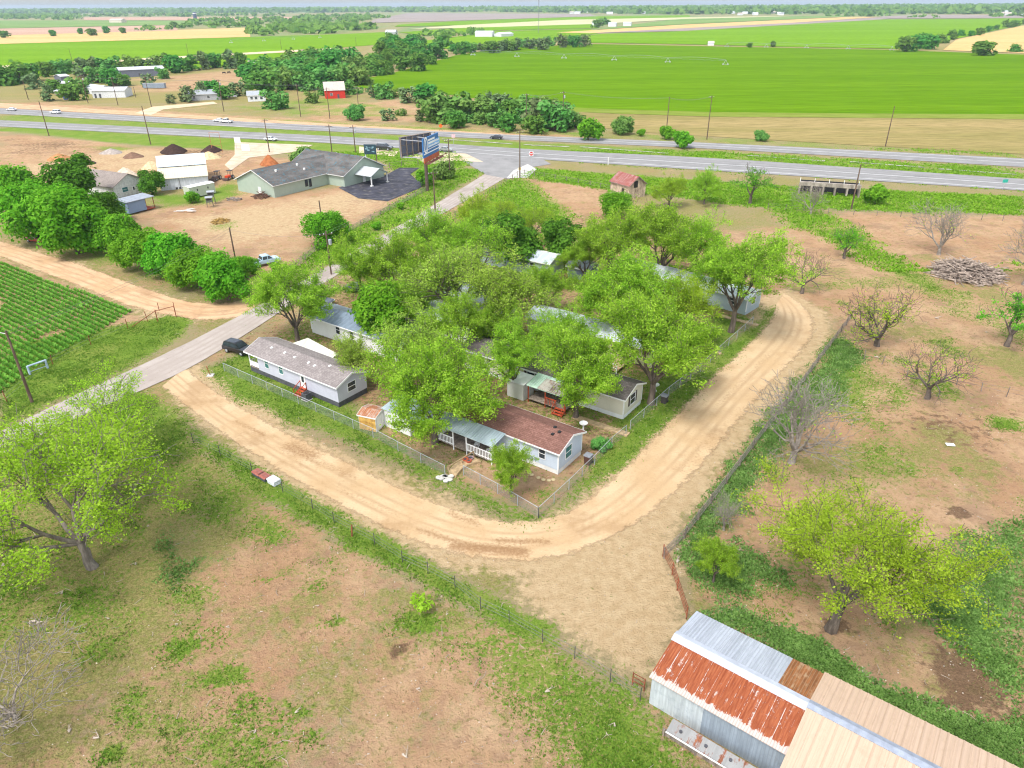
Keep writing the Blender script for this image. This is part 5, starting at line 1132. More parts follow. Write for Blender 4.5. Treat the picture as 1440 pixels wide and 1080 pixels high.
# white barn with the cream lean-to
b0 = G(227, 268); wang = R(22); WL = 11.6
wb = thing('metal_barn', 'big white barn with a pale blue roof over a cream lean-to roof', 'barn', (b0.x, b0.y, -.1), wang)
WHM = corrug('white_metal_wall', (.62, .64, .68), .3, .5); CRR = corrug('cream_roof', (.66, .58, .42), .4, .5, 0, (.50, .40, .26), (.6, .75)); SKYR = corrug('sky_blue_white_roof', (.58, .66, .74), .4, .45)
q = MB(); q.prism_x([(0, 0), (18, 0), (18, 4.4), (12, 6.5), (7.6, 4.3), (0, 3.0)], 0, WL); q.build('wall', WHM, wb)
q = MB(); q.slab([(-.3, -.4, 3.02), (WL + .3, -.4, 3.02), (WL + .3, 7.7, 4.42), (-.3, 7.7, 4.42)], .1); q.build('lean_to_roof', CRR, wb)
q = MB(); q.slab([(-.3, 7.3, 4.7), (WL + .3, 7.3, 4.7), (WL + .3, 12, 6.75), (-.3, 12, 6.75)], .12); q.slab([(-.3, 12, 6.75), (WL + .3, 12, 6.75), (WL + .3, 18.4, 4.45), (-.3, 18.4, 4.45)], .12); q.build('roof', SKYR, wb)
q = MB()
for k in range(5): q.box(WL * .3 + k * .8, WL * .3 + k * .8 + .55, -.05, -.003, .1, .6)
q.build('vent_opening', DKGREY, wb)
q = MB(); q.box(WL * .4, WL * .4 + .1, -.08, -.003, 0, 3); q.build('downspout', DKGREY, wb)
# white house
w0 = G(163, 279); w1 = G(207, 268); d = w1 - w0
wh = thing('house', 'white house with a taupe roof between the hedge and the white barn', 'house', (w0.x, w0.y, -.1), math.atan2(d.y, d.x))
HL = d.length; TAUPE = shingle('taupe_shingle', (.24, .20, .175), (.31, .265, .235))
q = MB(); q.box(0, HL, 0, 20, 0, 3.0); q.add([(0, 0, 3), (HL, 0, 3), (HL / 2, 0, 5.2), (0, 20, 3), (HL, 20, 3), (HL / 2, 20, 5.2)], [(0, 1, 2), (3, 5, 4), (0, 2, 5, 3), (1, 4, 5, 2)]); q.build('wall', mat('white_wall', (.68, .67, .64), .6), wh)
q = MB(); q.slab([(-.5, -.5, 2.85), (HL / 2, -.5, 5.35), (HL / 2, 20.5, 5.35), (-.5, 20.5, 2.85)], .12); q.slab([(HL / 2, -.5, 5.35), (HL + .5, -.5, 2.85), (HL + .5, 20.5, 2.85), (HL / 2, 20.5, 5.35)], .12); q.build('roof', TAUPE, wh)
window(wh, 'y0', HL * .25, 1.1, 1.6, 1.1, 20, HL, GLASS_B); window(wh, 'y0', HL * .78, 1.1, .8, 1.4, 20, HL); door(wh, HL * .55, z=.1)
# blue shack, trailer, container, deer blind
s0 = G(201, 298); s1 = G(220, 293); d = s1 - s0
bs = thing('shed', 'weathered blue shack with a flat grey roof and small porch', 'shed', (s0.x, s0.y, 0), math.atan2(d.y, d.x)); BLUEW = siding('faded_blue_boards', (.22, .30, .42))
q = MB(); q.box(-3.4, 1.2, 0, 3.4, .3, 2.7); q.build('wall', BLUEW, bs); q = MB(); q.slab([(-3.7, -.3, 2.95), (d.length, -.3, 2.95), (d.length, 3.7, 3.3), (-3.7, 3.7, 3.3)], .12); q.build('roof', M_GREY, bs)
q = MB(); q.box(1.2, d.length - .2, 0, 3.2, .2, .35); q.build('porch_floor', REDST, bs); q = MB(); q.box(1.22, 1.26, .3, 3., .35, 2.6); q.build('front_panel', WHITE, bs)
for y in (.1, 3.1): q = MB(); q.box(d.length - .3, d.length - .18, y, y + .12, .3, 2.9); q.build('post', RUSTM, bs)
c0 = G(269, 280); c1 = G(304, 272); d = c1 - c0
ct = thing('storage_container', 'beige storage container in front of the white barn', 'container', (c0.x, c0.y, 0), math.atan2(d.y, d.x)); q = MB(); q.prism_x([(0, .2), (2.6, .2), (2.6, 2.7), (1.3, 2.9), (0, 2.7)], 0, d.length); q.build('body', siding('beige_panel', (.50, .52, .42)), ct); q = MB(); q.slab([(-.1, -.1, 2.75), (d.length + .1, -.1, 2.75), (d.length + .1, 1.3, 2.98), (-.1, 1.3, 2.98)], .05); q.slab([(-.1, 1.3, 2.98), (d.length + .1, 1.3, 2.98), (d.length + .1, 2.7, 2.75), (-.1, 2.7, 2.75)], .05); q.build('roof', OFFW, ct)
q = MB(); q.box(2, 2.3, -.03, -.003, 1.6, 2.1); q.box(5, 5.3, -.03, -.003, 1.6, 2.1); q.build('window', GLASS, ct)
for k, (px, py, h) in enumerate(((296, 291, 2.2), (299, 287, 2.9))):
    p = G(px, py); o = thing('hunting_blind', ['small grey hunting blind on four legs beside the beige container, front one', 'taller grey hunting blind on four legs beside the beige container, rear one'][k], 'hunting blind', p, .3, 'hunting blinds by the beige container')
    q = MB(); q.box(-.7, .7, -.6, .6, h - 1.0, h); q.build('cabin', mat('blind_green', (.13, .14, .11), .9), o); q = MB(); q.slab([(-.85, -.75, h + .1), (.85, -.75, h + .1), (.85, .75, h + .2), (-.85, .75, h + .2)], .08); q.build('roof', GALV, o); q = MB(); q.box(-.5, .5, -.63, -.603, h - .5, h - .2); q.build('window', BLACK, o)
    for x in (-.6, .6):
        for y in (-.5, .5): q = MB(); q.tube((x * 1.2, y * 1.2, 0), (x, y, h - 1), .05); q.build('leg', WOODG, o)
bx_ = thing('utility_trailer', 'small dark flatbed trailer beside the blue shack', 'trailer', G(181, 296), .3); q = MB(); q.box(-1.7, 1.7, -.9, .9, .5, .7); q.box(-1.7, -1.6, -.9, .9, .7, 1.2); q.build('bed', DKGREY, bx_); q = MB(); q.bar((1.7, 0, .55), (2.7, 0, .45), .12, .12); q.build('tongue', DKGREY, bx_)
def wheel(parent, x, y, r=.34, w=.24, side=1):
    q = MB(); q.tube((x, y - w / 2, r), (x, y + w / 2, r), r, n=16); t_ = q.build('wheel', BLACK, parent); q = MB(); q.tube((x, y + side * (w / 2 + .004), r), (x, y + side * (w / 2 + .02), r), r * .6, n=12); q.build('rim', GALV, t_)
for y in (-.95, .95): wheel(bx_, 0, y, .33, .22, 1 if y > 0 else -1)
# dirt and gravel mounds
def mound(label, px, py, rpx, hpx, col, seed, gname='soil and gravel mounds in the landscape yard'):
    g = G(px, py); r = rpx / FPX * depth(g); h = top_height((px, py), py - hpx, .3, 9) * .9
    N = 40; M = 14; V = []; rnd = random.Random(seed); ph = [rnd.uniform(0, 6.28) for _ in range(4)]
    for j in range(M + 1):
        t = j / M; z = h * (1 - t ** 1.25) if t < 1 else -.15
        for i in range(N):
            a = 6.28318 * i / N; rr = r * t * (1 + .12 * math.sin(2 * a + ph[0]) + .08 * math.sin(3 * a + ph[1]) + .04 * math.sin(7 * a + ph[2])); V.append((rr * math.cos(a), rr * math.sin(a) * 1.05, z + rnd.gauss(0, .05) * h * .5 * (0 < t < 1)))
    F = [(j * N + i, (j + 1) * N + i, (j + 1) * N + (i + 1) % N, j * N + (i + 1) % N) for j in range(M) for i in range(N)]
    q = MB(); q.add(V, F); o = q.build('soil_mound', mat('mound_%d' % seed, col, .98, 0, .22, 1.4, .1, .5), None, True, (g.x, g.y, 0)); tag(o, label, 'mound', gname)
mound('orange-brown sand mound at the left end of the yard', 84, 224, 15, 9, (.42, .21, .09), 1); mound('blackish brown soil mound just behind the dark hedge tree', 117, 231, 15, 9, (.075, .05, .04), 2)
mound('grey gravel mound left of the pole at the yard\'s edge', 157, 215, 14, 7, (.36, .31, .27), 3); mound('small brown soil mound in front of the largest black mound', 187, 221, 13, 8, (.20, .12, .08), 4)
mound('largest black soil mound behind the white barn', 245, 214, 20, 13, (.055, .033, .027), 5); mound('smaller black soil mound to the right of the largest one', 297, 213, 15, 10, (.06, .035, .03), 6)
mound('cream sand mound right behind the right end of the white barn', 294, 222, 15, 10, (.62, .47, .27), 7); mound('cream sand mound left of the white barn, close to it', 214, 237, 14, 12, (.58, .44, .26), 8)
mound('pale wide gravel mound behind the white house roof', 177, 247, 17, 13, (.60, .49, .36), 9); mound('rust-red soil mound behind the sage green building', 379, 231, 14, 15, (.36, .13, .05), 10)
mound('low tan mound at the left end of the sage green building', 345, 251, 11, 10, (.40, .28, .20), 11); mound('tiny red soil mound behind the sage green roof', 377, 237, 6, 6, (.33, .12, .05), 12)
# machines
def machine(label, px, py, col, h=2.2, name='compact_tractor', cat='tractor'):
    g = G(px, py); o = thing(name, label, cat, g, 1.35); B = mat('paint_' + name + str(px), col, .5, 0, .15)
    q = MB(); q.prism_x([(-.45, .5), (.45, .5), (.45, 1.05), (.3, 1.25), (-.3, 1.25), (-.45, 1.05)], -1.5, .1); q.build('hood', B, o); q = MB(); q.box(.1, 1.2, -.5, .5, .5, .9); q.build('seat_deck', DKGREY, o)
    q = MB()
    for x in (.2, 1.1):
        for y in (-.5, .45): q.box(x, x + .06, y, y + .06, .9, h)
    q.build('canopy_frame', DARKM, o); q = MB(); q.box(-.05, 1.35, -.65, .65, h, h + .1); q.build('canopy', DARKM, o); q = MB(); q.prism_x([(-.8, .1), (.8, .1), (.8, .7), (-.8, .7)], -2.3, -1.7); q.build('front_bucket', mat('bucket_brown', (.14, .10, .085), .8), o)
    for y in (-.62, .62):
        wheel(o, .75, y, .55, .34, 1 if y > 0 else -1); wheel(o, -1.05, y, .36, .26, 1 if y > 0 else -1)
machine('brown loader tractor parked at the right end of the white barn', 305, 253, (.16, .11, .09)); machine('orange-red compact tractor parked beside the brown loader', 323, 252, (.62, .07, .02))
q_ = thing('log_pile', 'heap of grey logs on the grass left of the sage green building', 'log pile', G(329, 281), 0); heap(q_, 'logs', 26, 1.6, .7, WOODG, (.8, 1.6), .14, 21)
for k, (x0, x1, y0, h) in enumerate(((299, 303, 214, 4.6),)):
    p = G(299, 214); o = thing('steel_frame', 'thin rusty steel goal-post frame behind the white barn', 'steel frame', p, ANG + .5); q = MB()
    for x in (0, 3.4): q.tube((x, 0, 0), (x, 0, h + 1.5), .06)
    q.tube((0, 0, h + 1.5), (3.4, 0, h + 1.5), .05); q.tube((0, 0, 2.2), (3.4, 0, 2.2), .05); q.build('frame', mat('orange_steel', (.45, .16, .08), .8), o)
def panel_sign(name, label, px, py, w, h, z, rz, face, cat='sign', posts=2, pm=None):
    g = G(px, py); o = thing(name, label, cat, g, rz); q = MB()
    for x in ((-w * .35, w * .35) if posts == 2 else (0,)): qq = MB(); qq.tube((x, .06, 0), (x, .06, z + h * (.9 if posts == 2 else .7)), .06); qq.build('post', pm or GALV, o)
    q.box(-w / 2, w / 2, -.03, .0, z, z + h); q.build('panel', face, o); return o
panel_sign('yard_sign', 'small white board on posts beside the landscape yard entrance, upper one', 336, 210, 2.0, 1.8, 2.1, ANG + .6, WHITE); panel_sign('yard_sign', 'small white board low on the ground beside the landscape yard entrance', 346, 213, 2.6, 2., .2, ANG + .6, WHITE)
# rusty roofed stone shed
p0 = G(858, 272); p1 = G(884, 280); d = p1 - p0; st = thing('stone_shed', 'little tan plastered shed with a rusty red gable roof near the highway ditch', 'shed', (p0.x, p0.y, -.1), math.atan2(d.y, d.x))
PL = mat('old_plaster', (.50, .40, .29), .95, 0, .3, 1.2, .1, .4, (1, 1, .5), (.13, .09, .06), .7)
SL = d.length; SWd = 5.2; gable_walls(SL, SWd, 0, 3.3, 1.9).build('wall', PL, st); r, f = gable_roof(SL, SWd, 3.3, 1.9, corrug('red_rust_roof', (.46, .33, .30), .35, .85, 0, (.27, .045, .03), (.36, .55), None, 0, .6), st, .3, .3, .08); f.build('edge', WOODG, r)
q = MB(); q.box(SL + .003, SL + .05, 1.4, 2.6, 2.6, 4.2); q.build('hatch_opening', BLACK, st); q = MB(); q.box(SL * .62, SL * .62 + .9, -.05, -.003, 0, 2.3); q.build('door_opening', mat('dark_wood', (.06, .045, .035), .9), st)
# culvert
p0 = G(1122, 272); p1 = G(1208, 278); d = p1 - p0; cv = thing('culvert', 'concrete box culvert with square openings under the near highway', 'culvert', (p0.x, p0.y, 0), math.atan2(d.y, d.x)); CL = d.length
OLDC = mat('stained_concrete', (.36, .31, .26), .9, 0, .35, .8, .1, .3, (1, 1, .4), (.10, .08, .06), .6)
q = MB(); q.box(0, CL, 0, 1.0, 2.0, 2.9)
for k in range(6): q.box(k * (CL - .4) / 5, k * (CL - .4) / 5 + .4, 0, 3., 0, 2.0)
q.build('headwall', OLDC, cv); q = MB(); q.box(.1, CL - .1, 3.0, 3.2, 0, 2.8); q.build('opening_shade', BLACK, cv)  # black sheet behind the piers stands in for shade inside the openings
for k in range(5): q = MB(); q.box(k * CL / 4.2, k * CL / 4.2 + .12, .4, .52, 2.9, 3.8); q.build('guard_post', WHITE, cv)
# far buildings
def simple_house(label, px0, px1, W_, hw, rise, wall, roof, name='house', cat='house', group=None, win=(), doors=()):
    p0, p1 = G(*px0), G(*px1); d = p1 - p0; o = thing(name, label, cat, (p0.x, p0.y, -.1), math.atan2(d.y, d.x), group); L = d.length
    gable_walls(L, W_, 0, hw, rise).build('wall', wall, o); r, f = gable_roof(L, W_, hw, rise, roof, o, .3, .3, .1); f.build('fascia', OFFW, r)
    for u in win: window(o, 'y0', u * L, hw * .35, 1.2, 1.2, W_, L)
    for u in doors: q = MB(); q.box(u * L, u * L + 1, -.05, -.003, 0, 2.1); q.build('door', DKGREY, o)
    return o
RED = mat('red_barn_wall', (.55, .035, .02), .7, 0, .15); WALLW = mat('far_white_wall', (.66, .66, .66), .7); GREYB = mat('grey_block_wall', (.42, .42, .43), .8); DKROOF = mat('grey_roof', (.34, .36, .38), .8); TINR = mat('light_tin_roof', (.55, .57, .60), .5); TANR = mat('tan_shingle_roof', (.50, .42, .36), .8); SLATE = mat('slate_wall', (.16, .17, .21), .8)
simple_house('bright red barn with a tan roof beyond the far highway', (458, 139), (486, 138), 11, 4.2, 3.4, RED, TANR, 'red_barn', 'barn', None, (.25,), (.6,))
simple_house('small white house with a grey roof beside the round light green tree', (349, 143), (374, 142), 9, 3, 1.6, WALLW, DKROOF, 'house', 'house', None, (.15, .4, .7))
simple_house('grey house half hidden by trees beyond the far highway', (262, 142), (312, 140), 10, 3, 1.6, GREYB, DKROOF, 'house', 'house', None, (.2, .6))
simple_house('long low white shed with a light roof in the left farmstead', (131, 138), (177, 137), 12, 3.6, 1.2, WALLW, TINR, 'farm_shed', 'shed', None, (), (.06, .2))
simple_house('white shed with a grey tin roof behind the long low white one', (119, 131), (139, 134), 9, 3.2, 1.3, WALLW, TINR, 'farm_shed', 'shed', None, (.3,))
simple_house('long slate metal barn with a white roof in front of the bright field', (170, 109), (233, 106), 18, 4.6, 1.2, SLATE, TINR, 'farm_barn', 'barn', None, (), (.4,))
simple_house('small grey shed with a tin roof above the brown round shrub', (87, 115), (99, 114), 8, 3.2, 1., SLATE, TINR, 'farm_shed', 'shed'); simple_house('low teal shed with a tin roof left of the white sheds', (84, 124), (98, 124), 7, 2.8, .9, mat('teal_wall', (.10, .16, .20), .8), TINR, 'farm_shed', 'shed'); simple_house('flat open shed with a pale roof beside the blue bin', (77, 134), (92, 134), 6, 2.2, .4, WOODG, TINR, 'farm_shed', 'shed')
simple_house('grey farmhouse with a pale roof at the foot of the wood', (352, 98), (381, 97), 14, 4, 1.8, mat('grey_house_wall', (.30, .33, .38), .8), TANR, 'house', 'house', None, (.2, .5)); simple_house('white roofed hut beside the wood left of its trees', (397, 93), (409, 92), 8, 2.8, 1., WALLW, TINR, 'farm_shed', 'shed'); simple_house('second white roofed hut beside the wood, right one', (416, 91), (430, 90), 8, 2.8, 1., WALLW, TINR, 'farm_shed', 'shed')
simple_house('dark equipment shed beside the white farm sheds', (160, 121), (178, 120), 8, 3, .6, WOODG, DKROOF, 'farm_shed', 'shed'); simple_house('long white roofed barn far behind the big green field', (668, 52), (692, 52), 20, 6, 2, WALLW, TINR, 'farm_barn', 'barn'); simple_house('small white barn far behind the grey-green row', (705, 52), (722, 51), 14, 4, 2, WALLW, TINR, 'farm_barn', 'barn'); simple_house('round grain bin shed at the left end of the clump', (542, 50), (556, 50), 12, 5, 3, GALV, TINR, 'farm_shed', 'shed')
simple_house('white farm shed far off, left of three', (832, 36), (846, 36), 22, 6, 2, WALLW, TINR, 'farm_shed', 'shed'); simple_house('white farm shed far off, middle of three', (855, 37.5), (866, 37.5), 22, 6, 2, WALLW, TINR, 'farm_shed', 'shed'); simple_house('white farm shed far off, right of three', (876, 37), (887, 37), 22, 6, 2, WALLW, TINR, 'farm_shed', 'shed')
simple_house('cream farmhouse far off on the left skyline fields', (154, 32), (171, 32), 22, 7, 4, mat('cream_wall', (.60, .52, .42), .8), TANR, 'house', 'house'); simple_house('pump house on the boundary of the two right fields', (996, 64), (1004, 64), 7, 3, 1.5, WALLW, TANR, 'pump_house', 'pump house')
sl = thing('silo', 'dark cylindrical silo tower far off on the left', 'silo', G(275, 28), 0); q = MB(); q.lathe([(6, 0), (6, 19), (5.6, 21), (4, 24), (.2, 25)], 18); q.build('tank', mat('silo_blue', (.06, .08, .13), .4), sl); q = MB(); q.lathe([(6.2, 19), (6.2, 20.2), (5.9, 21)], 18); q.build('rim', OFFW, sl)
rnh = random.Random(12); hs_ = []
for k in range(46):
    x = rnh.choice([rnh.uniform(960, 1130), rnh.uniform(960, 1130), rnh.uniform(800, 960), rnh.uniform(1330, 1440)]); y = rnh.uniform(15.5, 21.5) if x < 1130 else rnh.uniform(15, 23)
    p = G(x, y); s = p.y / 2600; w = rnh.uniform(10, 22) * s; o = thing('house', 'tiny pale building of the hazy far town on the right skyline', 'building', (p.x, p.y, 0), rnh.uniform(-.4, .4), 'far town buildings'); q = MB(); q.box(-w / 2, w / 2, -6, 6, 0, 5 * s ** .5); q.build('wall', WALLW, o); q = MB(); q.prism_x([(-6.6, 5 * s ** .5), (6.6, 5 * s ** .5), (0, 8.5 * s ** .5)], -w / 2 - .5, w / 2 + .5); q.build('roof', rnh.choice([TINR, TANR, DKROOF]), o)
tw = thing('radio_tower', 'tall thin lattice radio mast rising past the horizon', 'radio tower', G(757, 47), 0); q = MB(); HT = 64
for k in range(3):
    a = 2.094 * k; x, y = .9 * math.cos(a), .9 * math.sin(a); q.tube((x, y, 0), (x, y, HT), .16, n=5)
    a2 = 2.094 * (k + 1); x2, y2 = .9 * math.cos(a2), .9 * math.sin(a2)
    for z in range(0, HT, 3): q.tube((x, y, z), (x2, y2, z + 3), .07, n=4)
q.build('mast', mat('mast_steel', (.22, .22, .24), .6, .3), tw)
# ------------------------------------------------------------------ vehicles
def car(label, px, py, rz, col, kind='sedan', cat='car', name='parked_car', z=0.02, xy=None, scale=1.):
    g = G(px, py) if xy is None else Vector((*xy, 0)); o = thing(name, label, cat, (g.x, g.y, z), rz); o.scale = (scale,) * 3
    K = 'car_paint_%.2f_%.2f_%.2f' % col
    if K not in MATS:
        t = NT(K); p_ = t.principled(t.mix(t.ramp(t.noise(t.pos(), 1.5, 4), .3, .7), col, tuple(c * .85 for c in col)), .28, 0, .5); p_.inputs['Coat Weight'].default_value = .6; MATS[K] = t.m
    P = MATS[K]
    if kind == 'suv': Wd, low, cab = 1.0, [(-2.4, .45), (-2.42, .95), (-2.3, 1.08), (1.15, 1.08), (2.25, .95), (2.42, .75), (2.38, .4)], [(-2.28, 1.08), (-2.0, 1.72), (-1.8, 1.78), (.2, 1.78), (.45, 1.72), (1.2, 1.08)]
    elif kind == 'pickup': Wd, low, cab = 1.0, [(-2.75, .5), (-2.78, 1.02), (-2.7, 1.08), (1.25, 1.1), (2.5, 1.02), (2.72, .8), (2.7, .42)], [(-.75, 1.1), (-.6, 1.75), (-.45, 1.83), (.6, 1.83), (.8, 1.76), (1.45, 1.1)]
    else: Wd, low, cab = .9, [(-2.25, .38), (-2.3, .78), (-2.1, .92), (.95, .92), (2.0, .8), (2.28, .62), (2.25, .34)], [(-1.75, .92), (-1.1, 1.38), (-.9, 1.43), (.15, 1.43), (.35, 1.39), (1.1, .92)]
    def ext_(prof, w0, w1, zt, zb):
        v = []; n = len(prof)
        for s in (-1, 1):
            for x, zz in prof: f_ = (zz - zb) / max(.01, zt - zb); v.append((x, s * (w0 + (w1 - w0) * f_), zz))
        return v, [tuple(range(n)), tuple(range(2 * n - 1, n - 1, -1))] + [(i, n + i, n + (i + 1) % n, (i + 1) % n) for i in range(n)]
    bm = bmesh.new()
    def addbm(v, f):
        vs = [bm.verts.new(p) for p in v]
        for ff in f: bm.faces.new([vs[i] for i in ff])
    addbm(*ext_(low, Wd, Wd * .96, 1.1, .4)); bmesh.ops.recalc_face_normals(bm, faces=bm.faces); bmesh.ops.bevel(bm, geom=bm.edges[:], offset=.07, segments=2, profile=.6, affect='EDGES')
    n0 = len(bm.faces); b2 = bmesh.new(); vv, ff = ext_(cab, Wd * .93, Wd * .74, cab[2][1], cab[0][1]); vs = [b2.verts.new(p) for p in vv]
    for f_ in ff: b2.faces.new([vs[i] for i in f_])
    bmesh.ops.recalc_face_normals(b2, faces=b2.faces); bmesh.ops.bevel(b2, geom=b2.edges[:], offset=.05, segments=2, affect='EDGES'); me2 = bpy.data.meshes.new('tmp'); b2.to_mesh(me2); bm.from_mesh(me2); b2.free(); bpy.data.meshes.remove(me2)
    me = bpy.data.meshes.new('body'); bm.to_mesh(me); bm.free(); me.materials.append(P); me.polygons.foreach_set('use_smooth', [False] * len(me.polygons)); link('body', me, o)
    zb, zt = cab[0][1], cab[2][1]; q = MB()
    def yw(zz): return Wd * .93 + (Wd * .74 - Wd * .93) * (zz - zb) / (zt - zb) + .012
    xr, xf = cab[0], cab[-1]; za, zc_ = zb + .08, zt - .12
    def xat(a, b, zz): t_ = (zz - a[1]) / (b[1] - a[1]); return a[0] + (b[0] - a[0]) * t_
    xa0, xa1 = xat(cab[0], cab[1], za) + .12, xat(cab[0], cab[1], zc_) + .12; xb0, xb1 = xat(cab[-1], cab[-2], za) - .14, xat(cab[-1], cab[-2], zc_) - .14; xm = (xa0 + xb0) / 2
    for s in (-1, 1):
        for (l0, l1, r0, r1) in ((xa0, xa1, xm - .05, xm - .05), (xm + .05, xm + .05, xb0, xb1)): q.add([(l0, s * yw(za), za), (r0, s * yw(za), za), (r1, s * yw(zc_), zc_), (l1, s * yw(zc_), zc_)], [(0, 1, 2, 3)])
    for a, b, sg in ((cab[-1], cab[-2], 1), (cab[0], cab[1], -1)):
        nx = Vector((-(b[1] - a[1]), 0, (b[0] - a[0]))); nx = nx * (-1 if nx.x * sg < 0 else 1); nx.normalize(); e = .015
        x0_, x1_ = xat(a, b, za), xat(a, b, zc_); q.add([(x0_ + nx.x * e, -yw(za) + .12, za + abs(nx.z) * e), (x0_ + nx.x * e, yw(za) - .12, za + abs(nx.z) * e), (x1_ + nx.x * e, yw(zc_) - .12, zc_ + abs(nx.z) * e), (x1_ + nx.x * e, -yw(zc_) + .12, zc_ + abs(nx.z) * e)], [(0, 1, 2, 3)])
    q.build('windows', GLASS, o)
    rw = .37 if kind != 'sedan' else .32
    for x in ((-1.45, 1.5) if kind != 'pickup' else (-1.75, 1.8)):
        for s in (-1, 1): wheel(o, x, s * (Wd - .1), rw, .24, s)
    xh = low[-1][0]
    for s in (-1, 1):
        q = MB(); q.box(xh + .0, xh + .06, s * (Wd - .3) - .18, s * (Wd - .3) + .18, low[-2][1] - .08, low[-2][1] + .08); q.build('headlight', WHITE, o); q = MB(); q.box(low[1][0] - .03, low[1][0] + .04, s * (Wd - .2) - .1, s * (Wd - .2) + .1, low[1][1] - .2, low[1][1] - .02); q.build('tail_light', RED, o)
    if kind == 'pickup': q = MB(); q.box(-2.62, -.9, -.8, .8, 1.09, 1.105); q.build('bed_opening', DKGREY, o)
    return o
suv = car('black SUV parked at the porch end of the grey-brown shingled home', 336, 495, ANG + .15, (.012, .013, .016), 'suv', 'SUV', scale=.9)
q = MB(); q.box(-1.6, .2, -.5, .5, 1.785, 1.80); q.build('glass_roof', GLASS, suv)
car('red sedan parked on the dirt lane under the hedge', 53, 340, ANG + .25, (.42, .02, .03), 'sedan'); car('pale blue old pickup parked behind the end of the hedge', 373, 372, .7, (.42, .58, .66), 'pickup', 'pickup', 'parked_pickup')
car('dark car half hidden under the pecans by the county road, right one', 503, 410, ANG + .4, (.03, .035, .05), 'sedan'); car('dark car with a silver glint beside the end of the dark blue metal roof', 450, 428, ANG + .4, (.06, .07, .09), 'sedan')
hw_ = math.atan2((G(500, 193) - G(0, 169)).y, (G(500, 193) - G(0, 169)).x)
car('white car at the far left of the far highway', 17, 156, hw_ + math.pi, (.72, .73, .74), 'sedan', 'car', 'moving_car', .1); car('white van-like SUV on the far highway behind the left poles', 79, 160, hw_ + math.pi, (.74, .74, .73), 'suv', 'SUV', 'moving_car', .1)
car('front white pickup of the pair on the far highway', 319, 173, hw_ + math.pi, (.72, .72, .66), 'pickup', 'pickup', 'moving_pickup', .1); car('white car just behind the white pickup on the far highway', 308, 171.5, hw_ + math.pi, (.70, .71, .70), 'sedan', 'car', 'moving_car', .1)
car('white sedan on the near highway behind the utility pole', 381, 198, hw_, (.66, .68, .68), 'sedan', 'car', 'moving_car', .1); car('black SUV on the near highway beside the dark sign', 541, 211, hw_, (.03, .03, .034), 'suv', 'SUV', 'moving_car', .1, None, 1.15)
car('grey sedan on the near highway to the right of the billboard', 627, 213, hw_, (.28, .29, .27), 'sedan', 'car', 'moving_car', .1); car('dark sedan on the far highway right of the billboard', 698, 195.5, hw_ + math.pi, (.03, .03, .045), 'sedan', 'car', 'moving_car', .1)
car('white car parked beside the grey house beyond the far highway', 327, 137, .2, (.6, .6, .6), 'sedan')
# ------------------------------------------------------------------ billboard and signs
def text(body, size, parent, m, loc, rot, name='lettering', align='LEFT'):
    cu = bpy.data.curves.new(name, 'FONT'); cu.body = body; cu.size = size; cu.extrude = .01; cu.align_x = align
    ob = bpy.data.objects.new(name, cu); COL.objects.link(ob); dg = bpy.context.evaluated_depsgraph_get(); me = bpy.data.meshes.new_from_object(ob.evaluated_get(dg)); bpy.data.objects.remove(ob)
    me.materials.clear(); me.materials.append(m); o = link(name, me, parent); o.location = loc; o.rotation_euler = rot; return o
BLUE = mat('billboard_blue', (.035, .15, .37), .5, 0, .08, .4); LBLUE = mat('billboard_light_blue', (.20, .42, .72), .5, 0, .1, .4); ORNG = mat('orange_steelwork', (.50, .12, .05), .7, 0, .25)
pb = G(601, 268)
bb = thing('billboard', 'large V-shaped roadside billboard with a blue advert face and a dark ribbed back', 'billboard', pb, 0)
q = MB(); q.tube((0, 0, -.2), (0, 0, 9.5), .42, n=14); q.build('pole', mat('billboard_pole', (.12, .085, .07), .9), bb)
def face(ang, org, L, H0, H1, name):
    e = thing(name, None, None, (0, 0, 0)); e.parent = bb; e.location = org; e.rotation_euler = (0, 0, ang); return e
HB0, HB1 = 9.0, 13.5
AF = R(75); FO = Vector((.3, -5.6, 0)); FLn = 10.6
dx, dy = math.cos(AF), math.sin(AF)
def wp(u, z, off): return (FO.x + dx * u + dy * off, FO.y + dy * u - dx * off, z)      # off: towards the viewer's right-hand side
def wbox(m, u0, u1, o0, o1, z0, z1):
    v = [wp(u, z, o) for z in (z0, z1) for u, o in ((u0, o0), (u1, o0), (u1, o1), (u0, o1))]; m.add(v, [(0, 3, 2, 1), (4, 5, 6, 7), (0, 1, 5, 4), (1, 2, 6, 5), (2, 3, 7, 6), (3, 0, 4, 7)])
q = MB(); wbox(q, 0, FLn, -.3, 0, HB0, HB1); fr_ = q.build('advert_panel', BLUE, bb)
q = MB(); wbox(q, 0, FLn, .004, .012, HB0 + .7, HB0 + .95); wbox(q, 0, FLn, .004, .012, HB0 + 1.5, HB0 + 1.65)
wbox(q, 3.4, 8, .004, .012, HB1 - 1.05, HB1 - .6); wbox(q, 3.4, 7, .004, .012, HB1 - 1.7, HB1 - 1.3); q.build('white_line', WHITE, fr_)
q = MB(); wbox(q, 3.2, 11.4, .004, .011, HB0 + 1.9, HB0 + 3.3); q.build('light_panel', LBLUE, fr_)
q = MB(); ring = []
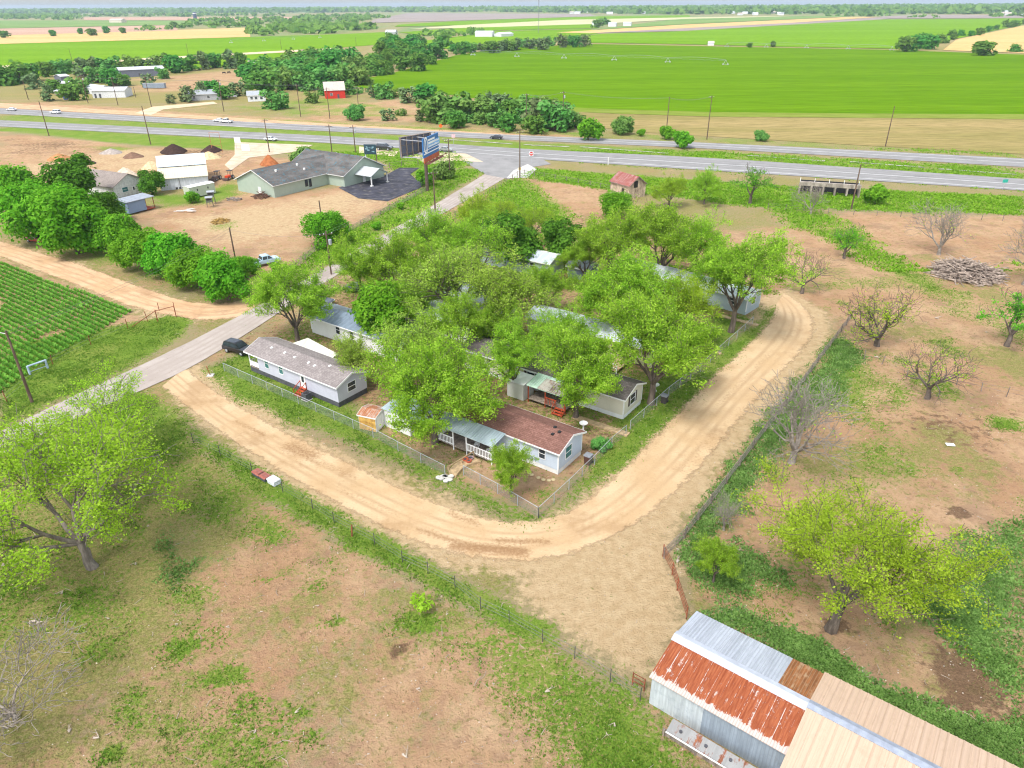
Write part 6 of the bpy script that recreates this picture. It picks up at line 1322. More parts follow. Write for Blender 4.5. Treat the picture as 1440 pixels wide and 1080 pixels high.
for rr, rr2 in ((1.25, 1.7),):
    N = 24; vs = []; fs = []
    for i in range(N): a = 6.283 * i / N; vs += [wp(1.75 + rr * .8 * math.cos(a), HB0 + 2.75 + rr * 1.2 * math.sin(a), .013), wp(1.75 + rr2 * .8 * math.cos(a), HB0 + 2.75 + rr2 * 1.2 * math.sin(a), .013)]
    fs = [(2 * i, 2 * i + 1, (2 * i + 3) % (2 * N), (2 * i + 2) % (2 * N)) for i in range(N)]; q.add(vs, fs)
wbox(q, 1.55, 1.95, .006, .014, HB0 + 1.4, HB0 + 4.0); q.build('ring_emblem', WHITE, fr_)
q = MB()
rn = random.Random(2)
for row_, (zz, hh) in enumerate(((HB0 + 2.0, .45), (HB0 + 2.7, .5))):
    u = 3.5
    while u < 11: w_ = rn.uniform(.25, .6); wbox(q, u, u + w_, .013, .02, zz, zz + hh * rn.uniform(.6, 1)); u += w_ + .18
q.build('blurred_lettering', WHITE, fr_)
q = MB(); wbox(q, 0, FLn, -.1, .1, HB0 - 1.2, HB0 - .02); q.build('lower_skirt', ORNG, bb)
q = MB(); wbox(q, -.3, FLn + .3, .25, 1.3, HB0 - 1.35, HB0 - 1.25)
for k in range(5): u = .6 + k * 2.6; q.bar(wp(u, HB0 - 1.3, 0), wp(u, HB0 - .7, 1.7), .1, .1); wbox(q, u - .2, u + .2, 1.55, 1.85, HB0 - .8, HB0 - .5)
q.build('catwalk', mat('catwalk_rust', (.16, .06, .04), .8), bb)
# left face, seen from its ribbed back
AB = R(50); BO = Vector((-5.6, -3.6, 0)); bx2, by2 = math.cos(AB), math.sin(AB)
def wb_(u, z, o): return (BO.x + bx2 * u + by2 * o, BO.y + by2 * u - bx2 * o, z)
def bbox_(m, u0, u1, o0, o1, z0, z1):
    v = [wb_(u, z, o) for z in (z0, z1) for u, o in ((u0, o0), (u1, o0), (u1, o1), (u0, o1))]; m.add(v, [(0, 3, 2, 1), (4, 5, 6, 7), (0, 1, 5, 4), (1, 2, 6, 5), (2, 3, 7, 6), (3, 0, 4, 7)])
q = MB(); bbox_(q, 0, FLn, -.25, 0, HB0, HB1); q.build('back_panel', mat('back_steel', (.17, .18, .22), .6, .2), bb)
q = MB()
for k in range(7): bbox_(q, k * 1.95, k * 1.95 + .15, .003, .35, HB0 - .3, HB1)
for z in (HB0 + .6, HB0 + 2.6, HB1 - .5): bbox_(q, 0, FLn, .1, .25, z, z + .12)
bbox_(q, 0, FLn, -.3, .3, HB1, HB1 + .15)
q.build('back_rib', WOODG, bb)
q = MB()
for u in (.3, 5.5, 10.5): q.bar(wb_(u, HB1 - .4, .2), wp(u * .8 + .4, HB1 - .6, -.3), .16, .16); q.bar(wb_(u, HB0, .2), wp(u * .8 + .4, HB0, -.3), .2, .2)
q.bar((0, 0, HB0), wp(6, HB0 + .1, -.2), .4, .4); q.bar((0, 0, HB0), wb_(6, HB0 + .1, .2), .4, .4); q.build('brace', mat('brace_steel', (.36, .36, .38), .6), bb)
sg = G(524, 240); so = thing('roadside_sign', 'dark green roadside sign with pale figures on two posts beside the highway', 'sign', (sg.x, sg.y, 0), -.1); SW2, SZ = 9., 5.6; z_t = top_height((524, 240), 203)
q = MB(); q.box(-1.9, 1.6, -.1, .1, z_t - 2.7, z_t); q.build('panel', mat('sign_dark_teal', (.03, .065, .08), .5), so)
q = MB(); rn = random.Random(4)
for _ in range(9): x = rn.uniform(-1.7, .7); z = z_t - rn.uniform(.7, 2.3); q.box(x, x + rn.uniform(.3, .8), -.13, -.104, z, z + rn.uniform(.1, .3))
q.build('pale_graphic', mat('sign_pale', (.25, .42, .46), .5), so)
for x, m in ((-1.7, WHITE), (1.4, POLEW)): q = MB(); q.tube((x, .25, 0), (x, .25, z_t - .3), .14); q.build('post', m, so)
cs = thing('construction_sign', 'orange warning sign on the verge of the far highway', 'sign', G(620, 184), 0); q = MB(); q.add([(-.8, 0, 1.8), (0, 0, 1.0), (.8, 0, 1.8), (0, 0, 2.6), (-.8, .05, 1.8), (0, .05, 1.0), (.8, .05, 1.8), (0, .05, 2.6)], [(0, 1, 2, 3), (7, 6, 5, 4), (0, 4, 5, 1), (1, 5, 6, 2), (2, 6, 7, 3), (3, 7, 4, 0)]); q.build('panel', mat('safety_orange', (.75, .13, .02), .5), cs)
q = MB(); q.bar((-.6, .1, 0), (0, .08, 1.2), .08, .08); q.bar((.6, .1, 0), (0, .08, 1.2), .08, .08); q.build('stand', DARKM, cs)
dn = thing('do_not_enter_sign', 'round red no entry sign with a white bar at the highway junction', 'sign', G(747, 230), .1); q = MB(); q.tube((0, .05, 0), (0, .05, 3.4), .05); q.build('post', GALV, dn); q = MB(); q.box(-.62, .62, -.01, .02, 2.2, 3.45); pn = q.build('panel', WHITE, dn); q = MB(); q.tube((0, -.03, 2.83), (0, -.014, 2.83), .56, n=24); q.build('red_disc', RED, pn); q = MB(); q.box(-.4, .4, -.045, -.032, 2.73, 2.93); q.build('white_bar', WHITE, pn)
so2 = thing('road_sign', 'white-faced road sign seen in the median right of the billboard', 'sign', G(638, 203), .1); q = MB(); q.tube((0, .05, 0), (0, .05, 3.2), .05); q.build('post', GALV, so2); q = MB(); q.box(-.6, .6, -.01, .02, 2.2, 3.3); q.build('panel', mat('pinkish_sign', (.7, .45, .45), .5), so2)
gs = thing('road_sign', 'small teal green road sign on the near highway verge at the right', 'sign', G(1410, 267), .1); q = MB(); q.tube((0, .05, 0), (0, .05, 2.6), .05); q.build('post', GALV, gs); q = MB(); q.box(-.7, .7, -.01, .02, 1.8, 2.6); q.build('panel', mat('sign_teal', (.03, .36, .28), .5), gs)
mp = thing('marker_post', 'slim white delineator post beside the near highway', 'marker post', G(855, 232), 0); q = MB(); q.box(-.1, .1, -.04, .04, 0, 2.2); q.build('post', OFFW, mp)
ye = thing('warning_marker', 'yellow marker low on the pole by the concrete apron', 'marker', G(731, 245), 0); q = MB(); q.box(-.35, .35, -.22, -.16, 1.2, 1.9); q.build('panel', YEL, ye); q = MB(); q.box(-.05, .05, -.16, -.06, 0, 1.9); q.build('post', GALV, ye)
# ------------------------------------------------------------------ utility poles and wires
TOPS = []
def upole(label, base, ty, arm=1, tx=None, transformer=False, lamp=False, mat_=None, lean=None):
    g = G(*base); h = top_height(base, ty, 2, 18); o = thing('utility_pole', label, 'utility pole', (g.x, g.y, -.1), 0.5, 'utility poles')
    q = MB(); q.tube((0, 0, 0), (0, 0, h + .1), .19 if h > 8 else .14, .12, 9); q.build('pole', mat_ or POLEW, o)
    if arm:
        q = MB(); q.bar((-1.15, .16, h - .55), (1.15, .16, h - .55), .11, .13); ca = q.build('crossarm', POLEW, o)
        q = MB()
        for x in (-1.05, -.4, 1.05): q.lathe([(.06, h - .48), (.09, h - .4), (.05, h - .28)], 8, (x, .16))
        q.build('insulator', mat('porcelain', (.55, .55, .52), .3), ca)
    if transformer: q = MB(); q.lathe([(.27, h - 2.4), (.3, h - 2.3), (.3, h - 1.5), (.22, h - 1.4)], 12, (.5, 0)); q.build('transformer', GALV, o)
    if lamp: q = MB(); q.bar((0, 0, h - .3), (-.9, .3, h), .06, .06); q.lathe([(.12, h - .15), (.2, h - .05), (.08, h + .08)], 10, (-.95, .3)); q.build('lamp', OFFW, o)
    return Vector((g.x, g.y, h - .35))
PT = {}
for key, base, ty, arm, tr, lb in [
    ('a', (45, 565), 465, 0, 2, 'brown pole with a lamp at its top beside the corn field'), ('b', (69, 191), 142, 0, 0, 'pole on the near highway verge, leftmost'), ('c', (212, 203), 149, 0, 0, 'pole on the near highway verge behind the white barn\'s yard'),
    ('d', (40, 140), 112, 0, 0, 'pole beyond the far highway, leftmost in the farmstead'), ('e', (124, 145), 105, 1, 1, 'pole before the long low white shed, its left end'), ('f', (166, 148), 108, 1, 0, 'pole before the long low white shed, its right end'), ('g', (213, 150), 107, 1, 0, 'pole by the farm drive beyond the far highway'),
    ('h', (315, 157), 111, 1, 1, 'pole beyond the far highway before the grey house'), ('i', (423, 164), 118, 1, 0, 'pole between the round light green tree and the red barn'), ('j', (464, 167), 123, 1, 0, 'pole in front of the red barn'),
    ('k', (379, 214), 167, 1, 0, 'pole behind the rust-red soil mound'), ('l', (467, 215), 175, 1, 0, 'pole behind the left part of the sage green building\'s roof'), ('m', (506, 169), 122, 1, 0, 'pole beside the round bush right of the red barn'), ('n', (500, 214), 176, 1, 1, 'pole behind the right part of the sage green building\'s roof'),
    ('o', (612, 296), 240, 1, 0, 'black pole beside the county road by the asphalt lot'), ('p', (633, 252), 195, 1, 0, 'slim pole behind the bush at the billboard'), ('q', (731, 250), 183, 1, 0, 'tall pole at the concrete apron of the junction'), ('r', (740, 183), 131, 1, 0, 'pole in the creek trees, left of the two'), ('s', (791, 185), 128, 1, 1, 'pole in the creek trees, right of the two'),
    ('t', (936, 196), 136, 0, 0, 'tall pole beside the wide low bush on the far highway shoulder'), ('u', (994, 196), 134, 1, 0, 'tall pole with guy wires at the edge of the stubble'), ('v', (1245, 206), 149, 0, 0, 'lone leaning pole in the stubble on the right'), ('w', (1197, 294), 231, 0, 0, 'pole at the pasture fence in front of the culvert'),
    ('x', (466, 386), 325, 1, 1, 'black pole with a transformer beside the county road and the pecans'), ('y', (333, 374), 320, 0, 0, 'bare pole rising from the right end of the hedge'), ('z', (455, 330), 282, 0, 0, 'pole behind the dense round tree on the gravel yard')]:
    PT[key] = upole(lb, base, ty, arm, None, tr == 1, tr == 2)
for key, base, ty, lb in [('A', (265, 78), 60, 'thin pole in the far left green field'), ('B', (101, 84), 68, 'thin pole in the far left green field, left one'), ('C', (396, 70), 55, 'thin pole by the far green field track'), ('D', (309, 86), 78, 'short pole at the end of the field track'), ('E', (501, 65), 52, 'thin pole in the far green field left of the clump'), ('F', (191, 137), 122, 'leaning post in the farmstead yard')]:
    upole(lb, base, ty, 0)
WIRE = mat('wire', (.16, .16, .17), .6, .3, .1)
def wire(a, b, label, n=1, sag=.9, off=0.9):
    q = MB(); A, B = PT[a], PT[b]; d = (B - A); s = Vector((-d.y, d.x, 0)).normalized()
    for k in range(n):
        o_ = s * ((k - (n - 1) / 2) * off); p = None
        for i in range(15):
            t = i / 14; c = A + d * t + o_ - Vector((0, 0, sag * 4 * t * (1 - t)));
            if p is not None: q.tube(p, c, .014, n=4, cap=False)
            p = c
    o = q.build('power_line', WIRE); tag(o, label, 'power line', 'power lines')
wire('a', 'y', 'pair of power lines sagging over the dirt lane to the hedge pole', 2); wire('x', 'o', 'power lines along the county road between the two black poles', 2); wire('y', 'x', 'power line from the hedge pole to the transformer pole', 1)
wire('o', 'p', 'power line from the black pole to the slim pole at the billboard', 1); wire('h', 'i', 'power lines beyond the far highway left of the red barn', 3); wire('i', 'j', 'power lines in front of the red barn', 3); wire('j', 'm', 'power lines right of the red barn', 3); wire('r', 's', 'power lines in the creek trees', 3); wire('s', 't', 'power lines over the far highway shoulder', 3); wire('t', 'u', 'power lines over the stubble edge', 3)
wire('k', 'l', 'power lines behind the sage green building, left span', 3); wire('l', 'n', 'power lines behind the sage green building, right span', 3); wire('e', 'f', 'power lines before the long white shed', 3); wire('f', 'g', 'power lines right of the long white shed', 3); wire('g', 'h', 'power lines before the grey house', 3)
# ------------------------------------------------------------------ fences
def mesh_mat():
    t = NT('chain_link'); tr = t.n('ShaderNodeBsdfTransparent'); d = t.n('ShaderNodeBsdfPrincipled'); d.inputs['Base Color'].default_value = (.36, .38, .39, 1); d.inputs['Metallic'].default_value = .3; d.inputs['Roughness'].default_value = .5
    p = t.pos((1, 1, 1), False); n = t.noise(p, 6, 3); m = t.n('ShaderNodeMixShader'); t.l(t.ramp(n, .3, .7, .14, .30), m.inputs[0]); t.l(tr.outputs[0], m.inputs[1]); t.l(d.outputs[0], m.inputs[2]); t.l(m.outputs[0], t.out.inputs[0]); return t.m
LINK = mesh_mat()
def fence(name, label, pts, h, step, pm, post_r, rails=(), wires=(), rail_m=None, meshm=None, world=False, jitter=0., post_shape='round', rail_r=.03, hj=0., group=None, cat='fence'):
    P = [Vector((*p, 0)) if world else G(*p) for p in pts]; o0 = P[0]; o = thing(name, label, cat, (o0.x, o0.y, -.1), 0, group); rn = random.Random(int(o0.x * 10))
    posts = []
    for i in range(len(P) - 1):
        d = P[i + 1] - P[i]; n = max(1, round(d.length / step))
        for k in range(n if i < len(P) - 2 else n + 1):
            posts.append(P[i] + d * (k / n) - o0)
    for p in posts:
        q = MB(); j = Vector((rn.gauss(0, jitter), rn.gauss(0, jitter), 0)); hh = h + rn.gauss(0, hj)
        if post_shape == 'round': q.tube((p.x, p.y, 0), (p.x + j.x, p.y + j.y, hh + .1), post_r, n=7)
        else: q.box(p.x - post_r, p.x + post_r, p.y - post_r, p.y + post_r, 0, hh + .1)
        q.build('post', pm, o)
    if rails:
        q = MB()
        for a, b in zip(posts[:-1], posts[1:]):
            for z in rails: q.tube((a.x, a.y, z + .1 + rn.gauss(0, jitter * .5)), (b.x, b.y, z + .1 + rn.gauss(0, jitter * .5)), rail_r, n=6)
        q.build('rail', rail_m or pm, o)
    if wires:
        q = MB()
        for a, b in zip(posts[:-1], posts[1:]):
            for z in wires: q.tube((a.x, a.y, z + .1), (b.x, b.y, z + .1), .012, n=3, cap=False)
        q.build('wire', WIRE, o)
    if meshm:
        q = MB()
        for a, b in zip(posts[:-1], posts[1:]): q.add([(a.x, a.y, .14), (b.x, b.y, .14), (b.x, b.y, h + .08), (a.x, a.y, h + .08)], [(0, 1, 2, 3)])
        q.build('mesh', meshm, o)
    return o
def chain(label, pts): return fence('chain_link_fence', label, pts, 1.2, 3., GALV, .04, (1.18,), (), GALV, LINK, rail_r=.028, group='chain link fences of the trailer park')
chain('chain link fence running along the lawn of the light grey home', [(316, 522), (420, 568), (525, 615), (560, 634), (626, 668)])
chain('chain link fence before the small leafy pecan, from the plank walk to the corner post', [(652, 668), (700, 694), (757, 728)])
chain('chain link fence beside the dirt loop from the corner post past the bins', [(757, 728), (800, 688), (836, 653), (860, 628), (880, 611)])
chain('chain link fence along the east side of the park behind the broad pecan', [(886, 604), (940, 556), (985, 522), (1012, 497), (1058, 456)])
fence('wooden_fence', 'weathered grey wire and rail fence between the dirt loop and the right pasture', [(934, 785), (962, 757), (1000, 708), (1040, 655), (1076, 607), (1110, 565), (1150, 510), (1197, 448)], 1.25, 3.3, WOODG, .08, (.3, .7, 1.1), (.5, .9), WOODG, mat('wire_haze', (.3, .27, .24), .9) and LINK, jitter=.06, rail_r=.035)
fence('pipe_fence', 'rusty red pipe fence between the pale yard and the barn', [(932, 782), (945, 808), (952, 830), (965, 870)], 1.3, 2.2, RUSTM, .05, (.35, .65, .95, 1.25), (), RUSTM, rail_r=.03)
TP = mat('t_post', (.09, .085, .07), .8, .1, .3)
fence('wire_fence', 'thin wire fence on metal t-posts along the foreground meadow', [(272, 622), (310, 640), (355, 665), (398, 692), (440, 716), (470, 735), (527, 765), (566, 790), (602, 806), (640, 826), (676, 856), (716, 875), (763, 902), (808, 926), (858, 958), (900, 985)], 1.25, 6., TP, .03, (), (.35, .7, 1.1), jitter=.05, post_shape='square')
ro = thing('marker_post', 'rusty orange post leaning in the meadow fence line', 'post', G(495, 754), 0); q = MB(); q.tube((0, 0, 0), (.1, .05, 1.25), .07); q.build('post', RUSTM, ro)
fence('wire_fence', 'wooden post and wire fence between the right pasture and the highway ditch', [(1080, 292), (1130, 297), (1200, 302), (1300, 306), (1380, 309), (1440, 312), (1560, 318)], 1.2, 5., WOODG, .07, (), (.3, .7, 1.1), jitter=.05, hj=.1)
fence('wire_fence', 'broken post fence line crossing the right pasture', [(1215, 505), (1240, 512), (1275, 530), (1345, 541), (1380, 550), (1415, 558), (1480, 572)], 1.3, 5.5, WOODG, .06, (), (.6, 1.1), jitter=.12, hj=.2)
fence('wire_fence', 'wire fence along the county road beside the gravel yard', [(400, 388), (430, 365), (455, 345), (478, 330), (492, 326), (522, 309), (560, 289), (585, 276), (600, 268)], 1.2, 4., WOODG, .07, (.2, 1.1), (.5, .8), WOODG, LINK, jitter=.04)
fence('wire_fence', 'wire fence behind the asphalt lot facing the highway', [(548, 236), (565, 233), (588, 232)], 1.5, 6, WOODG, .1, (1.4,), (.5, 1.), WOODG)
fence('wire_fence', 'wooden fence of the far pasture beside the county road', [(640, 305), (680, 278), (705, 262), (728, 247), (738, 245), (765, 249), (830, 261), (858, 267)], 1.25, 4., WOODG, .08, (1.1,), (.4, .8), WOODG, jitter=.04)
fence('wire_fence', 'bent pipe and wire fence at the corner of the corn field', [(10, 565), (74, 512), (128, 485), (180, 462), (208, 452), (224, 437), (246, 437)], 1.4, 7., RUSTM, .05, (), (.5, 1.), jitter=.08, hj=.2)
cg = thing('corner_brace', 'rusty pipe corner brace at the end of the corn field fence', 'fence brace', G(222, 450), 0); q = MB(); a, b = G(222, 452), G(248, 446); a -= G(222, 450); b -= G(222, 450)
for p in (a, b): q.tube((p.x, p.y, 0), (p.x, p.y, 1.9), .07)
q.tube((a.x, a.y, 1.7), (b.x, b.y, 1.8), .05); q.tube((a.x - 3, a.y - 2, 0), (a.x, a.y, 1.7), .05); q.build('pipe', RUSTM, cg)
hf = thing('standpipe', 'pale blue pipe standpipe frame beside the brown lamp pole', 'pipe frame', G(55, 522), .95); q = MB()
for x in (-1.1, 1.1): q.tube((x, 0, 0), (x, 0, 1.2), .14, n=12)
q.tube((-1.1, 0, 1.15), (1.1, 0, 1.15), .12, n=12); q.tube((-1.1, 0, .35), (1.1, 0, .35), .05); q.build('pipes', mat('pale_blue_pipe', (.38, .48, .56), .5), hf)
# ------------------------------------------------------------------ small things of the park and pasture
def bin_(label, base, col, h=1.05):
    g = G(*base); o = thing('trash_bin', label, 'trash bin', g, ANG); q = MB(); q.add([(-.28, -.3, 0), (.28, -.3, 0), (.28, .3, 0), (-.28, .3, 0), (-.36, -.38, h), (.36, -.38, h), (.36, .38, h), (-.36, .38, h)], [(0, 3, 2, 1), (4, 5, 6, 7), (0, 1, 5, 4), (1, 2, 6, 5), (2, 3, 7, 6), (3, 0, 4, 7)]); q.build('body', mat('bin_%.2f' % col[0], col, .6), o)
    q = MB(); q.prism_x([(-.42, h), (.42, h), (.36, h + .1), (-.36, h + .1)], -.4, .4); q.build('lid', mat('bin_lid', (.22, .23, .25), .4), o)
    for x in (-.3, .3): q = MB(); q.tube((x - .04, .36, .13), (x + .04, .36, .13), .13, n=10); q.build('wheel', BLACK, o)
bin_('brown lidded trash bin at the end wall of the red-brown roofed home', (827, 652), (.10, .05, .04)); bin_('dark trash bin standing at the fence beside the cream home', (934, 566), (.07, .06, .055), .95); bin_('black wheeled trash bin behind the dark blue roofed home', (519, 445), (.04, .025, .022))
def bird_bath(label, base, h, m):
    o = thing('bird_bath', label, 'bird bath', G(*base), 0); q = MB(); q.lathe([(.22, 0), (.2, .1), (.1, .2), (.09, h - .25), (.16, h - .15)], 14); q.build('pedestal', m, o); q = MB(); q.lathe([(.15, h - .15), (.46, h - .02), (.48, h + .06), (.4, h + .04), (.1, h - .06)], 18); q.build('basin', m, o)
bird_bath('white bird bath on the lawn behind the red-brown roofed home', (820, 607), 1.1, WHITE); bird_bath('pale stone bird bath beside the cream home near the fence', (921, 550), .9, OFFW)
pot = [(655, 650, (.55, .13, .05)), (662, 648, (.40, .28, .30)), (659, 652, (.50, .10, .05))]
for k, (px, py, c) in enumerate(pot):
    o = thing('flower_pot', ['orange clay pot at the foot of the plank walk, left one', 'mauve pot at the foot of the plank walk, rear one', 'deep orange clay pot at the foot of the plank walk, front one'][k], 'flower pot', G(px, py), 0, 'pots by the plank walk'); q = MB(); q.lathe([(.18, 0), (.3, .38), (.33, .38), (.33, .46), (.26, .46), (.2, .3)], 12); q.build('pot', mat('pot%d' % k, c, .8), o); q = MB(); q.lathe([(.25, .38), (.02, .40)], 10); q.build('soil', DKGREY, o)
def plank(label, a, b, w, m, z=.12, curve=0.):
    A, B = G(*a), G(*b); o = thing('walkway', label, 'walkway', A, 0); d = B - A; s = Vector((-d.y, d.x, 0)).normalized(); q = MB(); n = max(4, int(d.length / .5)); pr = None
    for i in range(n):
        t0, t1 = i / n, (i + .94) / n; c0 = d * t0 + s * curve * math.sin(3.14 * t0); c1 = d * t1 + s * curve * math.sin(3.14 * t1); q.slab([tuple(c0 - s * w / 2 + Vector((0, 0, z))), tuple(c1 - s * w / 2 + Vector((0, 0, z))), tuple(c1 + s * w / 2 + Vector((0, 0, z))), tuple(c0 + s * w / 2 + Vector((0, 0, z)))], z + .05)
    q.build('boards', m, o); return o
wk = plank('curving plank walk from the gate to the white railed porch', (636, 668), (672, 648), 1.15, RAW, .25, .5)
a, b = G(636, 668), G(672, 648); d = b - a; s = Vector((-d.y, d.x, 0)).normalized(); q = MB()
q.bar(tuple(s * .6 + Vector((0, 0, .75))), tuple(d + s * .6 + Vector((0, 0, .9))), .07, .1)
for t_ in (0, .5, 1): p = d * t_ + s * .6; q.box(p.x - .05, p.x + .05, p.y - .05, p.y + .05, .2, .85)
q.build('handrail', RAW, wk)
plank('plank path across the lawn before the cream home to the fence gate', (806, 586), (884, 612), .9, RAW, .12)
plank('narrow plank path from the long white roofed home to the fence', (1012, 444), (1066, 458), .8, RAW, .12); plank('narrow plank path through the fence below the long white roofed home', (985, 488), (1014, 498), .7, RAW, .1)
q = MB(); rn = random.Random(6)
pv = thing('stone_step', 'rough flat stones laid at the gate of the red-brown roofed home', 'stepping stones', G(629, 674), 0)
for k in range(9): x, y = rn.uniform(-.9, .7), rn.uniform(-.7, .7); q.lathe([(.28, 0), (.3, .12), (.22, .16)], 7, (x, y))
q.build('stones', CONC, pv)
for k, (px, py) in enumerate(((778, 675), (772, 676), (764, 675), (757, 672), (748, 668), (744, 665))):
    p = G(px, py); q = MB(); q.lathe([(.2, 0), (.22, .07), (.15, .1)], 8); o = q.build('edging_stone', mat('yellow_stone', (.52, .42, .24), .9), None, False, p); tag(o, 'pale edging stone beside the wall of the red-brown roofed home', 'stone', 'edging stones by the home')
def box_thing(name, label, cat, base, rz, L, W_, h, m, lid=None):
    o = thing(name, label, cat, G(*base), rz); q = MB(); q.box(-L / 2, L / 2, -W_ / 2, W_ / 2, 0, h); q.build('body', m, o); q = MB(); q.prism_x([(-W_ / 2 - .04, h), (W_ / 2 + .04, h), (W_ / 2 - .05, h + .1), (-W_ / 2 + .05, h + .1)], -L / 2 - .04, L / 2 + .04); q.build('lid', lid or m, o); return o
REDL = mat('faded_red_lid', (.36, .12, .09), .7, 0, .2, 3, .2, .1)
box_thing('utility_box', 'low box with a faded red lid at the meadow fence, left of two', 'utility box', (364, 668), ANG - .05, 1.1, .8, .35, DKGREY, REDL); box_thing('utility_box', 'low box with a faded red lid at the meadow fence, beside the white one', 'utility box', (373, 673), ANG - .05, 1.1, .8, .35, DKGREY, REDL)
box_thing('utility_box', 'white low box at the meadow fence', 'utility box', (386, 679), ANG - .05, 1.15, .85, .42, mat('white_box', (.66, .68, .70), .5)); 
o = thing('plastic_sheet', 'small white panel lying on the bare soil of the right pasture', 'panel', G(1336, 626), -.15); q = MB(); q.box(-.42, .42, -.25, .25, .05, .12); q.build('panel', WHITE, o)
o = thing('pipe_stub', 'short rusty pipe stub leaning on its slab by the driveway of the light grey home', 'pipe stub', G(296, 528), 0); q = MB(); q.tube((0, 0, 0), (-.5, .5, 1.1), .05); q.build('pipe', RUSTM, o); q = MB(); q.box(-.4, .4, -.4, .4, 0, .08); q.build('slab', CONC, o)
tk = thing('blue_bin', 'blue water barrel beside the flat open shed', 'barrel', G(93, 140), 0); q = MB(); q.lathe([(1., 0), (1.1, .5), (1.1, 1.9), (.9, 2.2)], 14); q.build('body', mat('blue_plastic', (.07, .12, .36), .5), tk)
for k, (px, py) in enumerate(((211, 124), (225, 124))): c = thing('stock_tank', ['blue grey metal bin in the far farmyard, left of the pair', 'light grey metal bin in the far farmyard, right of the pair'][k], 'bin', G(px, py), .1); q = MB(); q.box(-3.2, 3.2, -1.6, 1.6, .2, 2.6); q.build('body', mat('bin_metal', (.24, .29, .34), .5), c); q = MB(); q.box(-3.3, 3.3, -1.7, 1.7, 2.6, 2.75); q.build('lid', GALV, c)
for k, (px, py) in enumerate(((315, 104), (322, 103.5), (335, 102.5))):
    # grazing cows: body, legs, neck and head in one mesh
    q = MB(); q.tube((-1, 0, 1.), (1, 0, 1.05), .42, .4, 10); q.tube((.9, 0, 1.1), (1.5, 0, .6), .24, .18, 8); q.tube((1.4, 0, .65), (1.75, 0, .3), .17, .11, 8)
    for x in (-.8, .8):
        for y in (-.22, .22): q.tube((x, y, .9), (x, y, 0), .13, .07, 6)
    o = q.build('cow', mat('cow_hide', (.05, .035, .03), .9), None, True, G(px, py)); o.rotation_euler.z = .8 * k; tag(o, 'dark cow grazing in the bare paddock before the left tree row', 'cow', 'cows in the paddock')
# centre pivots
def pivot(label, pts, towers, end):
    o = thing('irrigation_pivot', label, 'irrigation pivot', G(*pts[0]), 0); P = [G(*p) for p in pts]; q = MB(); o0 = P[0]
    D = resample([(p.x, p.y) for p in P], towers + 1); pr = None
    for i, p in enumerate(D):
        p = Vector((p[0] - o0.x, p[1] - o0.y, 0))
        if pr is not None:
            m_ = (pr + p) / 2
            for k in range(8):
                t0, t1 = k / 8, (k + 1) / 8; z0, z1 = 3.6 + 1.2 * math.sin(math.pi * t0), 3.6 + 1.2 * math.sin(math.pi * t1); q.tube(pr + (p - pr) * t0 + Vector((0, 0, z0)), pr + (p - pr) * t1 + Vector((0, 0, z1)), .11, n=5); q.tube(pr + (p - pr) * t0 + Vector((0, 0, 2.9)), pr + (p - pr) * t1 + Vector((0, 0, 2.9 + .4)), .06, n=4)
        t_ = MB(); t_.tube(p + Vector((-1.8, 0, .6)), p + Vector((0, 0, 3.6)), .12, n=5); t_.tube(p + Vector((1.8, 0, .6)), p + Vector((0, 0, 3.6)), .12, n=5); t_.tube(p + Vector((-2, 0, .6)), p + Vector((2, 0, .6)), .14, n=5)
        for x in (-1.8, 1.8): t_.tube(p + Vector((x, -.2, .6)), p + Vector((x, .2, .6)), .6, n=10)
        t_.build('tower', GALV, o); pr = p
    q.build('span_pipe', mat('pivot_pipe', (.22, .26, .25), .6), o)
pivot('centre pivot irrigation arm crossing the big green field', [(665, 78), (795, 82.5), (947, 88), (1020, 91.5)], 5, 1); pivot('centre pivot irrigation arm in the far right green field', [(1022, 66), (1137, 67.5), (1254, 71)], 4, 1); pivot('centre pivot irrigation arm in the far left bright field', [(325, 60.5), (392, 57), (450, 53.5)], 3, 1)
# ------------------------------------------------------------------ fallen branches
rn = random.Random(77); sticks = []
for k in range(4):
    q = MB(); p = Vector((-.9, 0, .06)); a = 0.
    for i in range(6): m3_ = p if i == 3 else (m3_ if i > 3 else p); a += rn.gauss(0, .3); n_ = p + Vector((math.cos(a) * .32, math.sin(a) * .32, rn.gauss(0, .02))); q.tube(p, n_, .045 * (1 - i * .13), .045 * (1 - (i + 1) * .13), 5); 
    for i in range(0): pass
    q.add([], [])
    p2 = m3_; e2 = p2 + Vector((.5, rn.choice((-.4, .4)), .12)); q.tube(p2 - Vector((.02, 0, 0)), e2, .03, .014, 5); q.tube(p2 + (e2 - p2) * .55, p2 + (e2 - p2) * .55 + Vector((.35, .05, .1)), .016, .008, 5)
    me = bpy.data.meshes.new('fallen_branch'); me.from_pydata(q.v, [], q.f); me.materials.append(mat('bleached_branch', (.42, .35, .28), .95, 0, .3, 3)); sticks.append(me)
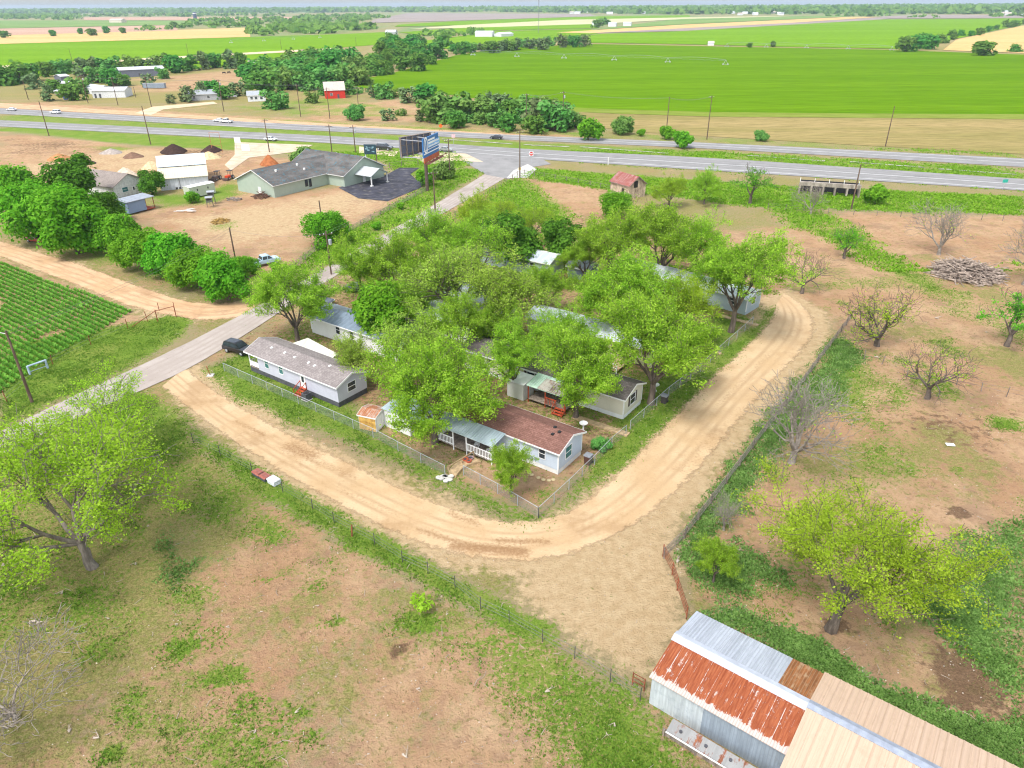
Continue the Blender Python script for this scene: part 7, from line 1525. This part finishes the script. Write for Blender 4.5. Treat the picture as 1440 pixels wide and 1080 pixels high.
for k, (px, py, s, wh) in enumerate([(80, 843, 1., 0), (60, 880, 1.4, 0), (38, 878, 1.2, 0), (110, 1015, .9, 0), (120, 1035, 1.1, 0), (185, 800, .8, 0), (205, 745, .7, 0), (150, 865, .6, 0), (255, 880, .6, 0), (330, 880, .7, 0), (360, 860, .6, 0), (430, 1000, .8, 0), (560, 1050, 1.1, 0), (600, 970, .8, 0), (635, 860, .6, 0), (785, 975, 1., 0), (700, 965, .5, 0), (860, 1030, .8, 0), (480, 950, .5, 0), (440, 850, .6, 0), (350, 1040, .8, 0), (20, 790, 1.2, 0),
    (985, 890, .8, 1), (965, 785, 1.2, 1), (960, 778, .8, 1), (1245, 505, 1.5, 1), (1330, 450, 1.6, 1), (1390, 470, .9, 1), (1180, 620, .8, 1), (1045, 770, 1., 1), (1200, 480, .7, 1), (1060, 695, .9, 1), (1250, 760, .6, 1), (1360, 830, .7, 1), (1185, 640, .6, 1), (1300, 540, .8, 1), (1395, 850, .6, 1), (1100, 740, .7, 1)]):
    o = link('fallen_branch', sticks[k % 4], None, G(px, py)); o.scale = (s, s, s); o.rotation_euler.z = rn.uniform(0, 6.28)
    tag(o, ['bleached fallen branch lying on the foreground meadow', 'bleached fallen branch lying in the right pasture'][wh], 'fallen branch', ['fallen branches on the foreground meadow', 'fallen branches in the right pasture'][wh])
# ------------------------------------------------------------------ ground cover that nobody could count
def tufts(name, label, N, box, weight, hgt, m, blades=3, seed=1, spread=.12, aspect=.35, zoff=0.):
    rg = np.random.default_rng(seed); x0, x1, y0, y1 = box; PX = []; tot = 0
    while tot < N:
        x = rg.uniform(x0, x1, N * 2); y = y0 + (y1 - y0) * rg.uniform(0, 1, N * 2) ** 1.5; k = rg.uniform(0, 1, N * 2) < weight(x, y); PX.append(np.c_[x[k], y[k]]); tot += k.sum()
        if not k.any() or len(PX) > 60: break
    P = np.concatenate(PX)[:N]; P = np.repeat(P, blades, 0); M = len(P); P = P + rg.normal(0, spread, P.shape)
    z = -.06 + .0 * P[:, 0]; h = hgt * rg.uniform(.5, 1.4, M); a = rg.uniform(0, 6.28, M); ln = rg.uniform(.2, .9, M) * h
    u = np.c_[np.cos(a), np.sin(a)] * (h * aspect)[:, None]; w = np.c_[-np.sin(a), np.cos(a)] * ln[:, None]
    V = np.stack([np.c_[P - u, z], np.c_[P + u, z], np.c_[P + w + u * .5, z + h], np.c_[P + w - u * .5, z + h]], 1).reshape(-1, 3)
    me = np_mesh(name, V, np.arange(4 * M).reshape(M, 4), m); at = me.attributes.new('tone', 'FLOAT', 'FACE'); at.data.foreach_set('value', rg.uniform(0, 1, M).astype(np.float32))
    return tag(link(name, me), label, name, None, 'stuff')
L_GRASS = leaf_mat('grass_blade', (.10, .20, .02), (.22, .34, .05), .35); L_WEED = leaf_mat('weed_leaf', (.13, .26, .05), (.30, .46, .13), .42); L_DRY = leaf_mat('dry_blade', (.22, .19, .08), (.40, .34, .17), .25)
tufts('grass', 'short green grass in patches over the meadow, lawns and verges', 46000, (-70, 75, 26, 120), lambda x, y: np.clip(att_at(x, y, 'g') * 1.15 - .2, 0, 1) ** 1.3 * (.25 + 1.5 * np.clip(vnoise(x, y, 2.2, 31, 3) - .3, 0, .5)), .11, L_GRASS, 3, 5, .18, .5)
tufts('weeds', 'low dark green broadleaf weeds in the pasture', 26000, (-40, 75, 26, 110), lambda x, y: np.clip(att_at(x, y, 'w') * 1.25 - .3, 0, 1) * (.2 + 1.6 * np.clip(vnoise(x, y, 2.2, 37, 3) - .3, 0, .5)), .13, L_WEED, 4, 6, .2, .6)
tufts('dry_grass', 'thin straw coloured grass on the dry ground', 24000, (-60, 70, 26, 110), lambda x, y: np.clip(att_at(x, y, 'o') * .8 - .2, 0, 1) * (att_at(x, y, 'p') < .3), .11, L_DRY, 2, 7, .2, .22)
HWN = gp([(-260, 166), (0, 178), (500, 203), (640, 213), (690, 247), (716, 253), (760, 232), (800, 228), (1000, 240), (1440, 268), (1700, 288), (1700, 271), (1440, 252), (1000, 222), (720, 209), (500, 193), (0, 169), (-260, 158)]); HWF = gp([(-260, 148), (0, 160), (300, 177), (720, 197), (1000, 209), (1440, 235), (1700, 252), (1700, 238), (1440, 223), (1000, 201), (720, 190), (300, 169), (0, 152), (-260, 142)])
CRD = cl + cr[::-1]; LOTP = gp([(476, 264), (497, 257), (535, 250), (562, 236), (590, 236), (585, 252), (600, 253), (592, 264), (545, 283), (504, 279)])
def off_road(x, y):
    m = np.ones(x.shape, bool)
    for q in (HWN, HWF, CRD, LOTP): m &= poly_sd(x, y, q) < -.4
    return m
tufts('verge_grass', 'bright roadside grass along the highway and its ditch', 26000, (-60, 160, 120, 240), lambda x, y: np.clip(att_at(x, y, 'g') * 1.25 - .3, 0, 1) * (.3 + 1.4 * np.clip(vnoise(x, y, 5, 41, 3) - .3, 0, .5)) * off_road(x, y), .24, leaf_mat('verge_blade', (.14, .30, .015), (.34, .52, .05), .4), 3, 15, .35, .6)
cobox = gp([(-60, 352), (0, 368), (189, 437), (150, 462), (70, 505), (0, 556), (-80, 590)])
ro_ = (G(170, 470) - G(0, 395)); ra = math.atan2(ro_.y, ro_.x); rg = np.random.default_rng(9)
cx = np.mean([p[0] for p in cobox]); cy = np.mean([p[1] for p in cobox])
uu, vv = np.meshgrid(np.arange(-60, 60, .30), np.arange(-60, 60, .92)); ux = uu.ravel() + rg.normal(0, .06, uu.size); vy = vv.ravel() + rg.normal(0, .05, uu.size)
px_ = cx + ux * math.cos(ra) - vy * math.sin(ra); py_ = cy + ux * math.sin(ra) + vy * math.cos(ra); ok = (poly_sd(px_, py_, cobox) > .3) & (vnoise(px_, py_, 5, 4, 3) > .24)
P = np.repeat(np.c_[px_, py_][ok], 6, 0); M = len(P); a = rg.uniform(0, 6.28, M); h = rg.uniform(.3, .6, M); ln = rg.uniform(.22, .46, M)
dr = np.c_[np.cos(a), np.sin(a)]; sd_ = np.c_[-np.sin(a), np.cos(a)] * .075
z0 = -.06 + 0 * h; V = np.stack([np.c_[P - sd_ * .5, z0], np.c_[P + sd_ * .5, z0], np.c_[P + dr * (ln * .8)[:, None] + sd_, z0 + h], np.c_[P + dr * (ln * 1.1)[:, None] - sd_, z0 + h * .8]], 1).reshape(-1, 3)
me = np_mesh('corn_crop', V, np.arange(4 * M).reshape(M, 4), leaf_mat('corn_leaf', (.12, .29, .03), (.28, .52, .08), .42)); at = me.attributes.new('tone', 'FLOAT', 'FACE'); at.data.foreach_set('value', rg.uniform(0, 1, M).astype(np.float32))
tag(link('corn_crop', me), 'young corn crop planted in rows on the left', 'crop', None, 'stuff')
# pebbles, clods and chips on bare soil
rg = np.random.default_rng(21); N = 5200; x = rg.uniform(-45, 60, N * 3); y = 26 + 75 * rg.uniform(0, 1, N * 3) ** 1.5; k = rg.uniform(0, 1, N * 3) < .7 * att_at(x, y, 'd') + .3 * att_at(x, y, 'p'); C = np.c_[x[k], y[k]][:N]; M = len(C)
s = rg.uniform(.03, .085, M); T = np.array([[1, 0, 0], [-.5, .87, 0], [-.5, -.87, 0], [0, 0, 1.1]]); V = (T[None] * s[:, None, None] + np.c_[C, np.full(M, -.05)][:, None, :]).reshape(-1, 3)
F = (np.arange(M) * 4)[:, None, None] + np.array([[0, 1, 3], [1, 2, 3], [2, 0, 3]])[None]; me = np_mesh('gravel', V, F.reshape(-1, 3), mat('pale_stone', (.50, .42, .34), .95, 0, .4, .8)); tag(link('gravel', me), 'loose pale stones and chips scattered over the bare ground', 'gravel', None, 'stuff')
rg = np.random.default_rng(31); N = 750; x = rg.uniform(-50, 62, N); y = 26 + 75 * rg.uniform(0, 1, N) ** 1.5; k = (att_at(x, y, 'p') < .4) & (att_at(x, y, 'k') < .9); x, y = x[k], y[k]; M = len(x); a = rg.uniform(0, 6.28, M); ln = rg.uniform(.12, .5, M); d = np.c_[np.cos(a), np.sin(a)] * ln[:, None]; s = np.c_[-np.sin(a), np.cos(a)] * .022; C = np.c_[x, y]; b = s * rg.uniform(-6, 6, (M, 1))
V = np.stack([np.c_[C - d - s, np.full(M, 0.)], np.c_[C - d + s, np.full(M, .01)], np.c_[C + s + b, np.full(M, .05)], np.c_[C - s + b, np.full(M, .04)], np.c_[C + d + s * .3, np.full(M, .03)], np.c_[C + d - s * .3, np.full(M, .03)]], 1).reshape(-1, 3)
F = (np.arange(M) * 6)[:, None, None] + np.array([[0, 3, 2, 1], [3, 5, 4, 2]])[None]; tag(link('twigs', np_mesh('twigs', V, F.reshape(-1, 4), mat('dry_twig', (.36, .29, .22)))), 'small dry twigs littering the pasture and meadow', 'twigs', None, 'stuff')
# ------------------------------------------------------------------ haze
q = MB(); q.box(-15500, 15500, -400, 15500, -1.3, 68); hz = q.build('haze', bpy.data.materials.new('haze')); m = hz.data.materials[0]; m.use_nodes = True; m.node_tree.nodes.clear()
vp = m.node_tree.nodes.new('ShaderNodeVolumePrincipled'); vp.inputs['Color'].default_value = (.70, .85, 1, 1); vp.inputs['Density'].default_value = 7.5e-5; vp.inputs['Anisotropy'].default_value = .2
ou = m.node_tree.nodes.new('ShaderNodeOutputMaterial'); m.node_tree.links.new(vp.outputs[0], ou.inputs['Volume']); hz['kind'] = 'stuff'
